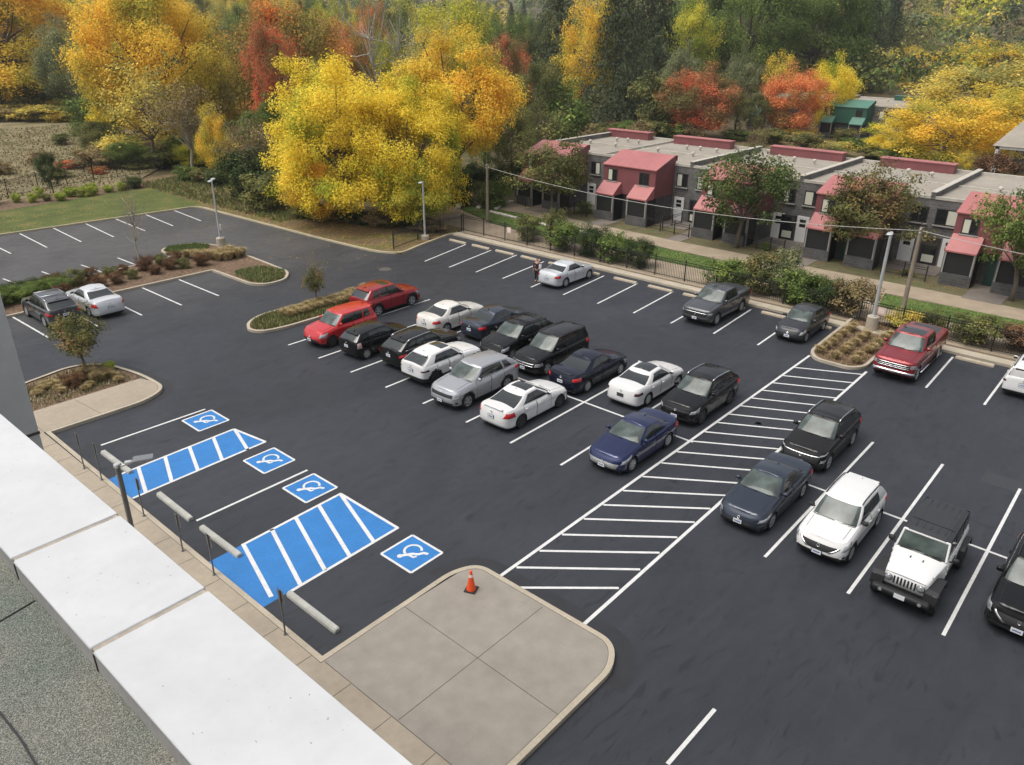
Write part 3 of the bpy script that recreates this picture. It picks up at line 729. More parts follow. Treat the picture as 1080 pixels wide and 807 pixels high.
    for xw in (xf, xr):
        for sg in (1, -1):
            n = ARCH_SEG; ring = []
            for k in range(n + 1):
                t = PI * (-.12 + 1.24 * k / n)
                for yy in (hw * .975 if not clad else hw * .985, hw * .45): ring.append((xw + math.cos(t) * RA, sg * yy, zc + math.sin(t) * RA))
            ub.add(ring, [(2 * k, 2 * k + 1, 2 * k + 3, 2 * k + 2) for k in range(n)], M_PLAST)
            ub.box((xw, sg * hw * .45, zc + .05), (RA * 2, .02, RA * 1.5), M_PLAST)
    ub.build('underbody', root)
    for xw in (xf, xr):
        for sg in (1, -1): wheel(root, xw, sg * (hw - .125), sg, r, .22, P.get('rim', 's5'))
    # ---- greenhouse
    cw, rb, rf_, rr_ = cowl, backlite, P['roof_f'], P['roof_r']; gw0, gw1 = hw * P.get('gw0', .90), hw * P.get('gw1', .70)
    lev = [0, .05, .10, .22, .34, .46, .58, .70, .80, .88, .94, 1.0]
    roofz = P['roof']                        # (distance from nose, z)
    def gpt(kind, t, h, sg=1):
        e = h ** .9; f_ = F - (cw + (rf_ - cw) * (h ** P.get('wcurve', 1.12))); b_ = F - (rb + (rr_ - rb) * (h ** P.get('rcurve', 1.15)))
        gw = gw0 + (gw1 - gw0) * h - P.get('bulge_s', .0) * 0 + .025 * math.sin(PI * h)
        cc = .30 * (1 - .45 * h); cr = P.get('gct', .26) * (1 - .4 * h)
        if kind == 'F': a = t * PI / 2; x = f_ - cc * (1 - max(0, math.cos(a)) ** (2 / 2.4)); y = gw * max(0, math.sin(a)) ** (2 / 2.4)
        elif kind == 'T': a = t * PI / 2; x = b_ + cr * (1 - max(0, math.cos(a)) ** (2 / 2.8)); y = gw * max(0, math.sin(a)) ** (2 / 2.8)
        else: x0, x1 = f_ - cc, b_ + cr; x = x0 + (x1 - x0) * t; y = gw
        y *= 1 - .05 * abs((x - (f_ + b_) / 2) / max(.5, (f_ - b_) / 2)) ** 3
        d = F - x; z0 = sh.zt(x) - .02; z1 = sinterp(roofz, d)
        return Vector((x, sg * y, z0 + (z1 - z0) * h))
    GS = 44
    gq = [('F', t) for t in np.linspace(0, 1, 9)] + [('S', t) for t in np.linspace(0, 1, GS + 1)[1:-1]] + [('T', t) for t in np.linspace(1, 0, 9)]
    ng, nl = len(gq), len(lev); GV = []
    for sg in (1, -1):
        for k, t in gq:
            for h in lev: GV.append(gpt(k, t, h, sg))
    gp = {}
    win = P['win']; wb_, wt_ = P.get('wz', (.10, .88))
    for side in (0, 1):
        for i in range(ng - 1):
            for j in range(nl - 1):
                a = (side * ng + i) * nl + j; f = (a, a + nl, a + nl + 1, a + 1)
                k, t0 = gq[i]; k2, t1 = gq[i + 1]; t = (t0 + (t1 if k2 == k else t1)) / 2 if k == k2 else (t0 if k != 'S' else .99)
                h = (lev[j] + lev[j + 1]) / 2; key = 'pillars'
                if k == 'F' and k2 == 'F' and t < P.get('wsq', .80): key = 'windshield' if .05 < h < .95 else 'pillars'
                elif k == 'T' and k2 == 'T' and t < P.get('rsq', .72): key = 'rear_window' if P.get('rwz', (.10, .90))[0] < h < P.get('rwz', (.10, .90))[1] else 'pillars'
                elif k == 'S' or (k == 'F' and k2 == 'S'):
                    if wb_ < h < wt_:
                        for n_, (a_, b2) in enumerate(win):
                            if a_ <= t <= b2: key = 'side_window_%d_%d' % (n_, side)
                        if key == 'pillars' and win[0][0] < t < win[min(1, len(win) - 1)][1]: key = 'window_trim_%d' % side
                gp.setdefault(key, []).append(f)
    c0 = len(GV)
    for i in range(ng):
        a, b_ = GV[i * nl + nl - 1], GV[(ng + i) * nl + nl - 1]
        for k in range(nr + 1):
            t = k / nr; y = a.y * (1 - t) + b_.y * t; yy = max(abs(a.y), 1e-6)
            cr = P.get('rcrown', .045) * (1 - (y / yy) ** 2) * min(1, yy / .3)
            if P.get('ribs') and .1 < t < .9: cr += 0
            GV.append(Vector((a.x, y, a.z + cr)))
    sr = P.get('sunroof')
    for i in range(ng - 1):
        for k in range(nr):
            a = c0 + i * (nr + 1) + k; f = (a, a + nr + 1, a + nr + 2, a + 1)
            c = sum((GV[x] for x in f), Vector()) / 4; key = 'roof'
            if sr and sr[0] < F - c.x < sr[1] and 1 <= k < nr - 1: key = 'sunroof'
            gp.setdefault(key, []).append(f)
    for key, fs in gp.items():
        nm = 'side_window' if key.startswith('side_window') else 'window_trim' if key.startswith('window_trim') else key
        m = {'windshield': M_WSCR, 'rear_window': P.get('rglass', M_GLASS), 'side_window': M_GLASS, 'sunroof': M_GLASS, 'window_trim': M_PLAST, 'roof': P.get('roofmat', pm)}.get(nm, P.get('pilmat', pm))
        grid_mesh(nm, fs, GV, m, root)
    # chrome or black strip below the side glass
    if P.get('strip'):
        for sg in (1, -1):
            b = MB(); b.tube([gpt('S', t, .07, sg) + Vector((0, sg * .006, 0)) for t in np.linspace(.02, .93, 12)], .009, M_CHROME, 5); b.build('window_strip', root, True)
    # hood shut lines
    for sg in (1, -1):
        pts = []
        for d in np.linspace(.16, cowl - .02, 10):
            x = F - d; y_ = abs(sh.pt('S', d, 1.0).y) if d > sh.cn else sh.hw * max(0.05, (1 - (1 - d / sh.cn) ** sh.pn)) ** (1 / sh.pn) * .87 * (1 - sh.bow * abs(x / F) ** 4)
            yy = y_ * .80; pts.append((x - (sinterp(sh.nose, 1.0) * max(0, (sh.cn - d) / sh.cn) if d < sh.cn else 0), sg * yy, sh.zt(x) + sh.crown * (1 - .64) * min(1, y_ / (sh.hw * .6)) + .002))
        b = MB(); b.tube(pts, .008, M_BLACK, 4); b.build('hood_seam', root)
    # cowl and wipers
    b = MB(); pts = [gpt('F', t, .03, 1 if t >= 0 else -1) if t >= 0 else gpt('F', -t, .03, -1) for t in np.linspace(-.72, .72, 11)]
    b.tube([p + Vector((.03, 0, .012)) for p in pts], .022, M_PLAST, 5)
    for y0, y1 in ((-.50, .02), (.10, .62)):
        a_ = gpt('F', min(.8, abs(y0)), .04, 1 if y0 > 0 else -1) + Vector((.03, 0, .03)); b_ = gpt('F', min(.8, abs(y1)), .10, 1 if y1 > 0 else -1) + Vector((.035, 0, .035))
        b.tube([a_, b_], .010, M_PLAST, 5)
    b.build('wipers', root, True)
    # mirrors
    for sg in (1, -1):
        p = gpt('S', .03, .14, sg); b = MB()
        b.box((p.x + .02, p.y + sg * .13, p.z + .05), (.11, .20, .15), P.get('mirmat', pm), rz=sg * -.12, chamfer=.035)
        b.box((p.x - .042, p.y + sg * .13, p.z + .05), (.01, .16, .11), M_GLASS)
        b.tube([(p.x - .02, p.y - sg * .02, p.z - .02), (p.x, p.y + sg * .08, p.z + .02)], .025, M_PLAST, 6)
        b.sharp('side_mirror', root, 40)
    # lights
    hl = P.get('hl', [(.52, .50), (1.02, .56), (1.16, .88), (.60, .76)])
    for sg in (1, -1):
        c = [(sg * a, v) for a, v in hl] if True else hl
        o = patch('headlight', sh, 'F', c, M_HEAD, root, .014)
    if P.get('drl'):
        for sg in (1, -1):
            c = [(sg * a, v) for a, v in P['drl']]; patch('running_light', sh, 'F', c, M_HEAD, root, .012, 6, 2)
    tl = P.get('tl', [(.45, .62), (1.15, .60), (1.12, .82), (.50, .80)])
    for sg in (1, -1): patch('taillight', sh, 'T', [(sg * a, v) for a, v in tl], P.get('tlm', M_TAIL), root, .016)
    if P.get('tl2'):
        for sg in (1, -1): patch('reversing_light', sh, 'T', [(sg * a, v) for a, v in P['tl2']], M_HEAD, root, .020, 4, 2)
    gr = P.get('grille', [(-.36, .36), (.36, .36), (.46, .76), (-.46, .76)])
    go = patch('grille', sh, 'F', gr, P.get('grm', M_PLAST), root, .010, 10, 4)
    if P.get('grbar'):
        for v in P['grbar']: patch('grille_bar', sh, 'F', [(gr[3][0] * .98, v), (gr[2][0] * .98, v), (gr[2][0] * .98, v + .045), (gr[3][0] * .98, v + .045)], M_CHROME, go, .022, 10, 2)
    if P.get('vgrille'):
        for sg in (1, -1): patch('grille_bar', sh, 'F', [(sg * .15, .42), (sg * .21, .38), (sg * .50, .76), (sg * .43, .79)], M_CHROME, go, .024, 3, 6)
    if P.get('intake', True):
        patch('air_intake', sh, 'F', [(-.5, .10), (.5, .10), (.56, .24), (-.56, .24)], M_PLAST, root, .010, 10, 2)
    for sg in (1, -1):
        fl = P.get('fog', [(.66, .20), (.84, .22), (.84, .36), (.68, .34)])
        if fl: patch('fog_light', sh, 'F', [(sg * a, v) for a, v in fl], M_PLAST, root, .012, 4, 2)
    # emblem and plates
    for kind, v, sgn in (('F', P.get('emb_f', .60), 1), ('T', P.get('emb_r', .80), -1)):
        p = sh.pt(kind, 0, v); n = sh.normal(kind, 0, v); b = MB()
        vs_ = []; A = n.orthogonal().normalized(); B = n.cross(A)
        for rad, o_ in ((.055, .026), (.040, .030), (.036, .022)):
            for k in range(12): t = 2 * PI * k / 12; vs_.append(p + n * o_ + (A * math.cos(t) + B * math.sin(t)) * rad)
        b.add(vs_, [(i * 12 + k, i * 12 + (k + 1) % 12, (i + 1) * 12 + (k + 1) % 12, (i + 1) * 12 + k) for i in range(2) for k in range(12)], M_CHROME)
        b.add([p + n * .027 - A * .045 - B * .008, p + n * .027 + A * .045 - B * .008, p + n * .029 + A * .045 + B * .008, p + n * .029 - A * .045 + B * .008], [(0, 1, 2, 3)], M_CHROME)
        b.build('emblem', root, True)
    for kind, v in (('F', P.get('pl_f', .30)), ('T', P.get('pl_r', .52))):
        p = sh.pt(kind, 0, v); sgn = 1 if kind == 'F' else -1; b = MB()
        b.box((p.x + sgn * .022, 0, p.z), (.02, .34, .165), M_PLAST); b.box((p.x + sgn * .033, 0, p.z), (.008, .305, .15), P.get('plm', M_PLATE))
        b.box((p.x + sgn * .038, 0, p.z - .005), (.004, .22, .045), mat('plate_ink', (.12, .16, .34), .6)) if P.get('plm') is None else None
        b.build('license_plate', root)
    # roof rails, fin, spoiler
    if P.get('rails'):
        for sg in (1, -1):
            b = MB(); pts = []
            for d in np.linspace(rf_ + .10, rr_ - .05, 10):
                tt = None; z = sinterp(roofz, d); pts.append(Vector((F - d, sg * (gw1 * .93), z + .055)))
            pts[0].z -= .05; pts[-1].z -= .05
            b.tube(pts, .020, M_CHROME if P['rails'] == 'chrome' else P.get('railm', M_PLAST), 6)
            for pp in pts[3::3]: b.tube([pp, pp - Vector((0, 0, .06))], .014, M_PLAST, 5)
            b.build('roof_rail', root, True)
    if P.get('crossbars'):
        for d in P['crossbars']:
            z = sinterp(roofz, d) + .09; b = MB(); b.tube([(F - d, -gw1 * 1.0, z), (F - d, gw1 * 1.0, z)], .025, P.get('barm', M_PLAST), 6); b.build('roof_bar', root, True)
    if P.get('fin', True):
        d = rr_ - .18; z = sinterp(roofz, d) + P.get('rcrown', .045); b = MB()
        b.add([(F - d + .08, 0, z - .01), (F - d - .07, .02, z - .01), (F - d - .07, -.02, z - .01), (F - d - .06, 0, z + .065)], [(0, 1, 3), (0, 3, 2), (1, 2, 3)], P.get('roofmat', pm)); b.build('antenna', root)
    if P.get('spoiler'):
        z = sinterp(roofz, rr_) ; b = MB(); b.box((F - rr_ - .02, 0, z + .005), (.20, gw1 * 1.62, .035), P.get('roofmat', pm), ry=-.12, chamfer=.014); b.sharp('spoiler', root, 40)
    if P.get('bootlip'):
        x = -F + .14; b = MB(); b.box((x, 0, sh.zt(x) + sh.crown * .6 + .02), (.12, W * .62, .035), pm, chamfer=.012); b.sharp('spoiler', root, 40)
    if P.get('steps'):
        for sg in (1, -1):
            b = MB(); b.tube([(xf - .55, sg * (hw - .02), .30), (xr + .55, sg * (hw - .02), .30)], .045, M_CHROME, 8); b.build('side_step', root, True)
    if P.get('chrome_bumper'):
        patch('bumper', sh, 'F', [(-1.0, .10), (1.0, .10), (1.0, .27), (-1.0, .27)], M_CHROME, root, .05, 20, 3)
        patch('bumper', sh, 'T', [(-1.0, .10), (1.0, .10), (1.0, .27), (-1.0, .27)], M_CHROME, root, .05, 20, 3)
    return root

def sedan(**k):
    P = dict(L=4.63, W=1.80, H=1.44, fo=.90, wb=2.70, deck=[(0, .70), (.25, .78), (.9, .90), (1.35, .98), (2.4, .98), (3.6, 1.02), (4.2, 1.05), (4.55, 1.03), (4.7, .98)], cowl=1.28, rear_base=4.00, roof_f=2.12, roof_r=3.15,
             roof=[(1.2, 1.36), (1.9, 1.385), (2.5, 1.40), (3.1, 1.36), (3.5, 1.27), (4.2, 1.15)], doors=[1.55, 2.55, 3.42], win=[(.02, .43), (.46, .80)], boot=True, pl_r=.56, rcurve=1.0, gw1=.66, cn=.6, ct=.42, tl=[(.42, .66), (1.12, .66), (1.08, .86), (.46, .84)])
    P.update(k); return P
def suv(**k):
    P = dict(L=4.60, W=1.85, H=1.68, fo=.92, wb=2.66, r=.355, zs=.215, deck=[(0, .86), (.2, .95), (.9, 1.05), (1.3, 1.10), (2.4, 1.11), (3.6, 1.15), (4.5, 1.16), (4.7, 1.14)], cowl=1.22, rear_base=4.56, roof_f=1.98, roof_r=3.95,
             roof=[(1.2, 1.57), (1.9, 1.60), (2.5, 1.63), (3.3, 1.60), (3.9, 1.53), (4.5, 1.38)], doors=[1.50, 2.50, 3.40], win=[(.02, .37), (.40, .67), (.70, .88)], rcurve=1.25, gw1=.74, gct=.20, cn=.5, ct=.30, pt=4.2, clad=.16,
             tail=[(0, .06), (.15, .0), (.4, 0), (.7, .02), (.9, .03), (1, .05)], spoiler=True, tl=[(.62, .70), (1.18, .70), (1.15, .90), (.66, .90)], pl_r=.62, rsq=.80, emb_r=.86)
    P.update(k); return P
def pickup(**k):
    P = dict(L=5.89, W=2.03, H=1.96, fo=.95, wb=3.68, r=.40, zs=.38, gap=.07, deck=[(0, 1.10), (.15, 1.16), (.8, 1.22), (1.35, 1.27), (1.7, 1.33), (3.8, 1.34), (3.95, 1.40), (5.9, 1.40)], cowl=1.45, rear_base=3.92, roof_f=2.20, roof_r=3.75,
             roof=[(1.4, 1.88), (2.2, 1.90), (3.0, 1.93), (3.7, 1.90), (4.0, 1.86)], doors=[1.72, 2.80, 3.78], win=[(.02, .46), (.50, .90)], rcurve=1.0, gw0=.91, gw1=.76, gct=.12, cn=.40, ct=.12, pn=3.2, pt=6, bed=True, crown=.03, rwz=(.15, .85),
             nose=[(0, .08), (.15, 0), (.35, .03), (.6, .05), (.9, .07), (1, .14)], tail=[(0, .02), (1, .01)], side=[(0, .95), (.15, .98), (.45, 1.0), (.7, .99), (.9, .975), (.97, .95), (1, .90)], grille=[(-.42, .42), (.42, .42), (.46, .80), (-.46, .80)],
             hl=[(.50, .56), (1.02, .58), (1.0, .82), (.50, .80)], tl=[(.80, .62), (1.04, .62), (1.04, .92), (.80, .92)], clad=0, lip=.03, rim='s6', bow=.03, fin=False, pl_f=.22, pl_r=.25, fog=[(.62, .16), (.78, .16), (.78, .24), (.62, .24)])
    P.update(k); return P
BLACKP = paint((.008, .008, .009)); WHITEP = paint((.68, .68, .67), 0.0, .35); PEARL = paint((.68, .66, .60), 0.0, .35)
NAVYB = paint((.010, .018, .075), .45, .3); DNAVY = paint((.008, .010, .022), .3, .3); SLATE = paint((.030, .040, .060), .5, .3)
SILV = paint((.42, .43, .45), .55, .34); SILV2 = paint((.60, .62, .64), .25, .32); GREYM = paint((.075, .078, .085), .5, .32); REDK = paint((.50, .018, .022), .1, .3); REDM = paint((.30, .010, .018), .3, .28)
REDF = paint((.24, .010, .016), .35, .3)
PEARLP = paint((.66, .645, .60), 0.0, .35)
def place(P, head, u=None, v=None, wheel_px=None, which='r', z=0):
    "head: +1 nose towards +X, -1 nose towards -X, 2 nose towards +Y; wheel_px is where the nearer side's front/rear tyre meets the ground"
    L, W, fo, wb = P['L'], P['W'], P['fo'], P['wb']
    if wheel_px:
        wu, wv = g(*wheel_px); off = (L / 2 - fo) if which == 'f' else (L / 2 - fo - wb)   # axle x in car space
        if head in (1, -1): u = wu - head * off; v = wv + W / 2 - .05
        else: u = wu + W / 2 - .05; v = wv - off
    return (u, v, 0), {1: 0.0, -1: PI, 2: PI / 2}[head]
def car(P, label, cat, head, name='parked_car', **k):
    loc, rz = place(P, head, **k); return make_car(P, label, cat, loc, rz, name)

# --- middle double row, nearer line, from the left
car(suv(L=4.14, W=1.80, fo=.85, wb=2.57, r=.325, zs=.24, deck=[(0, .80), (.15, .90), (.8, .99), (1.15, 1.05), (2.4, 1.07), (4.2, 1.12)], cowl=1.08, rear_base=4.08, roof_f=1.70, roof_r=3.85, roof=[(1.1, 1.55), (1.7, 1.58), (2.6, 1.60), (3.4, 1.58), (4.1, 1.54)], doors=[1.35, 2.32, 3.12],
        win=[(.02, .36), (.39, .66), (.70, .88)], paint=REDK, rcurve=1.0, clad=0, rim='d5', gw1=.78, mirmat=REDK, rails=None, grille=[(-.36, .20), (.36, .20), (.44, .40), (-.44, .40)], hl=[(.48, .58), (1.02, .60), (1.14, .90), (.56, .84)]),
    'bright red boxy hatchback facing the camera beside the narrow island', 'car', -1, wheel_px=(351, 366), which='f')
car(suv(L=4.0, W=1.70, fo=.82, wb=2.51, r=.30, zs=.20, deck=[(0, .75), (.2, .84), (.8, .95), (1.1, 1.0), (2.4, 1.0), (4.0, 1.02)], cowl=.98, rear_base=3.95, roof_f=1.75, roof_r=3.55, roof=[(1.0, 1.40), (1.7, 1.43), (2.3, 1.45), (3.0, 1.41), (3.6, 1.34), (4, 1.26)], doors=[1.30, 2.30, 3.10],
        win=[(.02, .38), (.41, .70)], paint=BLACKP, clad=0, rim='s7', tl=[(.72, .60), (1.10, .60), (1.06, .96), (.78, .94)], tlm=mat('clear_taillight', (.45, .30, .30), .15, coat=1), gw1=.70),
    'small black hatchback with clear upright tail lights, right next to the boxy red hatchback', 'car', 1, wheel_px=(387.3, 378.6), which='r')
car(suv(L=4.66, W=1.80, fo=.87, wb=2.80, r=.345, zs=.24, paint=BLACKP, clad=0, rails='chrome', deck=[(0, .80), (.2, .88), (.9, 1.0), (1.4, 1.04), (2.6, 1.05), (4.6, 1.10)], roof=[(1.2, 1.50), (1.9, 1.53), (2.7, 1.55), (3.5, 1.52), (4.1, 1.45), (4.6, 1.34)], cowl=1.38, roof_f=2.1, roof_r=3.95, doors=[1.6, 2.6, 3.5],
        tl=[(.50, .62), (1.20, .66), (1.15, .86), (.55, .78)], strip=True),
    'black crossover with silver roof rails, tail to the camera, left of the white crossover', 'car', 1, u=25.55, v=28.55)
car(suv(L=4.40, W=1.80, fo=.90, wb=2.65, r=.345, zs=.24, paint=WHITEP, clad=.24, deck=[(0, .80), (.2, .88), (.9, .99), (1.4, 1.03), (2.6, 1.05), (4.4, 1.10)], cowl=1.38, rear_base=4.32, roof_f=2.1, roof_r=3.65, roof=[(1.2, 1.47), (2.0, 1.50), (2.7, 1.52), (3.5, 1.47), (4.1, 1.38), (4.4, 1.3)], doors=[1.62, 2.60, 3.42],
        win=[(.02, .40), (.43, .78)], sunroof=(2.2, 2.75), rim='d8', tlm=mat('dark_taillight', (.06, .012, .012), .15, coat=1), tl=[(.42, .66), (1.16, .68), (1.12, .80), (.46, .74)], gw1=.68, rsq=.74),
    'white crossover with thick black wheel arches and lower trim, tail to the camera', 'car', 1, wheel_px=(459.7, 405.4), which='r')
car(suv(L=4.62, W=1.86, fo=.92, wb=2.70, r=.35, paint=SILV, clad=.14, rim='s5', grille=[(-.44, .60), (.44, .60), (.46, .82), (-.46, .82)], hl=[(.52, .52), (.98, .54), (.96, .68), (.54, .64)], drl=[(.55, .80), (1.10, .84), (1.08, .90), (.56, .86)], win=[(.02, .36), (.39, .66), (.70, .88)], railm=M_DALU, emb_f=.90, grbar=None, tl=[(.62, .78), (1.15, .78), (1.12, .92), (.66, .92)]),
    'silver grey crossover facing the camera between the two white cars of the near line', 'car', -1, wheel_px=(493.6, 430.3), which='f')
car(sedan(L=4.64, W=1.80, paint=WHITEP, sunroof=(2.25, 2.85), rim='d5', deck=[(0, .66), (.25, .74), (.9, .87), (1.35, .95), (2.4, .95), (3.6, 1.0), (4.3, 1.03), (4.55, 1.04), (4.7, 1.0)], cowl=1.30, rear_base=4.22, roof_f=2.2, roof_r=3.15, roof=[(1.2, 1.33), (2.0, 1.385), (2.6, 1.40), (3.2, 1.35), (3.7, 1.24), (4.3, 1.12)], bootlip=True,
        tl=[(.40, .62), (1.22, .62), (1.16, .88), (.62, .90)]),
    'white fastback sedan with dark wheels, tail to the camera, next to an empty space', 'car', 1, wheel_px=(549.6, 451.2), which='r')
car(sedan(L=4.57, W=1.80, paint=NAVYB, rim='s8', fo=.88, sunroof=(3.0, 3.02), grille=[(-.40, .16), (.40, .16), (.52, .62), (-.52, .62)], grm=mat('silver_mesh_grille', (.40, .41, .40), .4, .6, noise=[(45, .35, 2)]), hl=[(.56, .58), (1.10, .66), (1.22, .88), (.66, .80)], emb_f=.56),
    'deep blue sedan with large pale mesh grille facing the camera beside the hatched aisle', 'car', -1, wheel_px=(666, 497.5), which='f')
# --- middle double row, farther line, from the left
car(suv(L=4.55, W=1.84, fo=.95, wb=2.70, r=.36, paint=REDM, clad=.15, rim='s5', deck=[(0, .82), (.2, .92), (.9, 1.03), (1.5, 1.07), (2.6, 1.08), (4.5, 1.13)], cowl=1.32, roof_f=2.08, roof_r=4.0, roof=[(1.2, 1.60), (2.0, 1.64), (2.8, 1.67), (3.5, 1.63), (4.1, 1.56), (4.6, 1.44)], doors=[1.65, 2.65, 3.5], sunroof=(2.35, 2.9), rear_base=4.48),
    'dark red crossover behind the boxy red hatchback, tail to the camera', 'car', 1, wheel_px=(399.5, 333.5), which='r')
car(sedan(L=4.54, W=1.76, paint=PEARLP, rim='s5', wb=2.60, fo=.93, r=.315), 'cream white sedan with plain roof, tail to the camera, beside the slate blue sedan', 'car', 1, wheel_px=(471.4, 351.9), which='r')
car(sedan(L=4.62, W=1.78, paint=SLATE, rim='s5'), 'slate blue sedan, tail to the camera, half hidden by the black crossover on its right', 'car', 1, u=31.15, v=28.35)
car(suv(L=4.58, W=1.84, paint=BLACKP, rails='black', rim='s5', fo=.92, hl=[(.50, .58), (1.06, .64), (1.15, .89), (.58, .82)], pl_f=.3, crossbars=(2.5, 3.5)),
    'black crossover with crossbars on its roof, facing the camera next to the slate blue sedan', 'car', -1, wheel_px=(540.7, 381), which='f')
car(suv(L=4.60, W=1.80, paint=BLACKP, rails='black', railm=M_DALU, rim='s5', deck=[(0, .86), (.15, .95), (.9, 1.03), (1.3, 1.07), (2.4, 1.08), (4.5, 1.12)], roof=[(1.2, 1.62), (1.9, 1.65), (2.6, 1.67), (3.4, 1.66), (4.1, 1.63), (4.6, 1.54)], grille=[(-.36, .50), (.36, .50), (.40, .74), (-.40, .74)], grbar=[.50, .68], hl=[(.46, .52), (1.04, .54), (1.02, .76), (.50, .74)], gw1=.80, gct=.16, roof_r=4.3),
    'boxy black crossover with chrome edged grille facing the camera, left of the navy sedan', 'car', -1, wheel_px=(577, 395.6), which='f')
car(sedan(L=4.80, W=1.83, paint=DNAVY, fo=.95, wb=2.78, rim='s7', deck=[(0, .72), (.25, .80), (.9, .93), (1.35, 1.0), (2.4, 1.0), (3.6, 1.05), (4.3, 1.09), (4.75, 1.06), (4.9, 1.0)], cowl=1.36, rear_base=4.12, bootlip=True, roof=[(1.2, 1.38), (2.0, 1.43), (2.6, 1.445), (3.2, 1.40), (3.7, 1.30), (4.3, 1.18)]),
    'very dark navy sedan with small boot spoiler, left of the white sedan with panoramic roof', 'car', 1, wheel_px=(619.4, 413.5), which='r')
car(sedan(L=4.68, W=1.80, paint=WHITEP, sunroof=(2.15, 3.0), rim='s10', fo=.90, wb=2.69, tlm=mat('dark_taillight', (.06, .012, .012), .15, coat=1), tl=[(.48, .66), (1.15, .66), (1.12, .80), (.52, .82)], plm=mat('dark_plate', (.05, .05, .05), .5)),
    'white sedan with black panoramic roof, tail to the camera in the far line', 'car', 1, wheel_px=(682.9, 427.7), which='r')
car(suv(L=4.60, W=1.85, paint=BLACKP, rails='chrome', rim='d5', fo=.93, hl=[(.44, .60), (1.06, .66), (1.15, .88), (.52, .78)], grille=[(-.50, .66), (.50, .66), (.5, .74), (-.5, .74)], emb_f=.72, clad=.16),
    'silver railed black crossover facing the camera at the left edge of the hatched aisle', 'car', -1, wheel_px=(739.4, 446.9), which='f')
# --- right of the hatched aisle
car(suv(L=4.48, W=1.85, paint=paint((.012, .011, .011)), rails='chrome', rim='s5', fo=.88, wb=2.67, grille=[(-.46, .34), (.46, .34), (.54, .76), (-.54, .76)], hl=[(.60, .40), (.98, .42), (.96, .60), (.62, .58)], drl=[(.54, .80), (1.12, .84), (1.10, .90), (.54, .86)], grbar=[.76], emb_f=.70, sunroof=(2.15, 2.22)),
    'black crossover facing the camera right of the hatched aisle, behind the slate grey sedan', 'car', -1, wheel_px=(872.3, 495.5), which='f')
car(sedan(L=4.64, W=1.78, paint=SLATE, rim='s5', fo=.95, wb=2.70, hl=[(.46, .60), (1.10, .68), (1.18, .86), (.52, .78)], grille=[(-.36, .14), (.36, .14), (.50, .40), (-.50, .40)], emb_f=.66, pl_f=.42),
    'slate grey sedan facing the camera beside the hatched aisle, left of the small white crossover', 'car', -1, wheel_px=(812.5, 557.8), which='f')
car(suv(L=4.30, W=1.76, paint=WHITEP, rails='black', rim='s5', fo=.86, wb=2.62, r=.335, zs=.24, deck=[(0, .82), (.15, .91), (.8, 1.01), (1.15, 1.06), (2.4, 1.07), (4.3, 1.13)], cowl=1.12, rear_base=4.25, roof_f=1.82, roof_r=3.8, roof=[(1.1, 1.53), (1.8, 1.56), (2.5, 1.59), (3.3, 1.56), (3.9, 1.49), (4.3, 1.38)], doors=[1.42, 2.40, 3.25],
        win=[(.02, .38), (.41, .72)], vgrille=True, grille=[(-.22, .40), (.22, .40), (.44, .78), (-.44, .78)], hl=[(.56, .60), (1.04, .64), (1.16, .92), (.64, .86)], clad=.17, mirmat=M_PLAST, emb_f=.66, pl_f=.28, gw1=.74),
    'small white crossover with black roof rails and V shaped grille facing the camera', 'car', -1, wheel_px=(895.5, 592), which='f')
car(suv(L=4.65, W=1.84, paint=BLACKP, rails='black', rim='s5', fo=.93, wb=2.70, vgrille=True, grille=[(-.22, .40), (.22, .40), (.44, .78), (-.44, .78)], hl=[(.56, .58), (1.06, .62), (1.16, .92), (.64, .86)], emb_f=.66, pl_f=.28),
    'black crossover with V shaped grille, cut by the right edge of the photo', 'car', -1, u=24.75, v=.42)
# --- far line along the fence
car(sedan(L=4.62, W=1.78, paint=SILV2, rim='s8', wb=2.65, fo=.88, deck=[(0, .70), (.25, .78), (.9, .91), (1.35, .99), (2.4, 1.0), (3.6, 1.04), (4.3, 1.07), (4.55, 1.05), (4.7, 1.0)]),
    'silver white sedan parked nose to the fence with a person standing at its tail', 'car', 1, wheel_px=(596.5, 303), which='r')
car(pickup(L=5.30, W=1.99, H=1.78, fo=1.0, wb=3.18, r=.375, zs=.30, deck=[(0, .98), (.15, 1.04), (.8, 1.12), (1.45, 1.18), (3.6, 1.22), (3.75, 1.30), (5.3, 1.30)], cowl=1.40, rear_base=3.75, roof_f=2.15, roof_r=3.55, roof=[(1.4, 1.70), (2.2, 1.73), (3.0, 1.76), (3.6, 1.73)], doors=[1.65, 2.70, 3.60], paint=GREYM, sunroof=(2.3, 2.85), clad=.12,
           grille=[(-.40, .40), (.40, .40), (.44, .76), (-.44, .76)], grbar=[.70], hl=[(.50, .62), (1.02, .64), (1.0, .80), (.50, .80)], bedmat=M_PLAST),
    'dark grey pickup truck with covered bed, facing the camera in the far line', 'pickup truck', -1, name='pickup_truck', wheel_px=(755.2, 343), which='f')
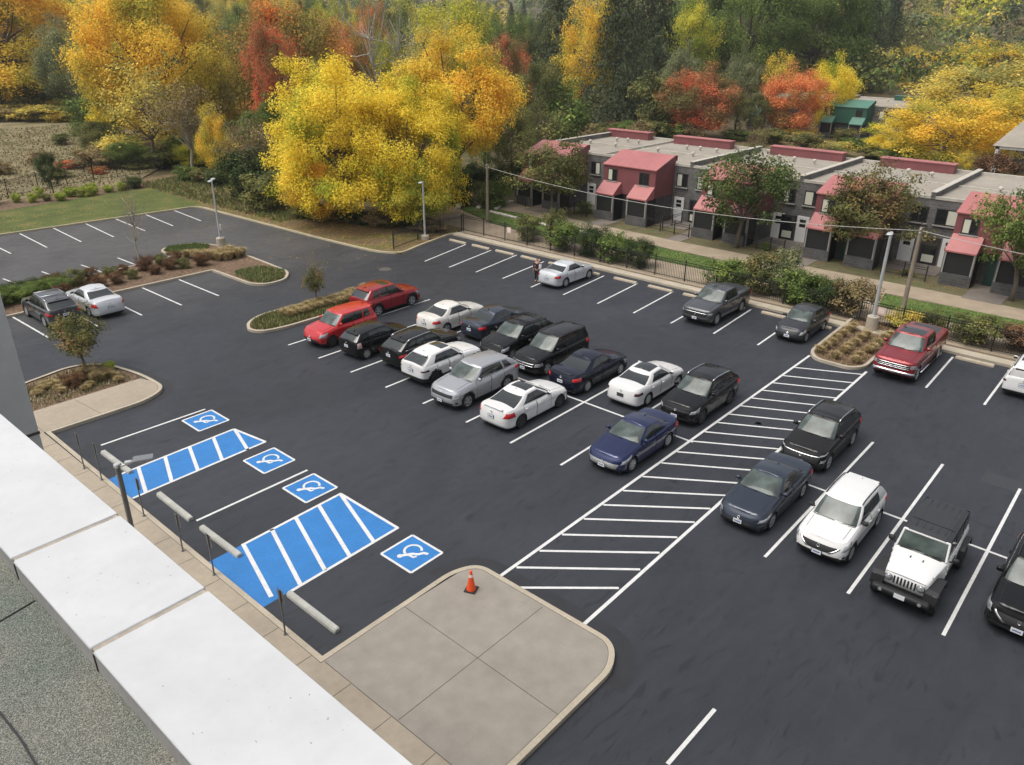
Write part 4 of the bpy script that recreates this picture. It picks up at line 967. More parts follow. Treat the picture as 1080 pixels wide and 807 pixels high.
car(suv(L=4.30, W=1.70, fo=.83, wb=2.50, r=.305, zs=.20, paint=paint((.035, .038, .042), .5, .3), clad=0, deck=[(0, .72), (.2, .82), (.8, .92), (1.15, .98), (2.4, 1.0), (4.3, 1.03)], cowl=1.10, rear_base=4.22, roof_f=1.85, roof_r=3.5, roof=[(1.1, 1.42), (1.8, 1.45), (2.4, 1.47), (3.1, 1.43), (3.7, 1.34), (4.3, 1.2)], doors=[1.38, 2.36, 3.2],
        win=[(.02, .42), (.45, .78)], spoiler=False, rim='s5', hl=[(.46, .52), (1.02, .58), (1.14, .90), (.56, .80)], grille=[(-.30, .52), (.30, .52), (.36, .68), (-.36, .68)], emb_f=.64),
    'small charcoal hatchback with round bright headlights parked left of the grassy island', 'car', -1, wheel_px=(849.4, 360.8), which='f')
car(pickup(paint=REDF, sunroof=(2.3, 3.2), steps=True, chrome_bumper=True, grbar=[.48, .60, .74], bedmat=mat('grey_bed_cover', (.05, .052, .055), .6)),
    'dark red pickup truck with chrome bumper and glass roof right of the grassy island', 'pickup truck', -1, name='pickup_truck', wheel_px=(965.2, 402), which='f')
car(suv(L=4.58, W=1.80, paint=WHITEP, fo=.90, wb=2.68, r=.33, zs=.22, clad=.13, deck=[(0, .74), (.2, .82), (.9, .92), (1.4, .98), (2.6, .99), (4.6, 1.04)], cowl=1.3, rear_base=4.5, roof_f=2.05, roof_r=4.05, roof=[(1.2, 1.42), (2.0, 1.46), (2.8, 1.48), (3.6, 1.45), (4.1, 1.40), (4.6, 1.28)], rails='black', sunroof=(2.2, 3.2), tlm=mat('dark_taillight', (.06, .012, .012), .15, coat=1), tl=[(.48, .64), (1.2, .64), (1.16, .80), (.5, .76)]),
    'white estate car at the right edge of the photo, tail to the camera', 'car', 1, u=43.2, v=3.72)
# --- left row beside the hedge
car(suv(L=4.66, W=1.86, fo=.95, wb=2.69, r=.36, paint=GREYM, rails='black', railm=M_CHROME, crossbars=(2.3, 3.3), barm=M_ALU, clad=.12, rim='s10', tl=[(.36, .62), (1.22, .68), (1.18, .86), (.44, .78)]),
    'dark grey crossover with roof bars at the far left, beside a silver sedan', 'car', 2, wheel_px=(48.3, 345.4), which='r')
car(sedan(L=4.86, W=1.84, fo=.95, wb=2.74, paint=SILV2, rim='s7', rear_base=4.15, deck=[(0, .72), (.25, .80), (.9, .93), (1.35, 1.0), (2.4, 1.0), (3.6, 1.05), (4.3, 1.09), (4.75, 1.06), (4.9, 1.0)], roof=[(1.2, 1.38), (2.0, 1.43), (2.6, 1.445), (3.2, 1.40), (3.7, 1.30), (4.3, 1.18)], tl=[(.46, .62), (1.18, .62), (1.12, .86), (.60, .86)]),
    'silver sedan right of the dark grey crossover with roof bars at the far left', 'car', 2, wheel_px=(95.2, 334.2), which='r')
# small luggage box between the roof bars of the grey crossover is part of its bars

# --- the white off-roader with black hard top
def offroader(loc, rz):
    root = empty('off_road_car', 'white open-country car with black hard top, black fenders and seven slot grille, facing the camera', 'car', loc, rz, 'cars parked in the lot')
    Wm, Bk, Gl = WHITEP, M_PLAST, M_GLASS; L = 4.78; F = 2.30
    soft = mat('black_hardtop', (.028, .030, .033), .55, noise=[(8, .1, 3)])
    hb = MB()                                            # hood: narrows to the nose, falls slightly
    def sec(x, hw_, z0, z1, cr):
        P_ = [(x, -hw_, z0), (x, -hw_, z1 - .05), (x, -hw_ + .05, z1)]
        for y in (-.6, -.25, .25, .6): P_.append((x, y * hw_, z1 + cr * (1 - (y) ** 2)))
        P_ += [(x, hw_ - .05, z1), (x, hw_, z1 - .05), (x, hw_, z0)]; return P_
    S = [sec(1.98, .56, .70, 1.13, .03), sec(1.90, .60, .68, 1.17, .035), sec(1.2, .68, .66, 1.22, .04), sec(.66, .755, .62, 1.25, .045)]
    V = [p for s_ in S for p in s_]; n = len(S[0]); Fs = [(i * n + k, i * n + k + 1, (i + 1) * n + k + 1, (i + 1) * n + k) for i in range(3) for k in range(n - 1)]
    Fs.append(tuple(range(n))); hb.add(V, Fs, Wm); o = hb.build('hood', root, True); fix_out(o); o.data.set_sharp_from_angle(angle=R(40))
    b = MB()
    for y in (-.18, .18): b.box((1.05, y, 1.275), (.10, .03, .03), Bk)
    for y in (-.60, .60): b.box((1.55, y * 1.03, 1.13), (.05, .03, .08), Bk)
    b.build('hood_latches', root)
    gb = MB(); gb.box((2.00, 0, .93), (.07, 1.12, .42), Wm, chamfer=.03, ry=.06)
    gr = gb.sharp('grille', root, 40)
    for k in range(7):
        sb = MB(); sb.box((2.035, (k - 3) * .098, .95), (.02, .052, .27), Bk, ry=.06, chamfer=.006); sb.build('grille_slot', gr)
    for sg in (1, -1):
        b = MB(); b.lathe([(.105, -.02), (.105, .035), (.085, .05), (.001, .065)], (2.03, sg * .45, .97), M_HEAD, 20, 'X', cap=False); b.lathe([(.118, -.02), (.118, .03), (.105, .035)], (2.03, sg * .45, .97), Bk, 20, 'X', cap=False); b.build('headlight', root, True)
    # bumper
    b = MB(); b.box((2.20, 0, .60), (.20, 1.62, .20), Bk, chamfer=.05); b.box((2.08, 0, .52), (.3, 1.2, .16), Bk, chamfer=.04)
    for sg in (1, -1): b.lathe([(.055, 0), (.055, .02), (.001, .022)], (2.295, sg * .56, .60), M_HEAD, 12, 'X', cap=False)
    b.sharp('bumper', root, 40)
    b = MB(); b.box((2.315, 0, .60), (.012, .305, .15), M_PLATE); b.build('license_plate', root)
    # tub
    b = MB(); b.box((-.67, 0, .95), (2.72, 1.54, .56), Wm, chamfer=.04); b.box((-.67, 0, .60), (2.6, 1.40, .22), Bk); b.sharp('body', root, 40)
    for sg in (1, -1):
        for x0, x1 in ((-.33, .60), (-1.22, -.36)):
            d = MB(); d.box(((x0 + x1) / 2, sg * .775, .93), (x1 - x0 - .03, .03, .56), Wm, chamfer=.012); dr = d.sharp('door', root, 40)
            h = MB(); h.box((x0 + .14, sg * .80, 1.08), (.16, .03, .035), Bk, chamfer=.008); h.build('handle', dr)
            h = MB(); h.box((x1 - .03, sg * .795, 1.02), (.08, .02, .05), Wm); h.box((x1 - .03, sg * .795, .82), (.08, .02, .05), Wm); h.build('hinges', dr)
    # windscreen frame, hard top
    b = MB(); P0, P1 = Vector((.62, 0, 1.25)), Vector((.34, 0, 1.74)); ang = math.atan2(P0.x - P1.x, P1.z - P0.z)
    c = (P0 + P1) / 2
    b.box((c.x, 0, 1.275), (.06, 1.48, .06), Wm, chamfer=.015); b.box((P1.x, 0, P1.z), (.07, 1.36, .06), Wm, chamfer=.015)
    for sg in (1, -1): b.tube([(P0.x, sg * .715, P0.z), (P1.x, sg * .655, P1.z)], .035, Wm, 8)
    b.sharp('windshield_frame', root, 45)
    b = MB(); b.add([(.63, -.70, 1.27), (.63, .70, 1.27), (.35, .645, 1.73), (.35, -.645, 1.73)], [(0, 1, 2, 3)], M_WSCR); o = b.build('windshield', root)
    b = MB()
    for y0, y1, zz in ((-.5, -.02, 0), (.08, .56, 0)): b.tube([(.70, y0, 1.30), (.62, y1, 1.34)], .012, Bk, 5)
    b.tube([(.70, -.6, 1.285), (.70, .6, 1.285)], .02, Bk, 5); b.build('wipers', root)
    b = MB(); hs_ = [(.36, .655, 1.76), (.20, .665, 1.80), (-.4, .67, 1.825), (-1.2, .67, 1.825), (-1.95, .66, 1.79), (-2.02, .65, 1.75)]
    V = []; n = 9
    for x, hw_, z in hs_:
        for k in range(n): t = -1 + 2 * k / (n - 1); V.append((x, hw_ * (abs(t) ** .9 * (1 if t > 0 else -1)), z + .035 * (1 - t ** 4) - (.05 if k in (0, n - 1) else 0)))
    b.add(V, [(i * n + k, i * n + k + 1, (i + 1) * n + k + 1, (i + 1) * n + k) for i in range(len(hs_) - 1) for k in range(n - 1)], soft)
    for y in (-.42, -.21, 0, .21, .42): b.box((-.85, y, 1.854), (1.9, .03, .010), soft, chamfer=.004)
    b.box((-.30, 0, 1.862), (.02, 1.26, .012), M_BLACK)
    o = b.build('hard_top', root, False); 
    b = MB()
    for sg in (1, -1):
        b.add([(.34, sg * .66, 1.76), (-2.02, sg * .655, 1.76), (-2.06, sg * .735, 1.23), (.60, sg * .735, 1.23)], [(0, 1, 2, 3)], soft)
    b.add([(-2.02, -.65, 1.76), (-2.02, .65, 1.76), (-2.06, .735, 1.2), (-2.06, -.735, 1.2)], [(0, 1, 2, 3)], soft); b.build('hard_top_sides', root)
    for sg in (1, -1):
        for x0, x1 in ((-.30, .42), (-1.17, -.40), (-1.95, -1.30)):
            w_ = MB(); xs_ = (x1 + (.0 if x1 < .4 else .0), x0)
            w_.add([(x1 - (.16 if x1 > .4 else 0), sg * .680, 1.70), (x0, sg * .680, 1.70), (x0, sg * .742, 1.28), (x1 + (.06 if x1 > .4 else 0), sg * .742, 1.28)], [(0, 1, 2, 3)], Gl); w_.build('side_window', root)
    w_ = MB(); w_.add([(-2.035, -.5, 1.70), (-2.035, .5, 1.70), (-2.07, .55, 1.30), (-2.07, -.55, 1.30)], [(0, 1, 2, 3)], Gl); w_.build('rear_window', root)
    # fenders
    for xw, x0, x1 in ((1.55, 2.06, .90), (-1.40, -.90, -2.08)):
        for sg in (1, -1):
            b = MB(); pr = [(x0 + .04, .68), (x0, .92), (xw + (.34 if x0 > xw else -.34) * (1 if x0 > xw else -1), .985), (xw - .34, .985), (x1, .86), (x1 - .07, .62)]
            V = []
            for x, z in pr: V += [(x, sg * .56 if xw > 0 else sg * .74, z), (x, sg * .935, z - .02), (x, sg * .935, z - .10), (x, sg * .60, z - .08)]
            Fs = [(i * 4 + k, i * 4 + (k + 1) % 4, (i + 1) * 4 + (k + 1) % 4, (i + 1) * 4 + k) for i in range(len(pr) - 1) for k in range(4)] + [(0, 1, 2, 3), (23, 22, 21, 20)]
            b.add(V, Fs, Bk); o = b.build('fender', root); fix_out(o)
            wheel(root, xw - (0 if xw > 0 else 0), sg * .80, sg, .40, .25, 'd5')
            if xw > 0:
                b = MB(); b.box((2.045, sg * .80, .885), (.03, .16, .05), M_HEAD, chamfer=.01); b.build('running_light', root)
    b = MB(); b.box((0, 0, .50), (4.1, .9, .2), Bk)
    for xw in (1.55, -1.40): b.box((xw, 0, .62), (.9, 1.1, .44), Bk)
    b.build('underbody', root)
    for sg in (1, -1):
        b = MB(); b.box((.42, sg * .93, 1.30), (.10, .20, .17), Bk, chamfer=.035); b.tube([(.45, sg * .76, 1.2), (.43, sg * .88, 1.26)], .025, Bk, 6); b.sharp('side_mirror', root, 40)
        b = MB(); b.box((-2.03, sg * .68, 1.02), (.06, .14, .24), M_TAIL, chamfer=.01); b.build('taillight', root)
    b = MB(); b.lathe([(.25, -.12), (.39, -.12), (.39, .10), (.30, .12), (.001, .1)], (-2.22, 0, 1.05), M_TYRE, 24, 'X', cap=False); b.sharp('spare_wheel', root, 40)
    return root
wu, wv = g(984, 646.7); offroader((wu + 1.55, wv + .87, 0), PI)
# ================================================================== THE BUILDING WE STAND ON
M_COPE = mat('white_coping', (0.50, 0.51, 0.518), 0.65, noise=[(1.2, 0.06, 4), (7, 0.05, 6), (30, 0.02, 4)])
M_MORTAR = mat('coping_joint', (0.33, 0.29, 0.24), 0.95, noise=[(40, .25, 4)])
M_PARA = mat('parapet_face', (0.24, 0.235, 0.225), 0.9, noise=[(6, .12, 5), (60, .1, 3)])
M_SPECK = mat('dirt_speck', (0.22, 0.20, 0.19), 0.9)
def gravel_mat():
    m = bpy.data.materials.new('mineral_roofing'); m.use_nodes = True; n = m.node_tree.nodes; l = m.node_tree.links; b = n['Principled BSDF']; b.inputs['Roughness'].default_value = .95; b.inputs['Specular IOR Level'].default_value = .15
    tc = n.new('ShaderNodeTexCoord'); vo = n.new('ShaderNodeTexVoronoi'); vo.inputs['Scale'].default_value = 640; l.new(tc.outputs['Object'], vo.inputs['Vector'])
    sx = n.new('ShaderNodeSeparateColor'); l.new(vo.outputs['Color'], sx.inputs[0])
    cr = n.new('ShaderNodeValToRGB'); e = cr.color_ramp.elements; e[0].position = 0; e[0].color = (.05, .052, .048, 1); e[1].position = 1; e[1].color = (.48, .48, .45, 1)
    for p, c in ((.35, (.15, .155, .143, 1)), (.75, (.245, .25, .23, 1))): x = e.new(p); x.color = c
    l.new(sx.outputs[0], cr.inputs[0])
    t = n.new('ShaderNodeTexNoise'); t.inputs['Scale'].default_value = 3.5; t.inputs['Detail'].default_value = 5; l.new(tc.outputs['Object'], t.inputs[0])
    cr2 = n.new('ShaderNodeValToRGB'); e = cr2.color_ramp.elements; e[0].position = .35; e[0].color = (.84, .92, .86, 1); e[1].position = .68; e[1].color = (1.15, 1.08, 1.0, 1); l.new(t.outputs['Fac'], cr2.inputs[0])
    mx = n.new('ShaderNodeMix'); mx.data_type = 'RGBA'; mx.blend_type = 'MULTIPLY'; mx.inputs['Factor'].default_value = 1; l.new(cr.outputs[0], mx.inputs['A']); l.new(cr2.outputs[0], mx.inputs['B']); l.new(mx.outputs['Result'], b.inputs['Base Color'])
    bp = n.new('ShaderNodeBump'); bp.inputs['Strength'].default_value = .7; bp.inputs['Distance'].default_value = .004; l.new(vo.outputs['Distance'], bp.inputs['Height']); l.new(bp.outputs[0], b.inputs['Normal'])
    return m
M_GRAVEL = gravel_mat()
bld = empty('office_building', 'building in the foreground with white parapet coping above a grey mineral felt roof', 'building', (0, 0, 0))
ZC = CAMH - 1.40
b = MB(); b.box((-4.8, 3, 7.2), (10.8, 30, 14.4), mat('precast_wall', (0.42, 0.39, 0.34), .9, noise=[(1, .08, 5)])); b.build('wall', bld)
b = MB(); b.poly([(-5, -6), (.44, -6), (.44, 12), (-5, 12)], ZC - .070, M_GRAVEL); b.build('roof', bld)
JV = [-3.0, -1.8, -.6, .6, 1.73, 2.262, 3.40, 4.55, 5.8]
for v0_, v in zip(JV, JV[1:]):
    hl_ = (v - v0_) / 2; b = MB(); b.box((.575, v - hl_, ZC - .007), (.305, hl_ * 2 - .017, .014), M_COPE, chamfer=.003)
    o = b.sharp('coping_slab', bld, 40)
    rnd = random.Random(int(v * 100)); sp = MB()
    for k in range(60):
        x, y = .575 + rnd.uniform(-.13, .13), v - hl_ + rnd.gauss(.0, .14); r_ = rnd.choice([.0006, .0009, .0014, .002])
        if abs(y - v + hl_) > hl_ - .02: continue
        e_ = rnd.uniform(.4, 1.6); t0 = rnd.uniform(0, PI)
        sp.poly([(x + r_ * math.cos(t) * e_, y + r_ * math.sin(t + t0) / e_) for t in np.linspace(0, 2 * PI, 7, endpoint=False)], ZC + .0006, M_SPECK)
    sp.build('dirt_specks', o)
b = MB(); b.box((.575, 1.0, ZC - .0275), (.296, 9.6, .047), M_MORTAR); b.build('mortar', bld)
b = MB(); b.box((.4305, 1.0, ZC - .060), (.012, 9.6, .091), M_PARA)
for v in JV: b.box((.4240, v, ZC - .055), (.004, .006, .075), M_BLACK)
b.build('parapet_face', bld)
b = MB(); P0, P1 = g(-2, 748, ZC - .06), g(40, 809, ZC - .06)
b.strip([P0, ((P0[0] + P1[0]) / 2 + .004, (P0[1] + P1[1]) / 2), P1], .0045, ZC - .08, ZC - .0665, M_BLACK); b.build('felt_seam', bld); b = MB(); P0, P1 = g(-3, 654, ZC - .06), g(36, 631, ZC - .06)
b.strip([P0, P1], .004, ZC - .08, ZC - .067, M_BLACK); b.build('felt_seam', bld)
M_WING = mat('grey_wing_wall', (0.62, 0.625, 0.615), .8, noise=[(.8, .07, 5), (9, .05, 4)])
b = MB(); b.box((-1.5, 7.4, 7.0), (6.0, 3.0, 15.0), M_WING); b.box((-1.5, 7.4, 15.1), (6.2, 3.2, .2), M_WING); b.build('wing_wall', bld)
zj = None
b = MB()
lo_, hi_ = 6.0, 15.0
for _ in range(30):
    md_ = (lo_ + hi_) / 2; d_ = np.array([1.5, 5.9, md_ - CAMH]); y_ = 403.5 - F_PX * (d_ @ UP) / (d_ @ FW)
    if y_ > 456: lo_ = md_
    else: hi_ = md_
for z in (3, 6, lo_, lo_ + 3.2): b.box((-1.5, 5.897, z), (6.01, .006, .02), M_JOINT)
b.build('wall_joint', bld)

# ================================================================== STREET FURNITURE
def group_copies(root, spots):
    pass
# wheel stops
def wheel_stop(loc, rz, L, m, label, group):
    o = None; b = MB()
    pr = [(-.115, 0), (-.105, .09), (-.065, .14), (.065, .14), (.105, .09), (.115, 0)]
    V = []
    for y in (-L / 2, -L / 2 + .05, L / 2 - .05, L / 2):
        k = .8 if abs(y) > L / 2 - .02 else 1
        for x, z in pr: V.append((x * k, y, z * (k if z > 0 else 1)))
    Fs = [(i * 6 + k, i * 6 + k + 1, (i + 1) * 6 + k + 1, (i + 1) * 6 + k) for i in range(3) for k in range(5)] + [tuple(range(6)), tuple(range(23, 17, -1))]
    b.add(V, Fs, m)
    o = b.build('wheel_stop'); fix_out(o); o.location = loc; o.rotation_euler = (0, 0, rz)
    return tag(o, label, 'wheel stop', group)
for (v, lab) in ((29.5, 'pale concrete wheel stop of the farthest accessible bay, beside the near lamp head'), (24.8, 'pale concrete wheel stop between the first blue hatching and the white line'), (21.65, 'pale concrete wheel stop touching the left edge of the larger blue hatching'), (16.42, 'pale concrete wheel stop of the accessible bay nearest the corner apron')):
    wheel_stop((9.85, v, 0), random.Random(v).uniform(-.02, .02), 2.45, M_STOP, lab, 'wheel stops of the accessible bays')
far = [(44.1, 'at the far corner of the fence line'), (41.6, 'second from the far corner of the fence line'), (39.1, 'third from the far corner of the fence line'), (36.55, 'left of the standing person'), (33.9, 'in front of the space left of the silver white sedan'), (31.2, 'before the nose of the silver white sedan'), (28.15, 'right of the silver white sedan'), (25.4, 'second to the right of the silver white sedan'), (22.75, 'just left of the dark grey pickup'), (20.3, 'behind the dark grey pickup'), (17.35, 'between the dark grey pickup and the small charcoal hatchback'), (14.9, 'behind the small charcoal hatchback'), (6.45, 'in the empty space right of the dark red pickup'), (9.0, 'behind the dark red pickup'), (3.8, 'before the nose of the white estate car')]
for v, lab in far:
    wheel_stop((43.75 + (44.9 - v) * .022, v, 0), .01 * math.sin(v), 1.85, M_STOPT, 'tan concrete wheel stop ' + lab, 'wheel stops along the fence')
# accessible parking signs on thin posts (seen from behind and from the side)
M_SGN = mat('sign_face', (.55, .57, .60), .5); M_SGNB = mat('sign_back', (.16, .165, .17), .45, .4)
signs = [((89, 494), 1.55, 'farthest thin sign post by the car park corner'), ((107.5, 506), 1.60, 'thin sign post left of the tall lamp pole'), ((152, 544), 1.55, 'thin sign post just right of the tall lamp pole'), ((193, 581), 1.45, 'thin sign post by the second wheel stop'), ((226, 606), 1.55, 'thin sign post by the third wheel stop'), ((301, 669), 1.6, 'nearest thin sign post by the corner apron')]
for (p, h, lab) in signs:
    u, v = g(*p, .15)
    r_ = empty('sign_post', lab, 'sign post', (u, v, .145), 0, 'sign posts along the pavement')
    b = MB(); b.box((0, 0, h / 2), (.035, .055, h), M_DPOLE, chamfer=.006); b.lathe([(.06, 0), (.055, .02), (.03, .025)], (0, 0, 0), M_DPOLE, 10); b.build('post', r_)
    b = MB(); b.box((.026, 0, h - .24), (.006, .30, .45), M_SGNB, chamfer=.002); b.box((.031, 0, h - .24), (.003, .28, .43), M_SGN); b.build('sign_plate', r_)
# lamp posts
def lamp(loc, h, heads, label, rz=0, base=0.0, m=M_GALV, r0=.09, r1=.055):
    r_ = empty('street_lamp', label, 'lamp post', loc, rz, 'lamp posts of the car park')
    b = MB()
    if base: 
        q = MB(); q.lathe([(.33, -.1), (.33, base - .04), (.29, base)], (0, 0, 0), M_CONC, 24); q.sharp('concrete_base', r_, 40)
    b.lathe([(.17, base), (.17, base + .03), (r0, base + .05)], (0, 0, 0), m, 14); b.tube([(0, 0, base), (0, 0, h)], [r0, r1], m, 12); b.sharp('pole', r_, 40)
    for a, L in heads:
        q = MB(); dx, dy = math.cos(a), math.sin(a)
        q.tube([(0, 0, h - .10), (dx * .25, dy * .25, h - .04)], .03, m, 8)
        q.box((dx * (.25 + L / 2), dy * (.25 + L / 2), h - .02), (L, .30, .10), m, rz=a, chamfer=.03, taper=.9)
        o = q.sharp('lamp_head', r_, 40)
        q = MB(); q.box((dx * (.25 + L / 2), dy * (.25 + L / 2), h - .075), (L * .8, .24, .02), M_SGN, rz=a); q.build('diffuser', o)
    return r_
L1 = lamp((*g(234, 262), .11), 5.15, [(PI * .27, .45), (PI * 1.27, .45)], 'pale lamp post with two heads on the left island among tan grasses', base=.75)
b = MB(); b.box((.10, -.08, 1.55), (.06, .32, .42), mat('white_box', (.75, .76, .78), .5), chamfer=.01, rz=-.6); b.build('notice_box', L1)
lamp((42.35, 46.45, .1), 4.65, [(PI * 1.15, .42)], 'pale lamp post at the kink of the far kerb in front of the yellow trees', base=.35)
lamp((45.6, 12.15, .11), 5.75, [(PI * 1.05, .55)], 'pale lamp post with concrete base on the right island of straw grass', base=.85, r0=.10, r1=.08)
NL = empty('street_lamp', 'dark square lamp post close to the parapet, its flat head over the first wheel stop', 'lamp post', (7.62, 22.85, .145), 0, 'lamp posts of the car park')
b = MB(); b.box((0, 0, 1.70), (.13, .13, 3.4), M_DPOLE, chamfer=.02); b.build('pole', NL)
b = MB(); b.box((.02, .02, 3.36), (.20, .16, .14), M_GALV, chamfer=.02, rz=.2); b.tube([(0, 0, 3.30), (.42, -.22, 3.42)], .035, M_GALV, 8); b.box((.30, -.12, 3.40), (.22, .14, .10), M_GALV, rz=-.5, chamfer=.02)
o = b.sharp('bracket', NL, 40)
b = MB(); b.box((.66, -.40, 3.50), (.62, .34, .09), mat('grey_lamp_head', (.22, .23, .24), .35, .4), rz=-.5, chamfer=.03, taper=.9); b.sharp('lamp_head', NL, 40)
# traffic cone
cu, cv = g(497, 622, .15)
CN = empty('traffic_cone', 'orange traffic cone with pale collar on the tip of the corner apron', 'traffic cone', (cu, cv, .148))
b = MB(); b.box((0, 0, .02), (.37, .37, .04), M_PLAST, chamfer=.012, rz=.4); b.build('base', CN)
M_OR = mat('cone_orange', (.80, .085, .015), .5); b = MB(); b.lathe([(.150, .04), (.143, .07), (.045, .62), (.040, .72), (.028, .725), (.001, .72)], (0, 0, 0), M_OR, 24); b.sharp('cone', CN, 40)
b = MB(); b.lathe([(.0695, .50), (.053, .60)], (0, 0, 0), mat('cone_collar', (.80, .62, .52), .5), 24, cap=False); b.sharp('collar', CN)
# gas meter like marker by the bed
b = MB(); mu, mv = g(83.5, 389, .12)
# utility poles and cables
def upole(loc, h, label):
    r_ = empty('utility_pole', label, 'utility pole', loc)
    b = MB(); b.tube([(0, 0, -.2), (0, 0, h)], [.15, .10], M_WOODP, 12); b.sharp('pole', r_, 40)
    b = MB(); b.box((.12, 0, h - .25), (.14, .10, .12), M_GALV, chamfer=.02); b.tube([(0, 0, h - .9), (.18, .02, h - .9)], .03, M_GALV, 6)
    for z in (h - .12, h - .35): b.lathe([(.03, 0), (.045, .03), (.03, .06), (.001, .07)], (-.13, 0, z), M_SGN, 10)
    b.build('fittings', r_); return r_
upole((50.43, 47.03, .1), 5.0, 'grey wooden utility pole at the left end of the grass strip'); upole((50.5, 11.85, .1), 5.2, 'grey wooden utility pole in the grass strip behind the right lamp post')
def cable(P_, Q_, sag, label, r=.021):
    pts = []
    for k in range(17):
        t = k / 16; p = Vector(P_) * (1 - t) + Vector(Q_) * t; p.z -= sag * 4 * t * (1 - t); pts.append(p - Vector(P_))
    b = MB(); b.tube(pts, r, mat('pale_cable', (.42, .41, .38), .6), 6); o = b.build('overhead_cable', None, True); o.location = P_; return tag(o, label, 'cable')
cable((50.43, 47.03, 4.85), (50.5, 11.85, 5.1), 1.0, 'long pale overhead cable between the two utility poles')
cable((50.5, 11.85, 5.1), (50.2, -14, 4.9), .55, 'pale overhead cable running from the right utility pole out of the photo')
cable((50.43, 47.03, 4.6), (60.0, 56.0, 4.4), .2, 'thin cable from the left utility pole towards the wood', .018)

# ------------------------------------------------------------------ fences
def fence(pts, label, h=1.35, gap=.125, post=2.4, m=M_BLACK, z=.1, pr=.013, picket=True, group=None):
    o0 = Vector((pts[0][0], pts[0][1], z)); r_ = empty('picket_fence', label, 'fence', o0, 0, group)
    for a, c in zip(pts, pts[1:]):
        A, B = Vector((a[0], a[1], 0)), Vector((c[0], c[1], 0)); Lg = (B - A).length; n = max(1, round(Lg / post)); d = (B - A).normalized()
        for k in range(n):
            P_ = A + (B - A) * k / n - Vector((o0.x, o0.y, 0)); Q_ = A + (B - A) * (k + 1) / n - Vector((o0.x, o0.y, 0))
            b = MB(); b.box((P_.x, P_.y, h / 2 + .04), (.075, .075, h + .14), m, rz=math.atan2(d.y, d.x), chamfer=.01); b.lathe([(.035, 0), (.05, .03), (.001, .08)], (P_.x, P_.y, h + .1), m, 8); b.build('post', r_)
            b = MB(); c_ = (P_ + Q_) / 2; lw = (Q_ - P_).length - .075
            for zz in (.12, h - .18, h - .03): b.box((c_.x, c_.y, zz), (lw, .03, .035), m, rz=math.atan2(d.y, d.x))
            if picket:
                nn = int(lw / gap)
                for q in range(1, nn): p = P_ + (Q_ - P_) * q / nn; b.box((p.x, p.y, h / 2 + .03), (pr * 1.4, pr * 1.4, h - .05), m, rz=math.atan2(d.y, d.x))
            b.build('panel', r_)
        b = MB(); P_ = B - Vector((o0.x, o0.y, 0)); b.box((P_.x, P_.y, h / 2 + .04), (.075, .075, h + .14), m); b.build('post', r_)
    return r_
fence([(46.55, 46.2), (46.75, -8)], 'black metal picket fence along the far kerb in front of the tan path')
fence([(38.6, 46.0), (41.8, 46.7), (46.45, 46.3)], 'black metal picket fence under the yellow trees behind the kinked kerb', h=1.3)
fence([(-8, 85.6), (25.5, 88.6), (29.0, 90.6), (35.3, 92.3), (43, 92.3)], 'dark metal fence between the left planting bed and the meadow', h=1.7, gap=.16, post=2.9)
for i, (u, v, lab) in enumerate(((46.45, 40.9, 'small faded notice board on the far fence left of the evergreens'), (46.5, 12.0, 'small faded notice board on the fence behind the right lamp post'))):
    b = MB(); b.box((0, 0, 0), (.012, .42, .48), mat('faded_notice', (.66, .48, .42), .6), chamfer=.003); b.box((-.008, 0, .02), (.004, .34, .30), mat('faded_notice_panel', (.78, .66, .60), .6)); o = b.build('notice_board'); o.location = (u - .05, v, 1.05); tag(o, lab, 'sign', 'notice boards on the fence')
def yardfence(pts, label):
    fence(pts, label, h=.95, gap=.9, post=1.3, z=.16, group='low yard fences')
yardfence([(57.6, 30.9), (57.9, 35.2)], 'low black rail fence before the yard left of the broad street tree')
yardfence([(58.4, 33.9), (61.6, 33.9)], 'low black rail beside the white door left of the broad street tree')
yardfence([(57.9, 41.6), (58.1, 44.6)], 'low black rail fence before the leftmost yard')
yardfence([(57.8, 12.6), (58.0, 15.6)], 'low black rail fence before the yard left of the right utility pole')
yardfence([(57.8, 22.8), (58.0, 26.2)], 'low black rail fence before the yard with two white doors')
yardfence([(57.3, 48.4), (60.5, 52.5)], 'black rail fence beside the planter steps at the left end of the town houses')
# white stones and planter steps at the left end of the strip
M_STONE = mat('pale_stone', (.55, .52, .45), .9, noise=[(5, .15, 5)])
def stones(pts, label, n, s=.34, h=.22):
    rnd = random.Random(n); b = MB(); L = [Vector(p) for p in pts]; tot = sum((q - p).length for p, q in zip(L, L[1:]))
    for k in range(n):
        d = tot * (k + .5) / n
        for p, q in zip(L, L[1:]):
            if d <= (q - p).length: c = p + (q - p) * d / (q - p).length; a = math.atan2((q - p).y, (q - p).x); break
            d -= (q - p).length
        b.box((c.x + rnd.uniform(-.05, .05), c.y, .1 + h / 2 * .8), (tot / n * rnd.uniform(.75, .95), s * rnd.uniform(.8, 1.2), h * rnd.uniform(.7, 1.1)), M_STONE, rz=a + rnd.uniform(-.15, .15), chamfer=.04)
    o = b.sharp('stone_edging', None, 40); return tag(o, label, 'stone edging')
stones([(53.3, 49.4), (52.95, 45.1), (52.6, 40.9), (52.8, 37.2)], 'row of pale stones along the grass strip', 26)
for pts, lab in (([(52.4, 52.6), (53.3, 53.6), (55.4, 53.9)], 'topmost curved pale stone planter edge'), ([(53.6, 51.2), (55.6, 52.4), (57.2, 52.2)], 'middle pale stone planter step'), ([(54.4, 49.6), (56.4, 50.8), (58.2, 50.9)], 'lowest pale stone planter step')): stones(pts, lab, 6, .40, .28)

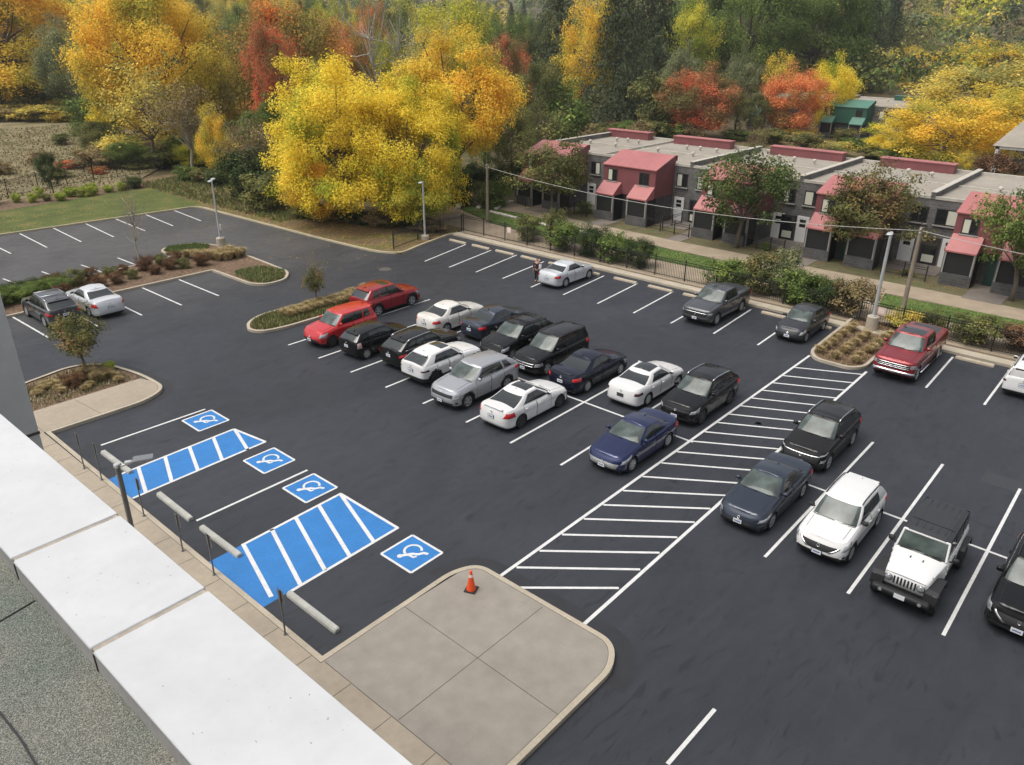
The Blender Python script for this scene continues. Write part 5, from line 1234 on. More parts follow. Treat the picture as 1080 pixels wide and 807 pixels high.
# ================================================================== TOWN HOUSES
def brick(name, c, s=1.0):
    if name in MATS: return MATS[name]
    m = bpy.data.materials.new(name); m.use_nodes = True; n = m.node_tree.nodes; l = m.node_tree.links; b = n['Principled BSDF']; b.inputs['Roughness'].default_value = .9
    tc = n.new('ShaderNodeTexCoord'); sx = n.new('ShaderNodeSeparateXYZ'); l.new(tc.outputs['Object'], sx.inputs[0])
    ad = n.new('ShaderNodeMath'); l.new(sx.outputs[0], ad.inputs[0]); l.new(sx.outputs[1], ad.inputs[1]); cb = n.new('ShaderNodeCombineXYZ'); l.new(ad.outputs[0], cb.inputs[0]); l.new(sx.outputs[2], cb.inputs[1])
    br = n.new('ShaderNodeTexBrick'); br.inputs['Scale'].default_value = 1.0; br.inputs['Brick Width'].default_value = .42; br.inputs['Row Height'].default_value = .2; br.inputs['Mortar Size'].default_value = .012
    br.inputs['Color1'].default_value = (*[x * 1.15 for x in c], 1); br.inputs['Color2'].default_value = (*[x * .8 for x in c], 1); br.inputs['Mortar'].default_value = (*[x * 1.5 for x in c], 1)
    l.new(cb.outputs[0], br.inputs['Vector'])
    t = n.new('ShaderNodeTexNoise'); t.inputs['Scale'].default_value = .9; t.inputs['Detail'].default_value = 6; l.new(tc.outputs['Object'], t.inputs[0])
    mr = n.new('ShaderNodeMapRange'); l.new(t.outputs['Fac'], mr.inputs[0]); mr.inputs[1].default_value = .3; mr.inputs[2].default_value = .7; mr.inputs[3].default_value = .72; mr.inputs[4].default_value = 1.25
    vm = n.new('ShaderNodeVectorMath'); vm.operation = 'SCALE'; l.new(br.outputs[0], vm.inputs[0]); l.new(mr.outputs[0], vm.inputs['Scale']); l.new(vm.outputs[0], b.inputs['Base Color'])
    MATS[name] = m; return m
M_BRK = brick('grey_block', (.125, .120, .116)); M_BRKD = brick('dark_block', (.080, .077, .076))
M_ROOF = mat('flat_roof_gravel', (.30, .27, .225), .95, noise=[(.35, .13, 6), (6, .10, 4)]); M_CAP = mat('roof_edge_cap', (.46, .43, .37), .7, noise=[(2, .1, 4)])
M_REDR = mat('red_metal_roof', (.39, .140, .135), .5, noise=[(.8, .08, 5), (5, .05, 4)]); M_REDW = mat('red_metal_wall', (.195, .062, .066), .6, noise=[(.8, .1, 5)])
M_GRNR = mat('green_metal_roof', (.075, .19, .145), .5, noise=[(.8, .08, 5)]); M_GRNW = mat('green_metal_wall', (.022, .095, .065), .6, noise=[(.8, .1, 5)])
M_DOORW = mat('white_door_paint', (.72, .72, .70), .5); M_PANE = mat('house_glass', (.018, .02, .022), .06, spec=.8); M_CURT = mat('curtain', (.60, .60, .50), .8)
M_FRAME = mat('dark_window_frame', (.035, .035, .035), .5); M_SILL = mat('grey_sill', (.30, .29, .27), .8); M_SCREEN = mat('porch_screen', (.010, .011, .012), .6); M_GDOOR = mat('dark_green_door', (.015, .05, .04), .5)
def house(u0, v0, v1, bays, wins, doors, label, red=True, depth=13.4, group=None, boxes=(), glassdoors=(), party=True):
    "front wall at u0, from v1 (left) down to v0 (right)"
    RR, RW = (M_REDR, M_REDW) if red else (M_GRNR, M_GRNW); H = 4.92
    r_ = empty('town_house', label, 'town house', (u0, v0, 0), 0, group)
    W = v1 - v0
    b = MB(); b.box((depth / 2, W / 2, H / 2), (depth, W, H), M_BRK); b.build('wall', r_)
    b = MB(); b.poly([(-.02, 0), (depth, 0), (depth, W), (-.02, W)], H + .02, M_ROOF); roof = b.build('roof', r_)
    b = MB(); b.box((.06, W / 2, H + .07), (.22, W, .20), M_CAP); b.box((depth - .1, W / 2, H + .12), (.3, W, .30), M_CAP)
    b.box((6.3, W / 2, H + .06), (.18, W - .4, .13), M_CAP)
    if party: b.box((depth / 2, W - .17, H + .22), (depth + .12, .32, .44), M_BRK); b.box((depth / 2, W - .17, H + .46), (depth + .2, .40, .05), M_CAP)
    b.box((depth / 2, .06, H + .10), (depth, .12, .2), M_CAP); b.build('roof_edging', roof)
    rnd = random.Random(int(v0 * 7))
    for k in range(5):
        x, y = (5.2, 5.6, 9.0, 9.4, 9.2)[k] + rnd.uniform(-.2, .2), (W * (.30, .72, .25, .45, .60)[k])
        q = MB(); q.lathe([(.08, 0), (.08, .20), (.16, .22), (.19, .32), (.15, .42), (.06, .46), (.001, .47)], (x, y, H + .02), M_CAP, 12); q.sharp('roof_vent', roof, 50)
    for (b0, b1, dep, hh) in boxes:
        q = MB(); q.box((depth - .9, (b0 + b1) / 2 - v0, H + .38), (1.0, b1 - b0, .72), RW); q.box((depth - .9, (b0 + b1) / 2 - v0, H + .77), (1.12, b1 - b0 + .1, .07), RR); q.build('roof_monitor', r_)
    def window(par, x, vc, z0, z1, wd, curt=0.0):
        f = MB(); zc_ = (z0 + z1) / 2; hz = z1 - z0
        f.box((x - .01, vc, z1), (.06, wd + .08, .07), M_FRAME); f.box((x - .01, vc, z0), (.06, wd + .08, .06), M_FRAME)
        for s_ in (-1, 0, 1): f.box((x - .01, vc + s_ * wd / 2, zc_), (.06, .06, hz), M_FRAME)
        fr = f.build('window', par)
        p = MB(); p.add([(x - .015, vc - wd / 2, z0), (x - .015, vc + wd / 2, z0), (x - .015, vc + wd / 2, z1), (x - .015, vc - wd / 2, z1)], [(0, 3, 2, 1)], M_PANE); p.build('pane', fr)
        if curt:
            p = MB(); a_, c_ = (vc + .03, vc + wd / 2 - .05) if curt > 0 else (vc - wd / 2 + .05, vc - .03)
            p.add([(x - .02, a_, z0 + .06), (x - .02, c_, z0 + .06), (x - .02, c_, z1 - .05), (x - .02, a_, z1 - .05)], [(0, 3, 2, 1)], M_CURT); p.build('curtain', fr)
        s = MB(); s.box((x - .06, vc, z0 - .08), (.16, wd + .22, .08), M_SILL); s.build('sill', fr)
    for (vc, z0, z1, wd, cu_) in wins: window(r_, 0, vc - v0, z0, z1, wd, cu_)
    for vc in doors:
        d = MB(); d.box((-.03, vc - v0, 1.17), (.07, .98, 2.12), M_DOORW, chamfer=.01)
        dd = d.build('door', r_); q = MB()
        for zz in (1.85, 1.50): q.box((-.068, vc - v0, zz), (.01, .50, .26), M_PANE)
        q.build('door_glass', dd); q = MB(); q.box((-.085, vc - v0 - .36, 1.12), (.05, .04, .10), M_CHROME); q.build('handle', dd)
    for vc in glassdoors:
        d = MB(); d.box((-.03, vc - v0, 1.15), (.07, 1.25, 2.1), M_FRAME, chamfer=.01); dd = d.build('door', r_); q = MB()
        q.box((-.07, vc - v0, 1.15), (.01, .95, 1.85), M_PANE); q.box((-.08, vc - v0, .62), (.01, .80, .55), M_CURT); q.build('door_glass', dd)
    for (b0, b1) in bays:
        y0, y1 = b0 - v0, b1 - v0; uf = -3.1; zl, ze, zr = 2.40, 4.85, 5.75; W_ = y1 - y0; yc = (y0 + y1) / 2
        q = MB(); V = [(uf, y, z) for y in (y0, y1) for z in (zl, ze)] + [(-.35, y, zr - .04) for y in (y0, y1)] + [(.1, y, z) for y in (y0, y1) for z in (zl, zr - .04)]
        # 0 y0 zl,1 y0 ze,2 y1 zl,3 y1 ze,4 ridge y0,5 ridge y1,6 y0 zl back,7 y0 top back,8,9
        q.add(V, [(0, 1, 3, 2), (0, 6, 7, 4, 1), (2, 3, 5, 9, 8), (0, 2, 8, 6)], RW); ba = q.build('bay', r_); fix_out(ba)
        q = MB(); q.add([(uf - .12, y0 - .08, ze - .02), (uf - .12, y1 + .08, ze - .02), (-.30, y1 + .08, zr), (-.30, y0 - .08, zr), (uf - .12, y0 - .08, ze - .10), (uf - .12, y1 + .08, ze - .10), (-.30, y1 + .08, zr - .09), (-.30, y0 - .08, zr - .09), (.2, y1 + .08, zr - .02), (.2, y0 - .08, zr - .02), (.2, y1 + .08, zr - .5), (.2, y0 - .08, zr - .5)],
                       [(0, 1, 2, 3), (0, 4, 5, 1), (0, 3, 7, 4), (1, 5, 6, 2), (3, 2, 8, 9), (9, 8, 10, 11)], RR)
        k = 1
        while y0 + k * .6 < y1: yy = y0 + k * .6; q.add([(uf - .1, yy - .012, ze + .005), (uf - .1, yy + .012, ze + .005), (-.32, yy + .012, zr + .025), (-.32, yy - .012, zr + .025)], [(0, 1, 2, 3)], RR); k += 1
        q.build('bay_roof', ba)
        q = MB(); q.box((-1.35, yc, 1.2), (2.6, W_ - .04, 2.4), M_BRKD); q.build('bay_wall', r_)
        window(ba, uf, y1 - .95, 3.45, 4.45, .95, 1); window(ba, uf, y0 + 1.15, 3.45, 4.45, .95, 0)
        for s_, a0, a1 in ((0, y1 - 1.95, y1 - .02), (1, y0 + .02, y0 + 2.05)):
            q = MB(); q.add([(-4.35, a0, 2.46), (-4.35, a1, 2.46), (uf - .01, a1 - .0, 3.38), (uf - .01, a0, 3.38), (-4.35, a0, 2.36), (-4.35, a1, 2.36), (uf - .01, a1, 2.36), (uf - .01, a0, 2.36)], [(0, 1, 2, 3), (0, 4, 5, 1), (0, 3, 7, 4), (1, 5, 6, 2), (4, 7, 6, 5)], RR); o = q.build('porch_roof', r_); fix_out(o)
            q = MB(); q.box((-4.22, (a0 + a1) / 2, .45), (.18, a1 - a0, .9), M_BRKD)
            for yy in (a0 + .06, a1 - .06): q.box((-4.22, yy, 1.2), (.16, .14, 2.38), M_SILL)
            ps = q.build('porch', r_)
            q = MB(); q.box((-4.18, (a0 + a1) / 2, 1.62), (.04, a1 - a0 - .26, 1.42), M_SCREEN); q.box((-3.55, a0 + .02, 1.2), (1.5, .03, 2.3), M_SCREEN); q.box((-3.55, a1 - .02, 1.2), (1.5, .03, 2.3), M_SCREEN); q.build('screen', ps)
        q = MB(); q.box((-2.72, y0 + 2.45, 1.1), (.08, .85, 2.1), M_GDOOR); q.build('door', r_)
    return r_
GH = 'town houses in the row behind the far fence'
up = (3.15, 4.25)
house(62.4, 43.2, 51.0, [(45.0, 50.3)], [(44.0, *up, 1.0, -1)], [44.35], 'leftmost red bayed town house, half hidden by a dark street tree', group=GH, boxes=[(45.9, 51.2, 0, 0)])
house(62.4, 34.0, 43.2, [(35.5, 40.9)], [(42.3, *up, 1.1, 1), (34.65, *up, 1.05, 1)], [44.0 - 1.9 + 3.2 - 10.5 + .1 - .15], 'fully visible red bayed town house left of the broad street tree', group=GH, boxes=[(36.4, 42.8, 0, 0)], party=False)
house(62.4, 24.2, 34.0, [(26.1, 31.0)], [(24.85, *up, 1.0, 1), (32.6, *up, 1.1, 1)], [25.45], 'red bayed town house behind the broad street tree', group=GH, boxes=[(25.3, 32.2, 0, 0)], glassdoors=[24.6, 33.1])
house(62.4, 14.5, 24.2, [(16.3, 21.5)], [(22.9, *up, 1.35, 1), (15.0, *up, 1.1, 0)], [15.4, 23.4], 'red bayed town house between the broad street tree and the right lamp post', group=GH, boxes=[(16.0, 22.0, 0, 0)])
house(62.4, 2.8, 14.5, [(6.6, 11.9)], [(13.15, *up, 1.45, -1), (4.8, *up, 1.3, 0)], [12.55], 'red bayed town house at the right edge of the photo behind the utility pole', group=GH, glassdoors=[13.8])
house(134.5, 33.0, 50.0, [(42.2, 48.8), ], [(40.6, *up, 1.3, 1), (37, *up, 1.3, 0)], [], 'green bayed town house far behind the red row', red=False, depth=15, boxes=[(35, 43.5, 0, 0)])
house(137.5, 50.5, 64.0, [(57, 62.5)], [(53, *up, 1.3, 1)], [], 'dark town house half hidden behind the orange maple', red=False, depth=12)
# pale pavilion at the right edge
pv = empty('pavilion', 'white framed open pavilion with pale roof at the right edge of the photo', 'pavilion', (105, 15.5, 0))
b = MB(); 
for x, y in ((0, 3.2), (1.2, 3.2), (0, -6), (9, 3.2)): b.box((x, y, 1.9), (.28, .28, 3.8), M_DOORW)
b.box((0, -1.4, 3.9), (.4, 9.8, .3), M_DOORW); b.box((4.5, 3.2, 3.9), (9.4, .4, .3), M_DOORW); b.build('frame', pv)
b = MB(); b.add([(-.4, 3.7, 4.05), (-.4, -7, 4.05), (4.6, -7, 6.4), (4.6, 2.2, 6.4), (9.6, 3.7, 4.05)], [(0, 1, 2, 3), (0, 3, 4)], M_ROOF)
b.build('roof', pv)
b = MB(); b.box((9.2, -1.4, 1.9), (.2, 8.4, 3.6), M_BRK); b.build('wall', pv)
# distant pale-roofed building
M_FARR = mat('distant_pale_roof', (.60, .57, .52), .7); M_FARB = mat('distant_brick', (.26, .11, .08), .9)
_d = np.array([RT[0] * 535 + FW[0] * F_PX, RT[1] * 535 + FW[1] * F_PX]); _d = _d / np.linalg.norm(_d) * 262
fb = empty('distant_building', 'long pale roofed brick building far off among trees at the top right', 'building', (_d[0], _d[1], 0.0), R(-20))
b = MB(); b.box((0, 0, 5), (22, 46, 10), M_FARB); b.build('wall', fb); b = MB(); b.box((0, 0, 10.5), (24, 48, 1.0), M_FARR); b.box((3, -6, 12.0), (18, 26, 2.2), M_FARR, taper=.8); b.build('roof', fb)
b = MB(); b.box((-11.03, 0, 8.3), (.1, 42, 1.5), M_PANE)
b.build('window_band', fb)
# small parked car far behind, and garden things by the green house
# ------------------------------------------------------------------ person
pu, pv_ = 39.85, 32.55
per = empty('person', 'person in dark top and black trousers standing behind the silver white sedan', 'person', (pu, pv_, 0.0), R(205))
def skinmesh(name, pts, edges, rad, m, parent, sub=1, root=0):
    me = bpy.data.meshes.new(name); me.from_pydata(pts, edges, []); me.materials.append(m); o = bpy.data.objects.new(name, me); COL.objects.link(o); o.parent = parent
    md = o.modifiers.new('skin', 'SKIN'); md.use_smooth_shade = True
    lay = me.skin_vertices[0].data
    for i, r_ in enumerate(rad): lay[i].radius = (r_, r_) if not isinstance(r_, tuple) else r_
    lay[root].use_root = True
    s = o.modifiers.new('sub', 'SUBSURF'); s.levels = sub; s.render_levels = sub; return o
M_SKIN = mat('skin', (.50, .30, .22), .6); M_TOP = mat('dark_top', (.035, .012, .016), .8); M_TROU = mat('black_trousers', (.010, .010, .012), .8); M_HAIR = mat('brown_hair', (.16, .06, .04), .6)
P_ = [(0, 0, .92), (0, 0, 1.08), (0, 0, 1.26), (.01, 0, 1.38), (.01, 0, 1.46), (.02, 0, 1.52), (.03, 0, 1.60),
      (0, .17, 1.35), (.0, .24, 1.12), (.10, .25, .90), (0, -.17, 1.35), (-.02, -.25, 1.10), (.12, -.24, .92),
      (0, .09, .86), (.03, .10, .48), (-.01, .10, .09), (.13, .11, .04), (0, -.09, .86), (-.02, -.10, .48), (-.07, -.10, .09), (.07, -.11, .04)]
E_ = [(0, 1), (1, 2), (2, 3), (3, 4), (4, 5), (5, 6), (3, 7), (7, 8), (8, 9), (3, 10), (10, 11), (11, 12), (0, 13), (13, 14), (14, 15), (15, 16), (0, 17), (17, 18), (18, 19), (19, 20)]
R_ = [.13, .115, .135, .10, .05, .085, .085, .055, .042, .028, .055, .042, .028, .085, .055, .042, .035, .085, .055, .042, .035]
skinmesh('body', P_, E_, R_, M_SKIN, per, 2)
skinmesh('top', [(0, 0, .90), (0, 0, 1.08), (0, 0, 1.26), (.01, 0, 1.37), (0, .17, 1.35), (.0, .24, 1.12), (.09, .25, .93), (0, -.17, 1.35), (-.02, -.25, 1.10), (.10, -.24, .95)], [(0, 1), (1, 2), (2, 3), (3, 4), (4, 5), (5, 6), (3, 7), (7, 8), (8, 9)], [.165, .135, .15, .12, .07, .055, .042, .07, .055, .042], M_TOP, per, 2)
skinmesh('trousers', [(0, 0, .93), (0, .09, .84), (.03, .10, .48), (-.01, .10, .12), (0, -.09, .84), (-.02, -.10, .48), (-.07, -.10, .12)], [(0, 1), (1, 2), (2, 3), (0, 4), (4, 5), (5, 6)], [.15, .105, .075, .058, .105, .075, .058], M_TROU, per, 2)
skinmesh('hair', [(-.02, 0, 1.66), (-.04, 0, 1.58), (-.05, 0, 1.46)], [(0, 1), (1, 2)], [.085, .10, .06], M_HAIR, per, 2)
for s_ in (1, -1):
    hb_ = MB(); bx, by, bz = (.10, .25, .90) if s_ > 0 else (.12, -.24, .92)
    hb_.box((bx + .02, by, bz - .045), (.05, .028, .09), M_SKIN, chamfer=.01)
    for k, ln in enumerate((.06, .068, .072, .062)): hb_.tube([(bx + .0 + k * .013, by, bz - .085), (bx + .008 + k * .013, by - s_ * .008, bz - .085 - ln * .6), (bx + .004 + k * .013, by - s_ * .022, bz - .085 - ln)], [.0075, .007, .005], M_SKIN, 6)
    hb_.tube([(bx + .045, by, bz - .03), (bx + .075, by - s_ * .015, bz - .075)], [.009, .006], M_SKIN, 6); hb_.sharp('hand', per, 60)
fc = MB()
for s_ in (1, -1): fc.box((.112, s_ * .03, 1.585), (.012, .018, .010), M_BLACK); fc.box((.02, s_ * .088, 1.57), (.03, .014, .05), M_SKIN, chamfer=.004)
fc.box((.120, 0, 1.56), (.022, .02, .035), M_SKIN, chamfer=.005); fc.box((.112, 0, 1.53), (.010, .04, .009), M_TAIL); fc.build('face', per)
b = MB(); b.box((0, 0, 0), (.24, .12, .34), mat('white_bag_cloth', (.72, .70, .70), .8), chamfer=.05); b.tube([(-.08, 0, .15), (-.06, 0, .28), (.06, 0, .28), (.08, 0, .15)], .010, M_STONE, 6); bag = b.sharp('bag', None, 40); bag.location = (pu + .03, pv_ - .24, 1.12)
tag(bag, 'white bag held by the person behind the silver white sedan', 'bag')
# ================================================================== VEGETATION
def leaf_mat(name, c1, c2, sc=2.6, bal=.5, c3=None, trans=.25):
    m = bpy.data.materials.new(name); m.use_nodes = True; n = m.node_tree.nodes; l = m.node_tree.links; n.remove(n['Principled BSDF'])
    tc = n.new('ShaderNodeTexCoord'); oi = n.new('ShaderNodeObjectInfo')
    ad = n.new('ShaderNodeVectorMath'); ad.operation = 'ADD'; l.new(tc.outputs['Object'], ad.inputs[0])
    sc_ = n.new('ShaderNodeMath'); sc_.operation = 'MULTIPLY'; sc_.inputs[1].default_value = 37.0; l.new(oi.outputs['Random'], sc_.inputs[0]); l.new(sc_.outputs[0], ad.inputs[1])
    t = n.new('ShaderNodeTexNoise'); t.inputs['Scale'].default_value = sc; t.inputs['Detail'].default_value = 3; l.new(ad.outputs[0], t.inputs['Vector'])
    ge = n.new('ShaderNodeNewGeometry')
    mm = n.new('ShaderNodeMath'); mm.operation = 'MULTIPLY_ADD'; l.new(ge.outputs['Random Per Island'], mm.inputs[0]); mm.inputs[1].default_value = .15; l.new(t.outputs['Fac'], mm.inputs[2])
    cr = n.new('ShaderNodeValToRGB'); e = cr.color_ramp.elements; lo = .60 - (bal - .5) * .5
    e[0].position = max(0.05, lo - .07); e[0].color = (*c1, 1); e[1].position = min(.95, lo + .07); e[1].color = (*c2, 1)
    if c3: x = e.new(min(.98, lo + .17)); x.color = (*c3, 1)
    l.new(mm.outputs[0], cr.inputs[0])
    w = n.new('ShaderNodeTexWhiteNoise'); w.noise_dimensions = '1D'; l.new(ge.outputs['Random Per Island'], w.inputs['W'])
    mr = n.new('ShaderNodeMapRange'); l.new(w.outputs['Value'], mr.inputs[0]); mr.inputs[3].default_value = .74; mr.inputs[4].default_value = 1.26
    vm = n.new('ShaderNodeVectorMath'); vm.operation = 'SCALE'; l.new(cr.outputs[0], vm.inputs[0]); l.new(mr.outputs[0], vm.inputs['Scale'])
    d = n.new('ShaderNodeBsdfDiffuse'); tr = n.new('ShaderNodeBsdfTranslucent'); l.new(vm.outputs[0], d.inputs[0]); l.new(vm.outputs[0], tr.inputs[0])
    mx = n.new('ShaderNodeMixShader'); mx.inputs[0].default_value = trans; l.new(d.outputs[0], mx.inputs[1]); l.new(tr.outputs[0], mx.inputs[2]); l.new(mx.outputs[0], n['Material Output'].inputs[0])
    return m
Y1, Y2, Y3 = (.66, .43, .035), (.56, .40, .045), (.70, .40, .05)
LM = dict(
    yellow=leaf_mat('foliage_bright_yellow', (.30, .40, .06), (.88, .68, .07), bal=.70, c3=(.92, .76, .11), trans=.45),
    gold=leaf_mat('foliage_gold', (.44, .42, .08), (.84, .62, .09), bal=.66, c3=(.90, .60, .09), trans=.42),
    goldbrown=leaf_mat('foliage_gold_brown', (.38, .36, .12), (.72, .58, .13), bal=.6, c3=(.82, .64, .14), trans=.35),
    ygreen=leaf_mat('foliage_yellow_green', (.27, .33, .06), (.64, .60, .09), bal=.62, c3=(.72, .64, .10), trans=.4),
    green=leaf_mat('foliage_green', (.12, .17, .05), (.21, .28, .08), bal=.5, c3=(.32, .38, .10), trans=.35),
    olive=leaf_mat('foliage_olive', (.13, .14, .055), (.23, .24, .09), bal=.5, c3=(.34, .31, .11), trans=.35),
    greygreen=leaf_mat('foliage_grey_green', (.17, .20, .10), (.29, .31, .16), bal=.5, c3=(.38, .37, .18), trans=.35),
    dark=leaf_mat('foliage_dark_green', (.045, .070, .030), (.085, .115, .045), bal=.5, c3=(.15, .16, .055)),
    conifer=leaf_mat('foliage_conifer', (.075, .095, .055), (.125, .155, .085), bal=.5, c3=(.19, .21, .10)),
    orange=leaf_mat('foliage_orange', (.36, .24, .09), (.78, .28, .11), bal=.68, c3=(.84, .34, .14), trans=.4),
    red=leaf_mat('foliage_red', (.22, .20, .08), (.54, .20, .10), bal=.62, c3=(.84, .20, .10), trans=.35),
    rust=leaf_mat('foliage_rust', (.27, .24, .07), (.62, .28, .08), bal=.55, c3=(.78, .28, .08), trans=.35),
    brown=leaf_mat('foliage_brown', (.19, .15, .08), (.34, .26, .13), bal=.5, c3=(.44, .34, .16)),
    pink=leaf_mat('foliage_green_with_red', (.10, .14, .05), (.19, .21, .07), bal=.32, c3=(.40, .20, .10), sc=4, trans=.3),
    redbrown=leaf_mat('foliage_red_brown', (.13, .075, .045), (.23, .13, .075), bal=.5, c3=(.30, .19, .10)),
    russet=leaf_mat('foliage_russet', (.12, .13, .05), (.22, .20, .08), bal=.5, c3=(.36, .21, .10)),
    lime=leaf_mat('foliage_lime', (.24, .30, .05), (.44, .50, .08), bal=.5),
    straw=leaf_mat('straw_blades', (.30, .23, .11), (.46, .36, .19), bal=.5, c3=(.56, .46, .26), trans=.1),
)
M_BARK = mat('bark', (.13, .105, .08), .95, noise=[(6, .25, 5)]); M_BARKG = mat('pale_bark', (.36, .33, .27), .9, noise=[(6, .2, 5)]); M_TWIG = mat('dark_twigs', (.11, .08, .06), .95)

def quads_mesh(name, C, N, S, m, asp=1.0, rnd=None):
    "C centres, N normals, S sizes -> one leaf quad each"
    n = len(C); r = rnd.normal(size=(n, 3)); T = np.cross(N, r); T /= np.linalg.norm(T, axis=1)[:, None] + 1e-9; B = np.cross(N, T)
    S = S[:, None]; V = np.stack([C - T * S * .5, C - B * S * .42 * asp + N * S * .08, C + T * S * .5, C + B * S * .42 * asp - N * S * .05], 1).reshape(-1, 3)
    me = bpy.data.meshes.new(name); me.vertices.add(n * 4); me.vertices.foreach_set('co', V.astype('f').ravel()); me.loops.add(n * 4); me.loops.foreach_set('vertex_index', np.arange(n * 4, dtype='i'))
    me.polygons.add(n); me.polygons.foreach_set('loop_start', np.arange(0, n * 4, 4, dtype='i')); me.polygons.foreach_set('loop_total', np.full(n, 4, dtype='i'))
    me.materials.append(m); me.update(calc_edges=True); return me
PROTO = {}
def make_proto(kind, seed, ncl=90, per=150, leaf=.022, z0=.22, shape='broad', fill=.35, clr=.115, flat=.75, limbs=12, gap=0.0, trunk=.022, core=.25):
    """unit tree: height 1, crown radius .5 (scaled per tree); returns (crown mesh, trunk mesh)"""
    r = np.random.default_rng(seed); C = []; N = []; S = []; cl = []
    zc, hz = (1 + z0) / 2, (1 - z0) / 2
    ph = r.uniform(0, 6.28, 6)
    for k in range(ncl):
        d = r.normal(size=3); d /= np.linalg.norm(d)
        if shape == 'conifer':
            t = (k + .5) / ncl; z = z0 + (1 - z0) * t ** .9; a = k * 2.399 + r.uniform(-.3, .3); rad = .5 * (1 - t) ** .85 * r.uniform(.5, 1.0) + .015
            cl.append((np.array([rad * np.cos(a), rad * np.sin(a), z - rad * .25]), .04 + .10 * (1 - t), d)); continue
        lump = 1 + .16 * np.sin(3 * np.arctan2(d[1], d[0]) + ph[0]) + .12 * np.sin(5 * d[2] + ph[1]) + .10 * np.sin(5 * np.arctan2(d[1], d[0]) + ph[2])
        rr_ = (1 - fill * r.random() ** 1.3) * lump * .86
        e = 1.0
        if shape == 'drape' and d[2] < 0: e = min(1.45, 1 / max(.45, math.sqrt(1 - d[2] ** 2))) * .98
        if shape == 'upright': e = .55 + .45 * np.sqrt(max(0, 1 - ((d[2] + .25) / 1.25) ** 2)) if d[2] > -.25 else 1
        if shape == 'umbrella': rr_ *= 1.0; d = d * np.array([1, 1, .75 if d[2] > 0 else .35])
        p = np.array([d[0] * .5 * rr_ * e, d[1] * .5 * rr_ * e, zc + d[2] * hz * rr_])
        if gap and r.random() < gap: continue
        cl.append((p, clr * r.uniform(.7, 1.3), d))
    for (p, cr, d) in cl:
        n = int(per * (cr / clr) ** 1.5) if shape != 'conifer' else int(per * (cr / .09) ** 1.3)
        q = r.normal(size=(n, 3)); q /= np.linalg.norm(q, axis=1)[:, None]; rad = cr * r.random((n, 1)) ** .38
        if shape == 'conifer':
            a = math.atan2(p[1], p[0]); ax = np.array([math.cos(a), math.sin(a), -.25]); u_ = r.normal(size=(n, 3)) * np.array([.35, .35, .14]) * cr
            c = p + ax * (r.random((n, 1)) - .65) * cr * 2.2 + u_; nn = np.array([0, 0, 1]) + r.normal(size=(n, 3)) * .55 + ax * .3
        else:
            lum = 1 + .35 * np.sin(q[:, :1] * 7 + p[0] * 40) * np.sin(q[:, 1:2] * 6 + p[2] * 40)
            c = p + q * rad * lum * np.array([1.05, 1.05, flat]); nn = q * .8 + np.array([0, 0, .95]) + d * .3 + r.normal(size=(n, 3)) * .55
        nn /= np.linalg.norm(nn, axis=1)[:, None]; C.append(c); N.append(nn); S.append(leaf * r.uniform(.6, 1.35, n))
    me = quads_mesh('crown', np.concatenate(C), np.concatenate(N), np.concatenate(S), LM['green'], rnd=r)
    b = MB(); top = .9 if shape == 'conifer' else z0 + (1 - z0) * .55
    pts = [(0, 0, -.02)] + [(r.uniform(-.012, .012) * k, r.uniform(-.012, .012) * k, top * k / 5) for k in range(1, 6)]
    b.tube(pts, [trunk * (1.15, 1, .85, .7, .5, .25)[k] for k in range(6)], M_BARK, 8)
    order = r.permutation(len(cl))[:limbs]
    for j in order:
        p = cl[j][0]; s = np.array(pts[2 + int(r.integers(0, 3))]) if shape != 'conifer' else np.array([0, 0, p[2] + .01]); s[2] = min(s[2], p[2] - .02) if shape != 'conifer' else s[2]
        mid = (s + p) / 2 + np.array([0, 0, -.02]) + r.normal(size=3) * .015
        b.tube([tuple(s), tuple(mid), tuple(s * .1 + p * .9)], [trunk * .38, trunk * .24, trunk * .08], M_BARK, 5, caps=False)
    o = b.build('trunk', None, True); tm = o.data; bpy.data.objects.remove(o)
    PROTO.setdefault(kind, []).append((me, tm))
for s in range(3): make_proto('broad', 11 + s, 125, 270, .0160, .06, fill=.38)
for s in range(2): make_proto('big', 21 + s, 210, 440, .0115, .015, 'drape', fill=.32, clr=.088, limbs=26, trunk=.026)
for s in range(2): make_proto('upright', 31 + s, 95, 230, .0155, .14, 'upright', fill=.4, clr=.10, limbs=12, trunk=.017)
for s in range(2): make_proto('sparse', 41 + s, 80, 62, .020, .25, 'upright', fill=.65, clr=.10, limbs=44, gap=.1, trunk=.017)
for s in range(2): make_proto('conifer', 51 + s, 230, 75, .020, .05, 'conifer', limbs=30, trunk=.015)
for s in range(2): make_proto('umbrella', 61 + s, 150, 200, .0155, .0, 'broad', fill=.35, clr=.095, flat=.75, limbs=22, trunk=.022)
for s in range(2): make_proto('street', 71 + s, 84, 105, .023, .22, fill=.62, clr=.10, limbs=26, trunk=.020)
for s in range(3): make_proto('bush', 81 + s, 46, 110, .045, .0, fill=.45, clr=.17, limbs=10, trunk=.02)
for s in range(1): make_proto('fine', 91 + s, 60, 260, .026, .0, fill=.45, clr=.16, limbs=8, trunk=.02)
make_proto('small', 99, 60, 85, .030, .30, fill=.6, clr=.125, limbs=20, trunk=.022)
for s in range(1): make_proto('tall', 27, 200, 420, .0115, .26, 'drape', fill=.32, clr=.085, limbs=26, trunk=.024)
make_proto('bare', 95, 60, 16, .014, .35, 'upright', fill=.7, clr=.10, limbs=34, trunk=.012)

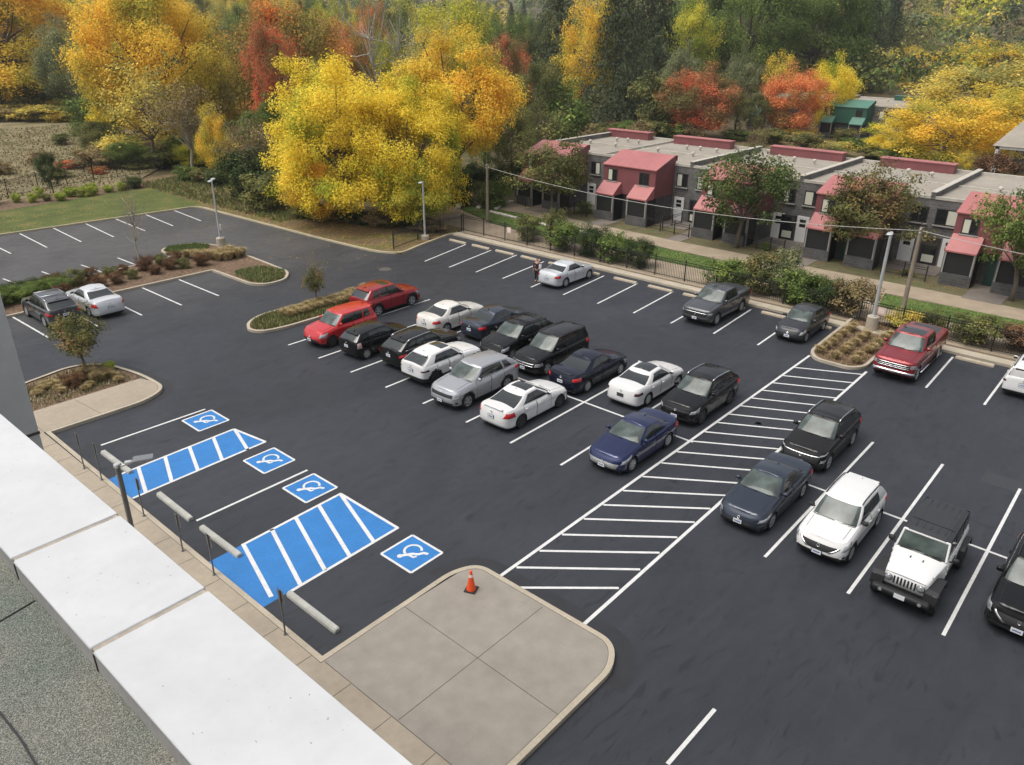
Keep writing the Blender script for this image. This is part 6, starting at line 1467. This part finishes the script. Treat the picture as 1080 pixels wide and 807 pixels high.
_pick = random.Random(77)
def proj(u, v, z):
    d = np.array([u, v, z - CAMH]); return 540 + F_PX * (d @ RT) / (d @ FW), 403.5 - F_PX * (d @ UP) / (d @ FW)
def plant(kind, m, loc, h, wd, label, cat='tree', name='tree', group=None, variant=None, bark=None, stem=True, z0=None):
    L = PROTO[kind]; me, tm = L[_pick.randrange(len(L)) if variant is None else variant % len(L)]
    r_ = empty(name, label, cat, loc, _pick.uniform(0, 2 * PI), group); 
    for nm, d in (('crown' if name.endswith('tree') else 'foliage', me), ('trunk' if name.endswith('tree') else 'stem', tm)):
        if nm in ('stem', 'trunk') and not stem: continue
        o = bpy.data.objects.new(nm, d); COL.objects.link(o); o.parent = r_; o.scale = (wd, wd, h)
        mt = LM[m] if d is me else (bark or M_BARK)
        o.material_slots[0].link = 'OBJECT'; o.material_slots[0].material = mt
        if d is tm: o.scale = ((h + wd) / 2, (h + wd) / 2, h)
    return r_
def tree_px(kind, m, cx, yb, yt, wpx, label, name='tree', cat='tree', z=0.05, **k):
    "a tree whose foot stands where the photograph's ground point (cx, yb) lies, as tall and wide as it shows there"
    u, v = g(cx, yb, z); lo, hi = 0, 60
    for _ in range(30):
        md = (lo + hi) / 2
        if proj(u, v, md)[1] > yt: lo = md
        else: hi = md
    dep = float(np.array([u, v, lo / 2 - CAMH]) @ FW)
    zz = hill(u, v)
    return plant(kind, m, (u, v, z), lo, wpx * dep / F_PX, label, cat, name, **k)

T = tree_px
# the two big yellow trees over the far kerb, and the orange gold one behind
plant('big', 'yellow', (42.3, 56.6, .1), 13.6, 13.0, 'huge bright yellow tree hanging low over the far kerb', variant=0)
plant('big', 'yellow', (45.9, 52.2, .1), 13.2, 11.2, 'big yellow tree turning green low down, behind the middle lamp post', variant=1)
plant('tall', 'gold', (55.0, 55.4, .1), 15.6, 13.0, 'tall orange gold tree behind the big yellow one, left of the town houses', variant=0)
plant('broad', 'ygreen', (44.6, 50.2, .1), 6.2, 6.6, 'yellow green lower tree under the big yellow crowns, left of the middle lamp post')
plant('broad', 'gold', (39.9, 57.5, .1), 5.6, 6.0, 'low golden boughs of a young tree at the left foot of the huge yellow tree')
for i in range(9):
    plant('bush', ('olive', 'dark', 'brown')[i % 3], (40.6 + .5 * i + _pick.uniform(-.4, .4), 60.5 - 1.5 * i, .05), _pick.uniform(.9, 1.6), _pick.uniform(2, 3), 'low dark brush in the shade below the big yellow trees', 'shrub', 'shrub', 'brush below the yellow trees')
T('upright', 'olive', 540, 196, 104, 62, 'dull olive tree between the orange gold tree and the dark street tree')
T('upright', 'green', 512, 188, 98, 56, 'green tree half hidden behind the orange gold tree')
for i in range(10):
    u, v = g(486 + i * 9, 196 + 3 * math.sin(i * 2), 0); plant('bush', ('olive', 'dark', 'brown')[i % 3], (u, v, -.05), _pick.uniform(1.6, 3), _pick.uniform(3, 4.5), 'dark brush beside the curved end of the tan path', 'shrub', 'shrub', 'brush by the end of the tan path')
T('broad', 'goldbrown', 246, 158, 40, 70, 'tawny tree filling the gap between the tall golden tree and the orange red maple')
T('upright', 'olive', 226, 150, 20, 60, 'dull olive tree right behind the tall golden tree')
T('bush', 'olive', 238, 172, 128, 60, 'olive thicket between the golden tree and the slender golden one', name='shrub', cat='shrub')
for i, (x, y) in enumerate(((812, 152), (850, 158), (880, 164), (905, 158), (925, 168), (890, 150), (838, 148), (950, 176), (1000, 188), (870, 170))):
    u, v = g(x, y, 0); plant('bush', ('olive', 'russet', 'goldbrown', 'green')[i % 4], (u, v, -.02), _pick.uniform(1.4, 2.6), _pick.uniform(4, 7), 'garden shrubbery between the red and the green town houses', 'shrub', 'shrub', 'garden shrubbery behind the red town houses')
# left wood
T('big', 'gold', 20, 118, -55, 190, 'wide golden tree in the top left corner of the photo')
T('upright', 'greygreen', 84, 128, 18, 78, 'grey green willow like tree right of the top left golden tree')
T('upright', 'greygreen', 118, 134, 38, 62, 'smaller grey green tree beside a taller one at the edge of the meadow')
T('bush', 'green', 106, 146, 92, 58, 'rounded fresh green bush at the edge of the meadow', name='shrub', cat='shrub')
T('bush', 'yellow', 112, 150, 112, 26, 'small yellow bush in front of a rounded green one', name='shrub', cat='shrub')
T('big', 'gold', 178, 160, -50, 150, 'tall golden tree with bare lower branches in the left wood')
T('sparse', 'goldbrown', 165, 178, 60, 120, 'thin leaved tawny tree leaning over the meadow fence', variant=0)
T('sparse', 'brown', 205, 186, 78, 90, 'nearly bare tree with forked grey trunk at the corner of the fence', bark=M_BARKG)
T('upright', 'gold', 231, 192, 112, 42, 'slender golden orange young tree left of a bare brown bush')
T('sparse', 'brown', 268, 200, 122, 75, 'bare looking brown tree right of the slender golden one')
T('bush', 'dark', 262, 212, 158, 62, 'dark green shrub at the foot of the brown tree', name='shrub', cat='shrub')
T('bush', 'olive', 285, 222, 178, 56, 'olive shrub touching the huge yellow tree', name='shrub', cat='shrub')
T('broad', 'rust', 318, 160, -12, 125, 'orange red maple above the huge yellow tree')
T('broad', 'red', 300, 176, 12, 60, 'small red maple at the left edge of the orange red one')
T('upright', 'green', 292, 184, 96, 70, 'dull green tree below the orange red maple')
T('upright', 'ygreen', 345, 190, 62, 80, 'yellow green tree peeping over the huge yellow tree')
T('broad', 'rust', 372, 140, 22, 76, 'rusty brown maple among bare trunks')
T('sparse', 'goldbrown', 448, 150, 30, 70, 'thin golden tree among the pale bare trunks', variant=1)
T('broad', 'ygreen', 478, 118, -18, 95, 'lime yellow tree at the top centre left of the dark firs')
T('broad', 'olive', 445, 140, 70, 60, 'olive crown just above the orange gold tree')
for cx, yt, yb, lab in ((368, -40, 128, 'first pale bare trunk from the left in the centre wood'), (400, -50, 150, 'second pale bare trunk, leaning, in the centre wood'), (438, -30, 140, 'third pale bare trunk in the centre wood'), (472, -25, 132, 'whitest bare trunk in the centre wood'), (422, -30, 135, 'thin grey bare trunk between two pale ones')):
    T('bare', 'brown', cx, yb, yt, 30, lab, bark=M_BARKG)
T('broad', 'red', 535, 138, 30, 56, 'rusty red small maple left of the grey green tree behind the town houses')
T('upright', 'olive', 566, 160, 52, 62, 'soft green tree behind the leftmost town house')
T('bush', 'green', 592, 160, 82, 62, 'fresh green low tree close to the leftmost town house')
T('sparse', 'olive', 572, 175, 100, 66, 'brownish green tree touching the leftmost roof')
T('upright', 'gold', 616, 128, -12, 74, 'tall slim golden tree with white trunk before the dark firs', bark=M_BARKG, variant=1)
T('conifer', 'conifer', 650, 130, -60, 90, 'tall dark fir right of the slim golden tree')
T('conifer', 'conifer', 585, 118, -50, 80, 'tall dark fir left of the slim golden tree')
T('conifer', 'conifer', 682, 122, -70, 84, 'tall dark fir left of the lime yellow poplar')
T('upright', 'ygreen', 722, 118, -14, 66, 'lime yellow poplar like tree above the red maple', variant=0)
T('upright', 'greygreen', 716, 134, 40, 56, 'pale green tree below the lime yellow one')
T('bush', 'olive', 690, 142, 72, 52, 'olive tree left of the red maple')
T('broad', 'red', 736, 146, 66, 84, 'bright red maple behind the flat roofs', variant=1)
T('upright', 'greygreen', 775, 142, 44, 46, 'narrow grey green tree right of the red maple')
T('upright', 'olive', 792, 146, 92, 46, 'low olive tree between the two maples')
T('sparse', 'gold', 816, 128, 48, 46, 'thin golden tree left above the orange maple')
T('broad', 'orange', 831, 146, 66, 72, 'vivid orange maple behind the flat roofs', variant=1)
T('broad', 'yellow', 871, 142, 56, 54, 'clear yellow tree between the orange maple and the green house')
T('big', 'green', 775, 112, -65, 120, 'massive dull green tree at the top right of the lime one')
T('big', 'green', 850, 110, -50, 120, 'massive green tree above the clear yellow one')
T('conifer', 'conifer', 902, 104, -36, 70, 'dark fir right of the massive green trees')
T('conifer', 'conifer', 928, 98, -10, 54, 'second dark fir, shorter, right of the first')
T('broad', 'goldbrown', 968, 78, 0, 70, 'golden tree in the distance above the yellow rows')
T('broad', 'brown', 952, 84, 24, 44, 'tan tree below the distant golden one')
T('bush', 'brown', 1000, 80, 26, 46, 'pale tan round tree in the distance')
T('broad', 'goldbrown', 935, 98, 44, 84, 'golden tree at the left end of the upper yellow row')
T('umbrella', 'gold', 985, 104, 48, 76, 'golden spreading tree in the middle of the upper yellow row')
T('umbrella', 'gold', 1040, 108, 38, 96, 'golden spreading tree at the right end of the upper yellow row')
T('umbrella', 'goldbrown', 1030, 148, 60, 170, 'broad yellow green spreading tree in the right middle')
T('umbrella', 'gold', 1085, 170, 78, 150, 'broad orange gold spreading tree at the right edge')
T('umbrella', 'gold', 990, 176, 96, 140, 'orange gold spreading tree behind the flat roofs')
T('umbrella', 'yellow', 948, 166, 124, 86, 'low bright yellow spreading tree touching the green house')
T('bush', 'redbrown', 1042, 200, 160, 46, 'dark red brown shrub left of the white pavilion', name='shrub', cat='shrub')
T('sparse', 'gold', 1012, 196, 156, 20, 'tiny golden sapling behind the flat roof')
# street trees before the town houses
T('street', 'olive', 582, 228, 140, 92, 'dark broad street tree before the leftmost town house', variant=0)
T('street', 'pink', 777, 262, 148, 104, 'broad street tree flushed with red before the middle town houses', variant=1)
T('street', 'russet', 905, 281, 176, 108, 'street tree with rusty leaves and bare top behind the right lamp post', variant=0)
T('sparse', 'russet', 903, 279, 168, 90, 'thin rusty topped tree entwined with the street tree behind the right lamp post')
T('street', 'green', 1066, 318, 184, 100, 'green street tree at the right edge of the photo', variant=1)
T('sparse', 'brown', 792, 200, 128, 40, 'bare twiggy tree rising behind the flat roofs')
# shrubs of the planted strip by the fence
sh_ = [(48.0, 40.2, 1.9, 2.0, 'olive', 'brownish evergreen at the left end of the fence planting'), (48.3, 37.6, 2.7, 1.7, 'olive', 'slim pointed evergreen, second in the fence planting'), (47.6, 36.0, 2.0, 2.2, 'green', 'bushy evergreen third in the fence planting'), (47.6, 33.6, 2.1, 2.2, 'dark', 'dark evergreen behind the silver white sedan'), (47.6, 31.4, 2.0, 2.2, 'green', 'evergreen right of the dark one behind the silver white sedan'), (47.7, 29.4, 1.8, 1.9, 'dark', 'dark evergreen at the right end of its clump'),
       (47.7, 22.3, 2.0, 2.5, 'green', 'round green shrub behind the dark grey pickup'), (47.9, 20.0, 2.9, 2.3, 'russet', 'tall tawny shrub behind the dark grey pickup'), (48.2, 18.8, 3.1, 1.9, 'greygreen', 'tall pale green shrub with tawny neighbour'), (47.6, 17.3, 2.3, 2.6, 'green', 'big green shrub between the pickup and the small charcoal hatchback'), (47.7, 15.6, 1.9, 2.2, 'dark', 'dark green shrub behind the small charcoal hatchback'), (47.5, 14.0, 2.3, 2.2, 'brown', 'tawny shrub above the small charcoal hatchback'),
       (47.4, 10.7, 1.1, 1.8, 'goldbrown', 'low yellowish shrub behind the red pickup'), (47.6, 9.4, 1.3, 1.5, 'russet', 'low rusty shrub at the tail of the red pickup'), (47.6, 7.2, 1.6, 2.3, 'olive', 'thin olive shrub right of the red pickup'), (47.7, 5.0, 1.5, 2.0, 'redbrown', 'red brown shrub at the right end of the fence'), (47.8, 3.1, 1.6, 2.0, 'redbrown', 'red brown shrub cut by the right edge of the photo'),
       (59.5, 42.9, 1.1, 1.6, 'green', 'round green shrub in the leftmost front yard'), (58.4, 24.5, .6, .9, 'green', 'tiny green bush in the yard with two white doors'), (58.6, 14.0, .5, .9, 'olive', 'tiny olive bush in the yard behind the utility pole')]
for i, (u, v, h, w_, m_, lab) in enumerate(sh_):
    plant('bush' if m_ != 'dark' else 'fine', m_, (u, v, .08), h * (1.18 if 28 < v < 41 else 1.05), w_ * (1.22 if v < 41 and u < 50 else 1), lab, 'shrub', 'shrub', 'shrubs of the fence planting' if u < 50 else None)
# left planting bed
for i, (u, v) in enumerate([(25.28, 85.7), (26.3, 84.7), (27.6, 86.5), (27.5, 84.3), (28.5, 83.6), (29.9, 84.9), (30.8, 84.0), (31.8, 84.0), (33.5, 84.5), (34.7, 84.4), (30.4, 86.2), (32.4, 85.9)]):
    plant('fine', 'lime' if i not in (3, 10) else 'olive', (u, v, .08), _pick.uniform(.75, 1.15), _pick.uniform(1.0, 1.5), 'small lime green bush in the bed between lawn and meadow fence', 'shrub', 'shrub', 'lime green bushes of the left bed')
plant('upright', 'dark', (29.3, 87.6, .08), 4.6, 2.6, 'dark small evergreen standing in the left bed before the fence', variant=0)
plant('fine', 'dark', (36.2, 85.0, .08), 1.2, 2.4, 'dense dark green clipped bush at the right end of the left bed', 'shrub', 'shrub')
plant('fine', 'dark', (22.6, 86.4, .08), 1.9, 2.6, 'dark green bush at the left edge of the photo by the meadow fence', 'shrub', 'shrub')
plant('bush', 'red', (37.5, 96.5, .06), .9, 2.3, 'low scarlet sumac in the meadow', 'shrub', 'shrub')
plant('bush', 'red', (36.5, 102.5, .06), 1.1, 2.8, 'larger scarlet sumac farther back in the meadow', 'shrub', 'shrub')
for i, (u, v) in enumerate([(33, 97), (39.5, 99), (42, 97), (30, 104), (44, 103), (35.5, 108), (26, 99), (48, 99), (42, 112), (50, 118), (44, 124), (58, 130), (28, 132), (52, 108)]):
    plant('bush', 'brown' if i % 2 else 'olive', (u, v, .05), _pick.uniform(.8, 1.8), _pick.uniform(2, 3.6), 'scrubby brush growing in the dry meadow', 'shrub', 'shrub', 'scrub in the meadow')
# undergrowth below the big yellow trees
for i in range(22):
    t = i / 21; u, v = 41.0 + t * 13 + _pick.uniform(-1, 1), 84 - t * 33 + _pick.uniform(-1.5, 1.5)
    plant('bush', ('green', 'olive', 'brown', 'dark')[i % 4], (u + 1.5, v, .05), _pick.uniform(1.4, 3.2), _pick.uniform(2.5, 4.5), 'wild undergrowth at the foot of the wood', 'shrub', 'shrub', 'undergrowth of the wood edge')
for i in range(26):
    x = -40 + i * 7; u, v = g(x, 126 + 2.5 * math.sin(i * 1.9), 0)
    plant('bush', ('olive', 'brown', 'goldbrown')[i % 3], (u, v, -.05), _pick.uniform(1.8, 3.4), _pick.uniform(5, 8), 'broad low brush across the far side of the meadow', 'shrub', 'shrub', 'brush across the far side of the meadow')
for i in range(40):
    x = -40 + i * 6.2; u, v = g(x, 113 + 3.5 * math.sin(i * 2.7) + (8 if i % 3 == 0 else 0) + max(0, x - 110) * .12, 0)
    plant(('bush', 'broad')[i % 2], ('olive', 'goldbrown', 'brown', 'green', 'ygreen', 'olive')[i % 6], (u, v, -.05), _pick.uniform(4.5, 9), _pick.uniform(6, 10), 'low bushy tree closing the back of the meadow', 'tree', 'tree', 'bushy trees at the back of the meadow')
for i in range(34):
    x = -20 + i * 12; u, v = g(x, 172 - 52 * (x < 95) + 6 * math.sin(i * 2.1) - .05 * max(0, 95 - x), 0)
    plant(('bush', 'broad')[i % 2], ('brown', 'olive', 'goldbrown', 'green', 'ygreen')[i % 5], (u, v, -.05), _pick.uniform(2.4, 5.0), _pick.uniform(4, 6.5), 'thicket growing low between the trunks of the left wood', 'shrub', 'shrub', 'thickets of the left wood')
for i in range(30):
    x = 500 + i * 14.5; u, v = g(x, 150 + 4 * math.sin(i * 1.7) - .02 * (x - 500), 0)
    if u > 76.8 + 2 and not (120 < u and 30 < v < 64): plant('bush', ('brown', 'olive', 'redbrown', 'green')[i % 4], (u, v, -.05), _pick.uniform(1.8, 3.6), _pick.uniform(4, 6), 'thicket growing behind the flat roofed town houses', 'shrub', 'shrub', 'thickets behind the town houses')
# left island: hedge and round shrubs
for i, u in enumerate(np.arange(9.5, 17.3, 1.05)):
    plant('fine', 'green', (float(u), 53.6 + .15 * math.sin(i * 2), .08), 1.05, 2.0, 'spreading green juniper of the low hedge before the two parked cars', 'shrub', 'shrub', 'junipers of the left island')
    plant('fine', 'dark', (float(u) + .4, 54.9, .08), .95, 1.7, 'spreading green juniper of the low hedge before the two parked cars', 'shrub', 'shrub', 'junipers of the left island')
rs = [(42, 313, 13), (60, 307, 15), (68, 315, 13), (81, 303, 16), (97, 298, 13), (106, 305, 12), (116, 295, 11), (124, 302, 12), (130, 292, 10), (140, 297, 10), (154, 288, 15), (164, 292, 10), (171, 283, 12), (180, 287, 11), (185, 280, 12), (194, 286, 11), (213, 283, 13)]
for i, (x, y, w_) in enumerate(rs):
    u, v = g(x, y - 3 + 0, .1); dep = float(np.array([u, v, -15.5]) @ FW); s = w_ * dep / F_PX
    plant('fine', 'redbrown' if i % 3 else 'olive', (u, v, .08), s * 1.10, s * 1.38, 'round clipped red brown shrub of the left island' if i % 3 else 'round clipped olive shrub of the left island', 'shrub', 'shrub', 'round shrubs of the left island (red brown)' if i % 3 else 'round shrubs of the left island (olive)')
# near bed
for (x, y, h, w_, m_, lab) in ((95, 398, .80, 1.0, 'brown', 'dark twiggy shrub at the foot of the small oak'), (105, 402, .75, 1.0, 'brown', 'tawny shrub right of the small oak trunk'), (78, 408, .75, 1.1, 'redbrown', 'dark red brown shrub left in the near bed'), (116, 391, .55, .62, 'lime', 'small lime yellow bush at the back of the near bed')):
    u, v = g(x, y, .1); plant('fine', m_, (u, v, .08), h, w_, lab, 'shrub', 'shrub')
u, v = g(90, 391, .1); plant('small', 'russet', (u, v, .1), 3.1, 3.0, 'small russet oak sapling in the near left bed', variant=1)
u, v = g(334, 320, .1); plant('small', 'russet', (u, v, .1), 2.4, 1.5, 'tiny round russet tree on a thin stem in the narrow island')
plant('bare', 'brown', (u + .1, v + .1, .1), 3.7, 1.2, 'bare whitish twig tree behind the tiny round russet one', bark=M_BARKG)
u, v = g(149, 286, .1); plant('bare', 'brown', (u, v, .1), 7.2, 1.7, 'leafless pale sapling between the round shrubs of the left island', bark=M_BARKG)
# ornamental grasses
def tuft_mesh(seed, n=420, h=1.0):
    r = np.random.default_rng(seed); V = []; Fs = []
    for k in range(n):
        a = r.uniform(0, 6.283); t = r.random() ** .6; x0, y0 = .16 * t * math.cos(a), .16 * t * math.sin(a); ln = r.uniform(.7, 1.1); out = t * r.uniform(.25, .55)
        wx, wy = -math.sin(a) * .012, math.cos(a) * .012; P0 = np.array([x0, y0, 0]); P1 = P0 + [out * .45 * math.cos(a), out * .45 * math.sin(a), ln * .75]; P2 = P0 + [out * 1.1 * math.cos(a), out * 1.1 * math.sin(a), ln * r.uniform(.7, 1.0)]
        W_ = np.array([wx, wy, 0]); o = len(V); V += [tuple(P0 - W_), tuple(P0 + W_), tuple(P1 + W_), tuple(P1 - W_), tuple(P2)]; Fs += [(o, o + 1, o + 2, o + 3), (o + 3, o + 2, o + 4)]
    me = bpy.data.meshes.new('tuft'); me.from_pydata(V, [], Fs); me.materials.append(LM['straw']); return me
TUFT = [tuft_mesh(5), tuft_mesh(6)]
def tuft(u, v, h, w_, label, group):
    o = bpy.data.objects.new('grass_tuft', TUFT[_pick.randrange(2)]); COL.objects.link(o); o.location = (u, v, .09); o.scale = (w_, w_, h); o.rotation_euler = (0, 0, _pick.uniform(0, 6)); tag(o, label, 'ornamental grass', group)
for i in range(24):
    a = i / 23; u = 26.6 + a * 3.0 + _pick.uniform(-.15, .15); v = 54.9 - 1.6 * math.sin(a * 2) + _pick.uniform(-.9, .9)
    tuft(u, v, .66, .95, 'tan ornamental grass tuft around the left lamp post', 'tan grasses of the left island')
for i in range(26):
    u = 24.2 + (i % 13) * .52 + _pick.uniform(-.1, .1); v = 38.5 + (i // 13) * .75 + _pick.uniform(-.2, .2)
    tuft(u, v, .52, .8, 'tan ornamental grass tuft in the narrow island beside the red cars', 'tan grasses of the narrow island')
for i in range(21):
    u = 40.0 + (i % 7) * .85 + _pick.uniform(-.15, .15); v = 11.05 + (i // 7) * .92 + _pick.uniform(-.15, .15)
    if math.hypot(u - 45.6, v - 12.15) < .5: continue
    tuft(u, v, .46, .68, 'tan ornamental grass tuft in the right island', 'tan grasses of the right island')
for i in range(26):
    x, y = 40 + (i * 37 % 100), 412 - (i * 37 % 100) * .22 + _pick.uniform(-6, 12); u, v = g(x, y, .1)
    if 8.8 < u < 13.7 and 36.8 < v < 39.6: tuft(u, v, .30, .55, 'short straw grass tuft in the near left bed', 'straw tufts of the near left bed')
# ------------------------------------------------------------------ the wood behind: trees one can tell apart as crowns
rw = random.Random(12)
KINDS = [('broad', 'goldbrown', 'golden brown broadleaf tree deep in the wood', 'golden brown trees deep in the wood'), ('upright', 'olive', 'olive green broadleaf tree deep in the wood', 'olive trees deep in the wood'), ('broad', 'green', 'green broadleaf tree deep in the wood', 'green trees deep in the wood'),
         ('conifer', 'conifer', 'dark fir deep in the wood', 'dark firs deep in the wood'), ('sparse', 'brown', 'half bare brown tree deep in the wood', 'half bare trees deep in the wood'), ('broad', 'ygreen', 'yellow green tree deep in the wood', 'yellow green trees deep in the wood'), ('broad', 'rust', 'rust red tree deep in the wood', 'rust red trees deep in the wood')]
def wood(x0, x1, y0, y1, n, weights, h0, h1):
    for k in range(n):
        x = x0 + (x1 - x0) * ((k * .618034) % 1.0); y = y0 + (y1 - y0) * (k + .5) / n; u, v = g(x, y, 0)
        kd = rw.choices(KINDS, weights)[0]; h = rw.uniform(h0, h1); wd = h * (.36 if kd[0] == 'conifer' else .42 if kd[0] in ('upright', 'sparse') else .55) * rw.uniform(.85, 1.2)
        plant(kd[0], kd[1], (u, v, hill(u, v) - .1), h, wd, kd[2], 'tree', 'tree', kd[3])
wood(-90, 330, 96, 64, 60, [6, 3, 1.5, .2, 1, 3.5, .8], 16, 22)
wood(320, 700, 118, 66, 58, [2, 3, 3.4, 2.2, 1, 2.4, .6], 15, 22)
wood(690, 930, 96, 62, 34, [1, 2, 5, 3, .3, 1.6, .3], 16, 23)
wood(905, 1120, 76, 60, 34, [3, 2.5, 3, 2, 1, 1.4, .6], 8, 11)
# far wooded hills, one mass
def far_woods():
    r = np.random.default_rng(3); C = []; N = []; S = []; MI = []
    cols = ['green', 'olive', 'conifer', 'goldbrown', 'greygreen', 'ygreen', 'brown']
    V = 0
    for k in range(1500):
        px = r.uniform(-60, 1140); d = 190 + 620 * (k / 1500) ** 1.4; a0 = np.array([RT[0] * (px - 540) + FW[0] * F_PX, RT[1] * (px - 540) + FW[1] * F_PX]); a0 /= np.linalg.norm(a0)
        u, v = a0 * d; h = r.uniform(8, 13) + d * .004; w_ = h * r.uniform(.7, 1.1); z = hill(u, v); n = 130 if d < 420 else 60; lf = max(.8, d * .0035)
        q = r.normal(size=(n, 3)); q /= np.linalg.norm(q, axis=1)[:, None]; q[:, 2] = np.abs(q[:, 2]) * 1.0 - .15
        rad = r.uniform(.7, 1.0, (n, 1)) * (1 + .2 * np.sin(q[:, :1] * 5 + k)); c = np.array([u, v, z + h * .5]) + q * rad * np.array([w_ / 2, w_ / 2, h * .5]); nn = q + r.normal(size=(n, 3)) * .45 + [0, 0, .3]
        nn /= np.linalg.norm(nn, axis=1)[:, None]; C.append(c); N.append(nn); S.append(lf * r.uniform(.7, 1.4, n)); MI.append(np.full(n, r.choice(7, p=[.24, .2, .2, .13, .1, .08, .05])))
    me = quads_mesh('far_woods', np.concatenate(C), np.concatenate(N), np.concatenate(S), LM[cols[0]], rnd=r)
    for c in cols[1:]: me.materials.append(LM[c])
    me.polygons.foreach_set('material_index', np.concatenate(MI).astype('i')); o = bpy.data.objects.new('far_woods', me); COL.objects.link(o)
    tag(o, 'far wooded hills of mixed green and golden trees fading towards the horizon', 'woods', kind='stuff')
far_woods()
# air between the camera and the far woods
HAZE = 1
if HAZE:
    b = MB(); b.box((330, 330, 44.5), (1500, 1500, 95), M_ASPH); o = b.build('haze'); o.data.materials.clear()
    m = bpy.data.materials.new('haze'); m.use_nodes = True; n = m.node_tree.nodes; n.remove(n['Principled BSDF']); pvn = n.new('ShaderNodeVolumePrincipled'); pvn.inputs['Color'].default_value = (.95, .96, .97, 1); pvn.inputs['Density'].default_value = .00022
    pvn.inputs['Anisotropy'].default_value = .3; m.node_tree.links.new(pvn.outputs[0], n['Material Output'].inputs['Volume']); o.data.materials.append(m); tag(o, kind='stuff')
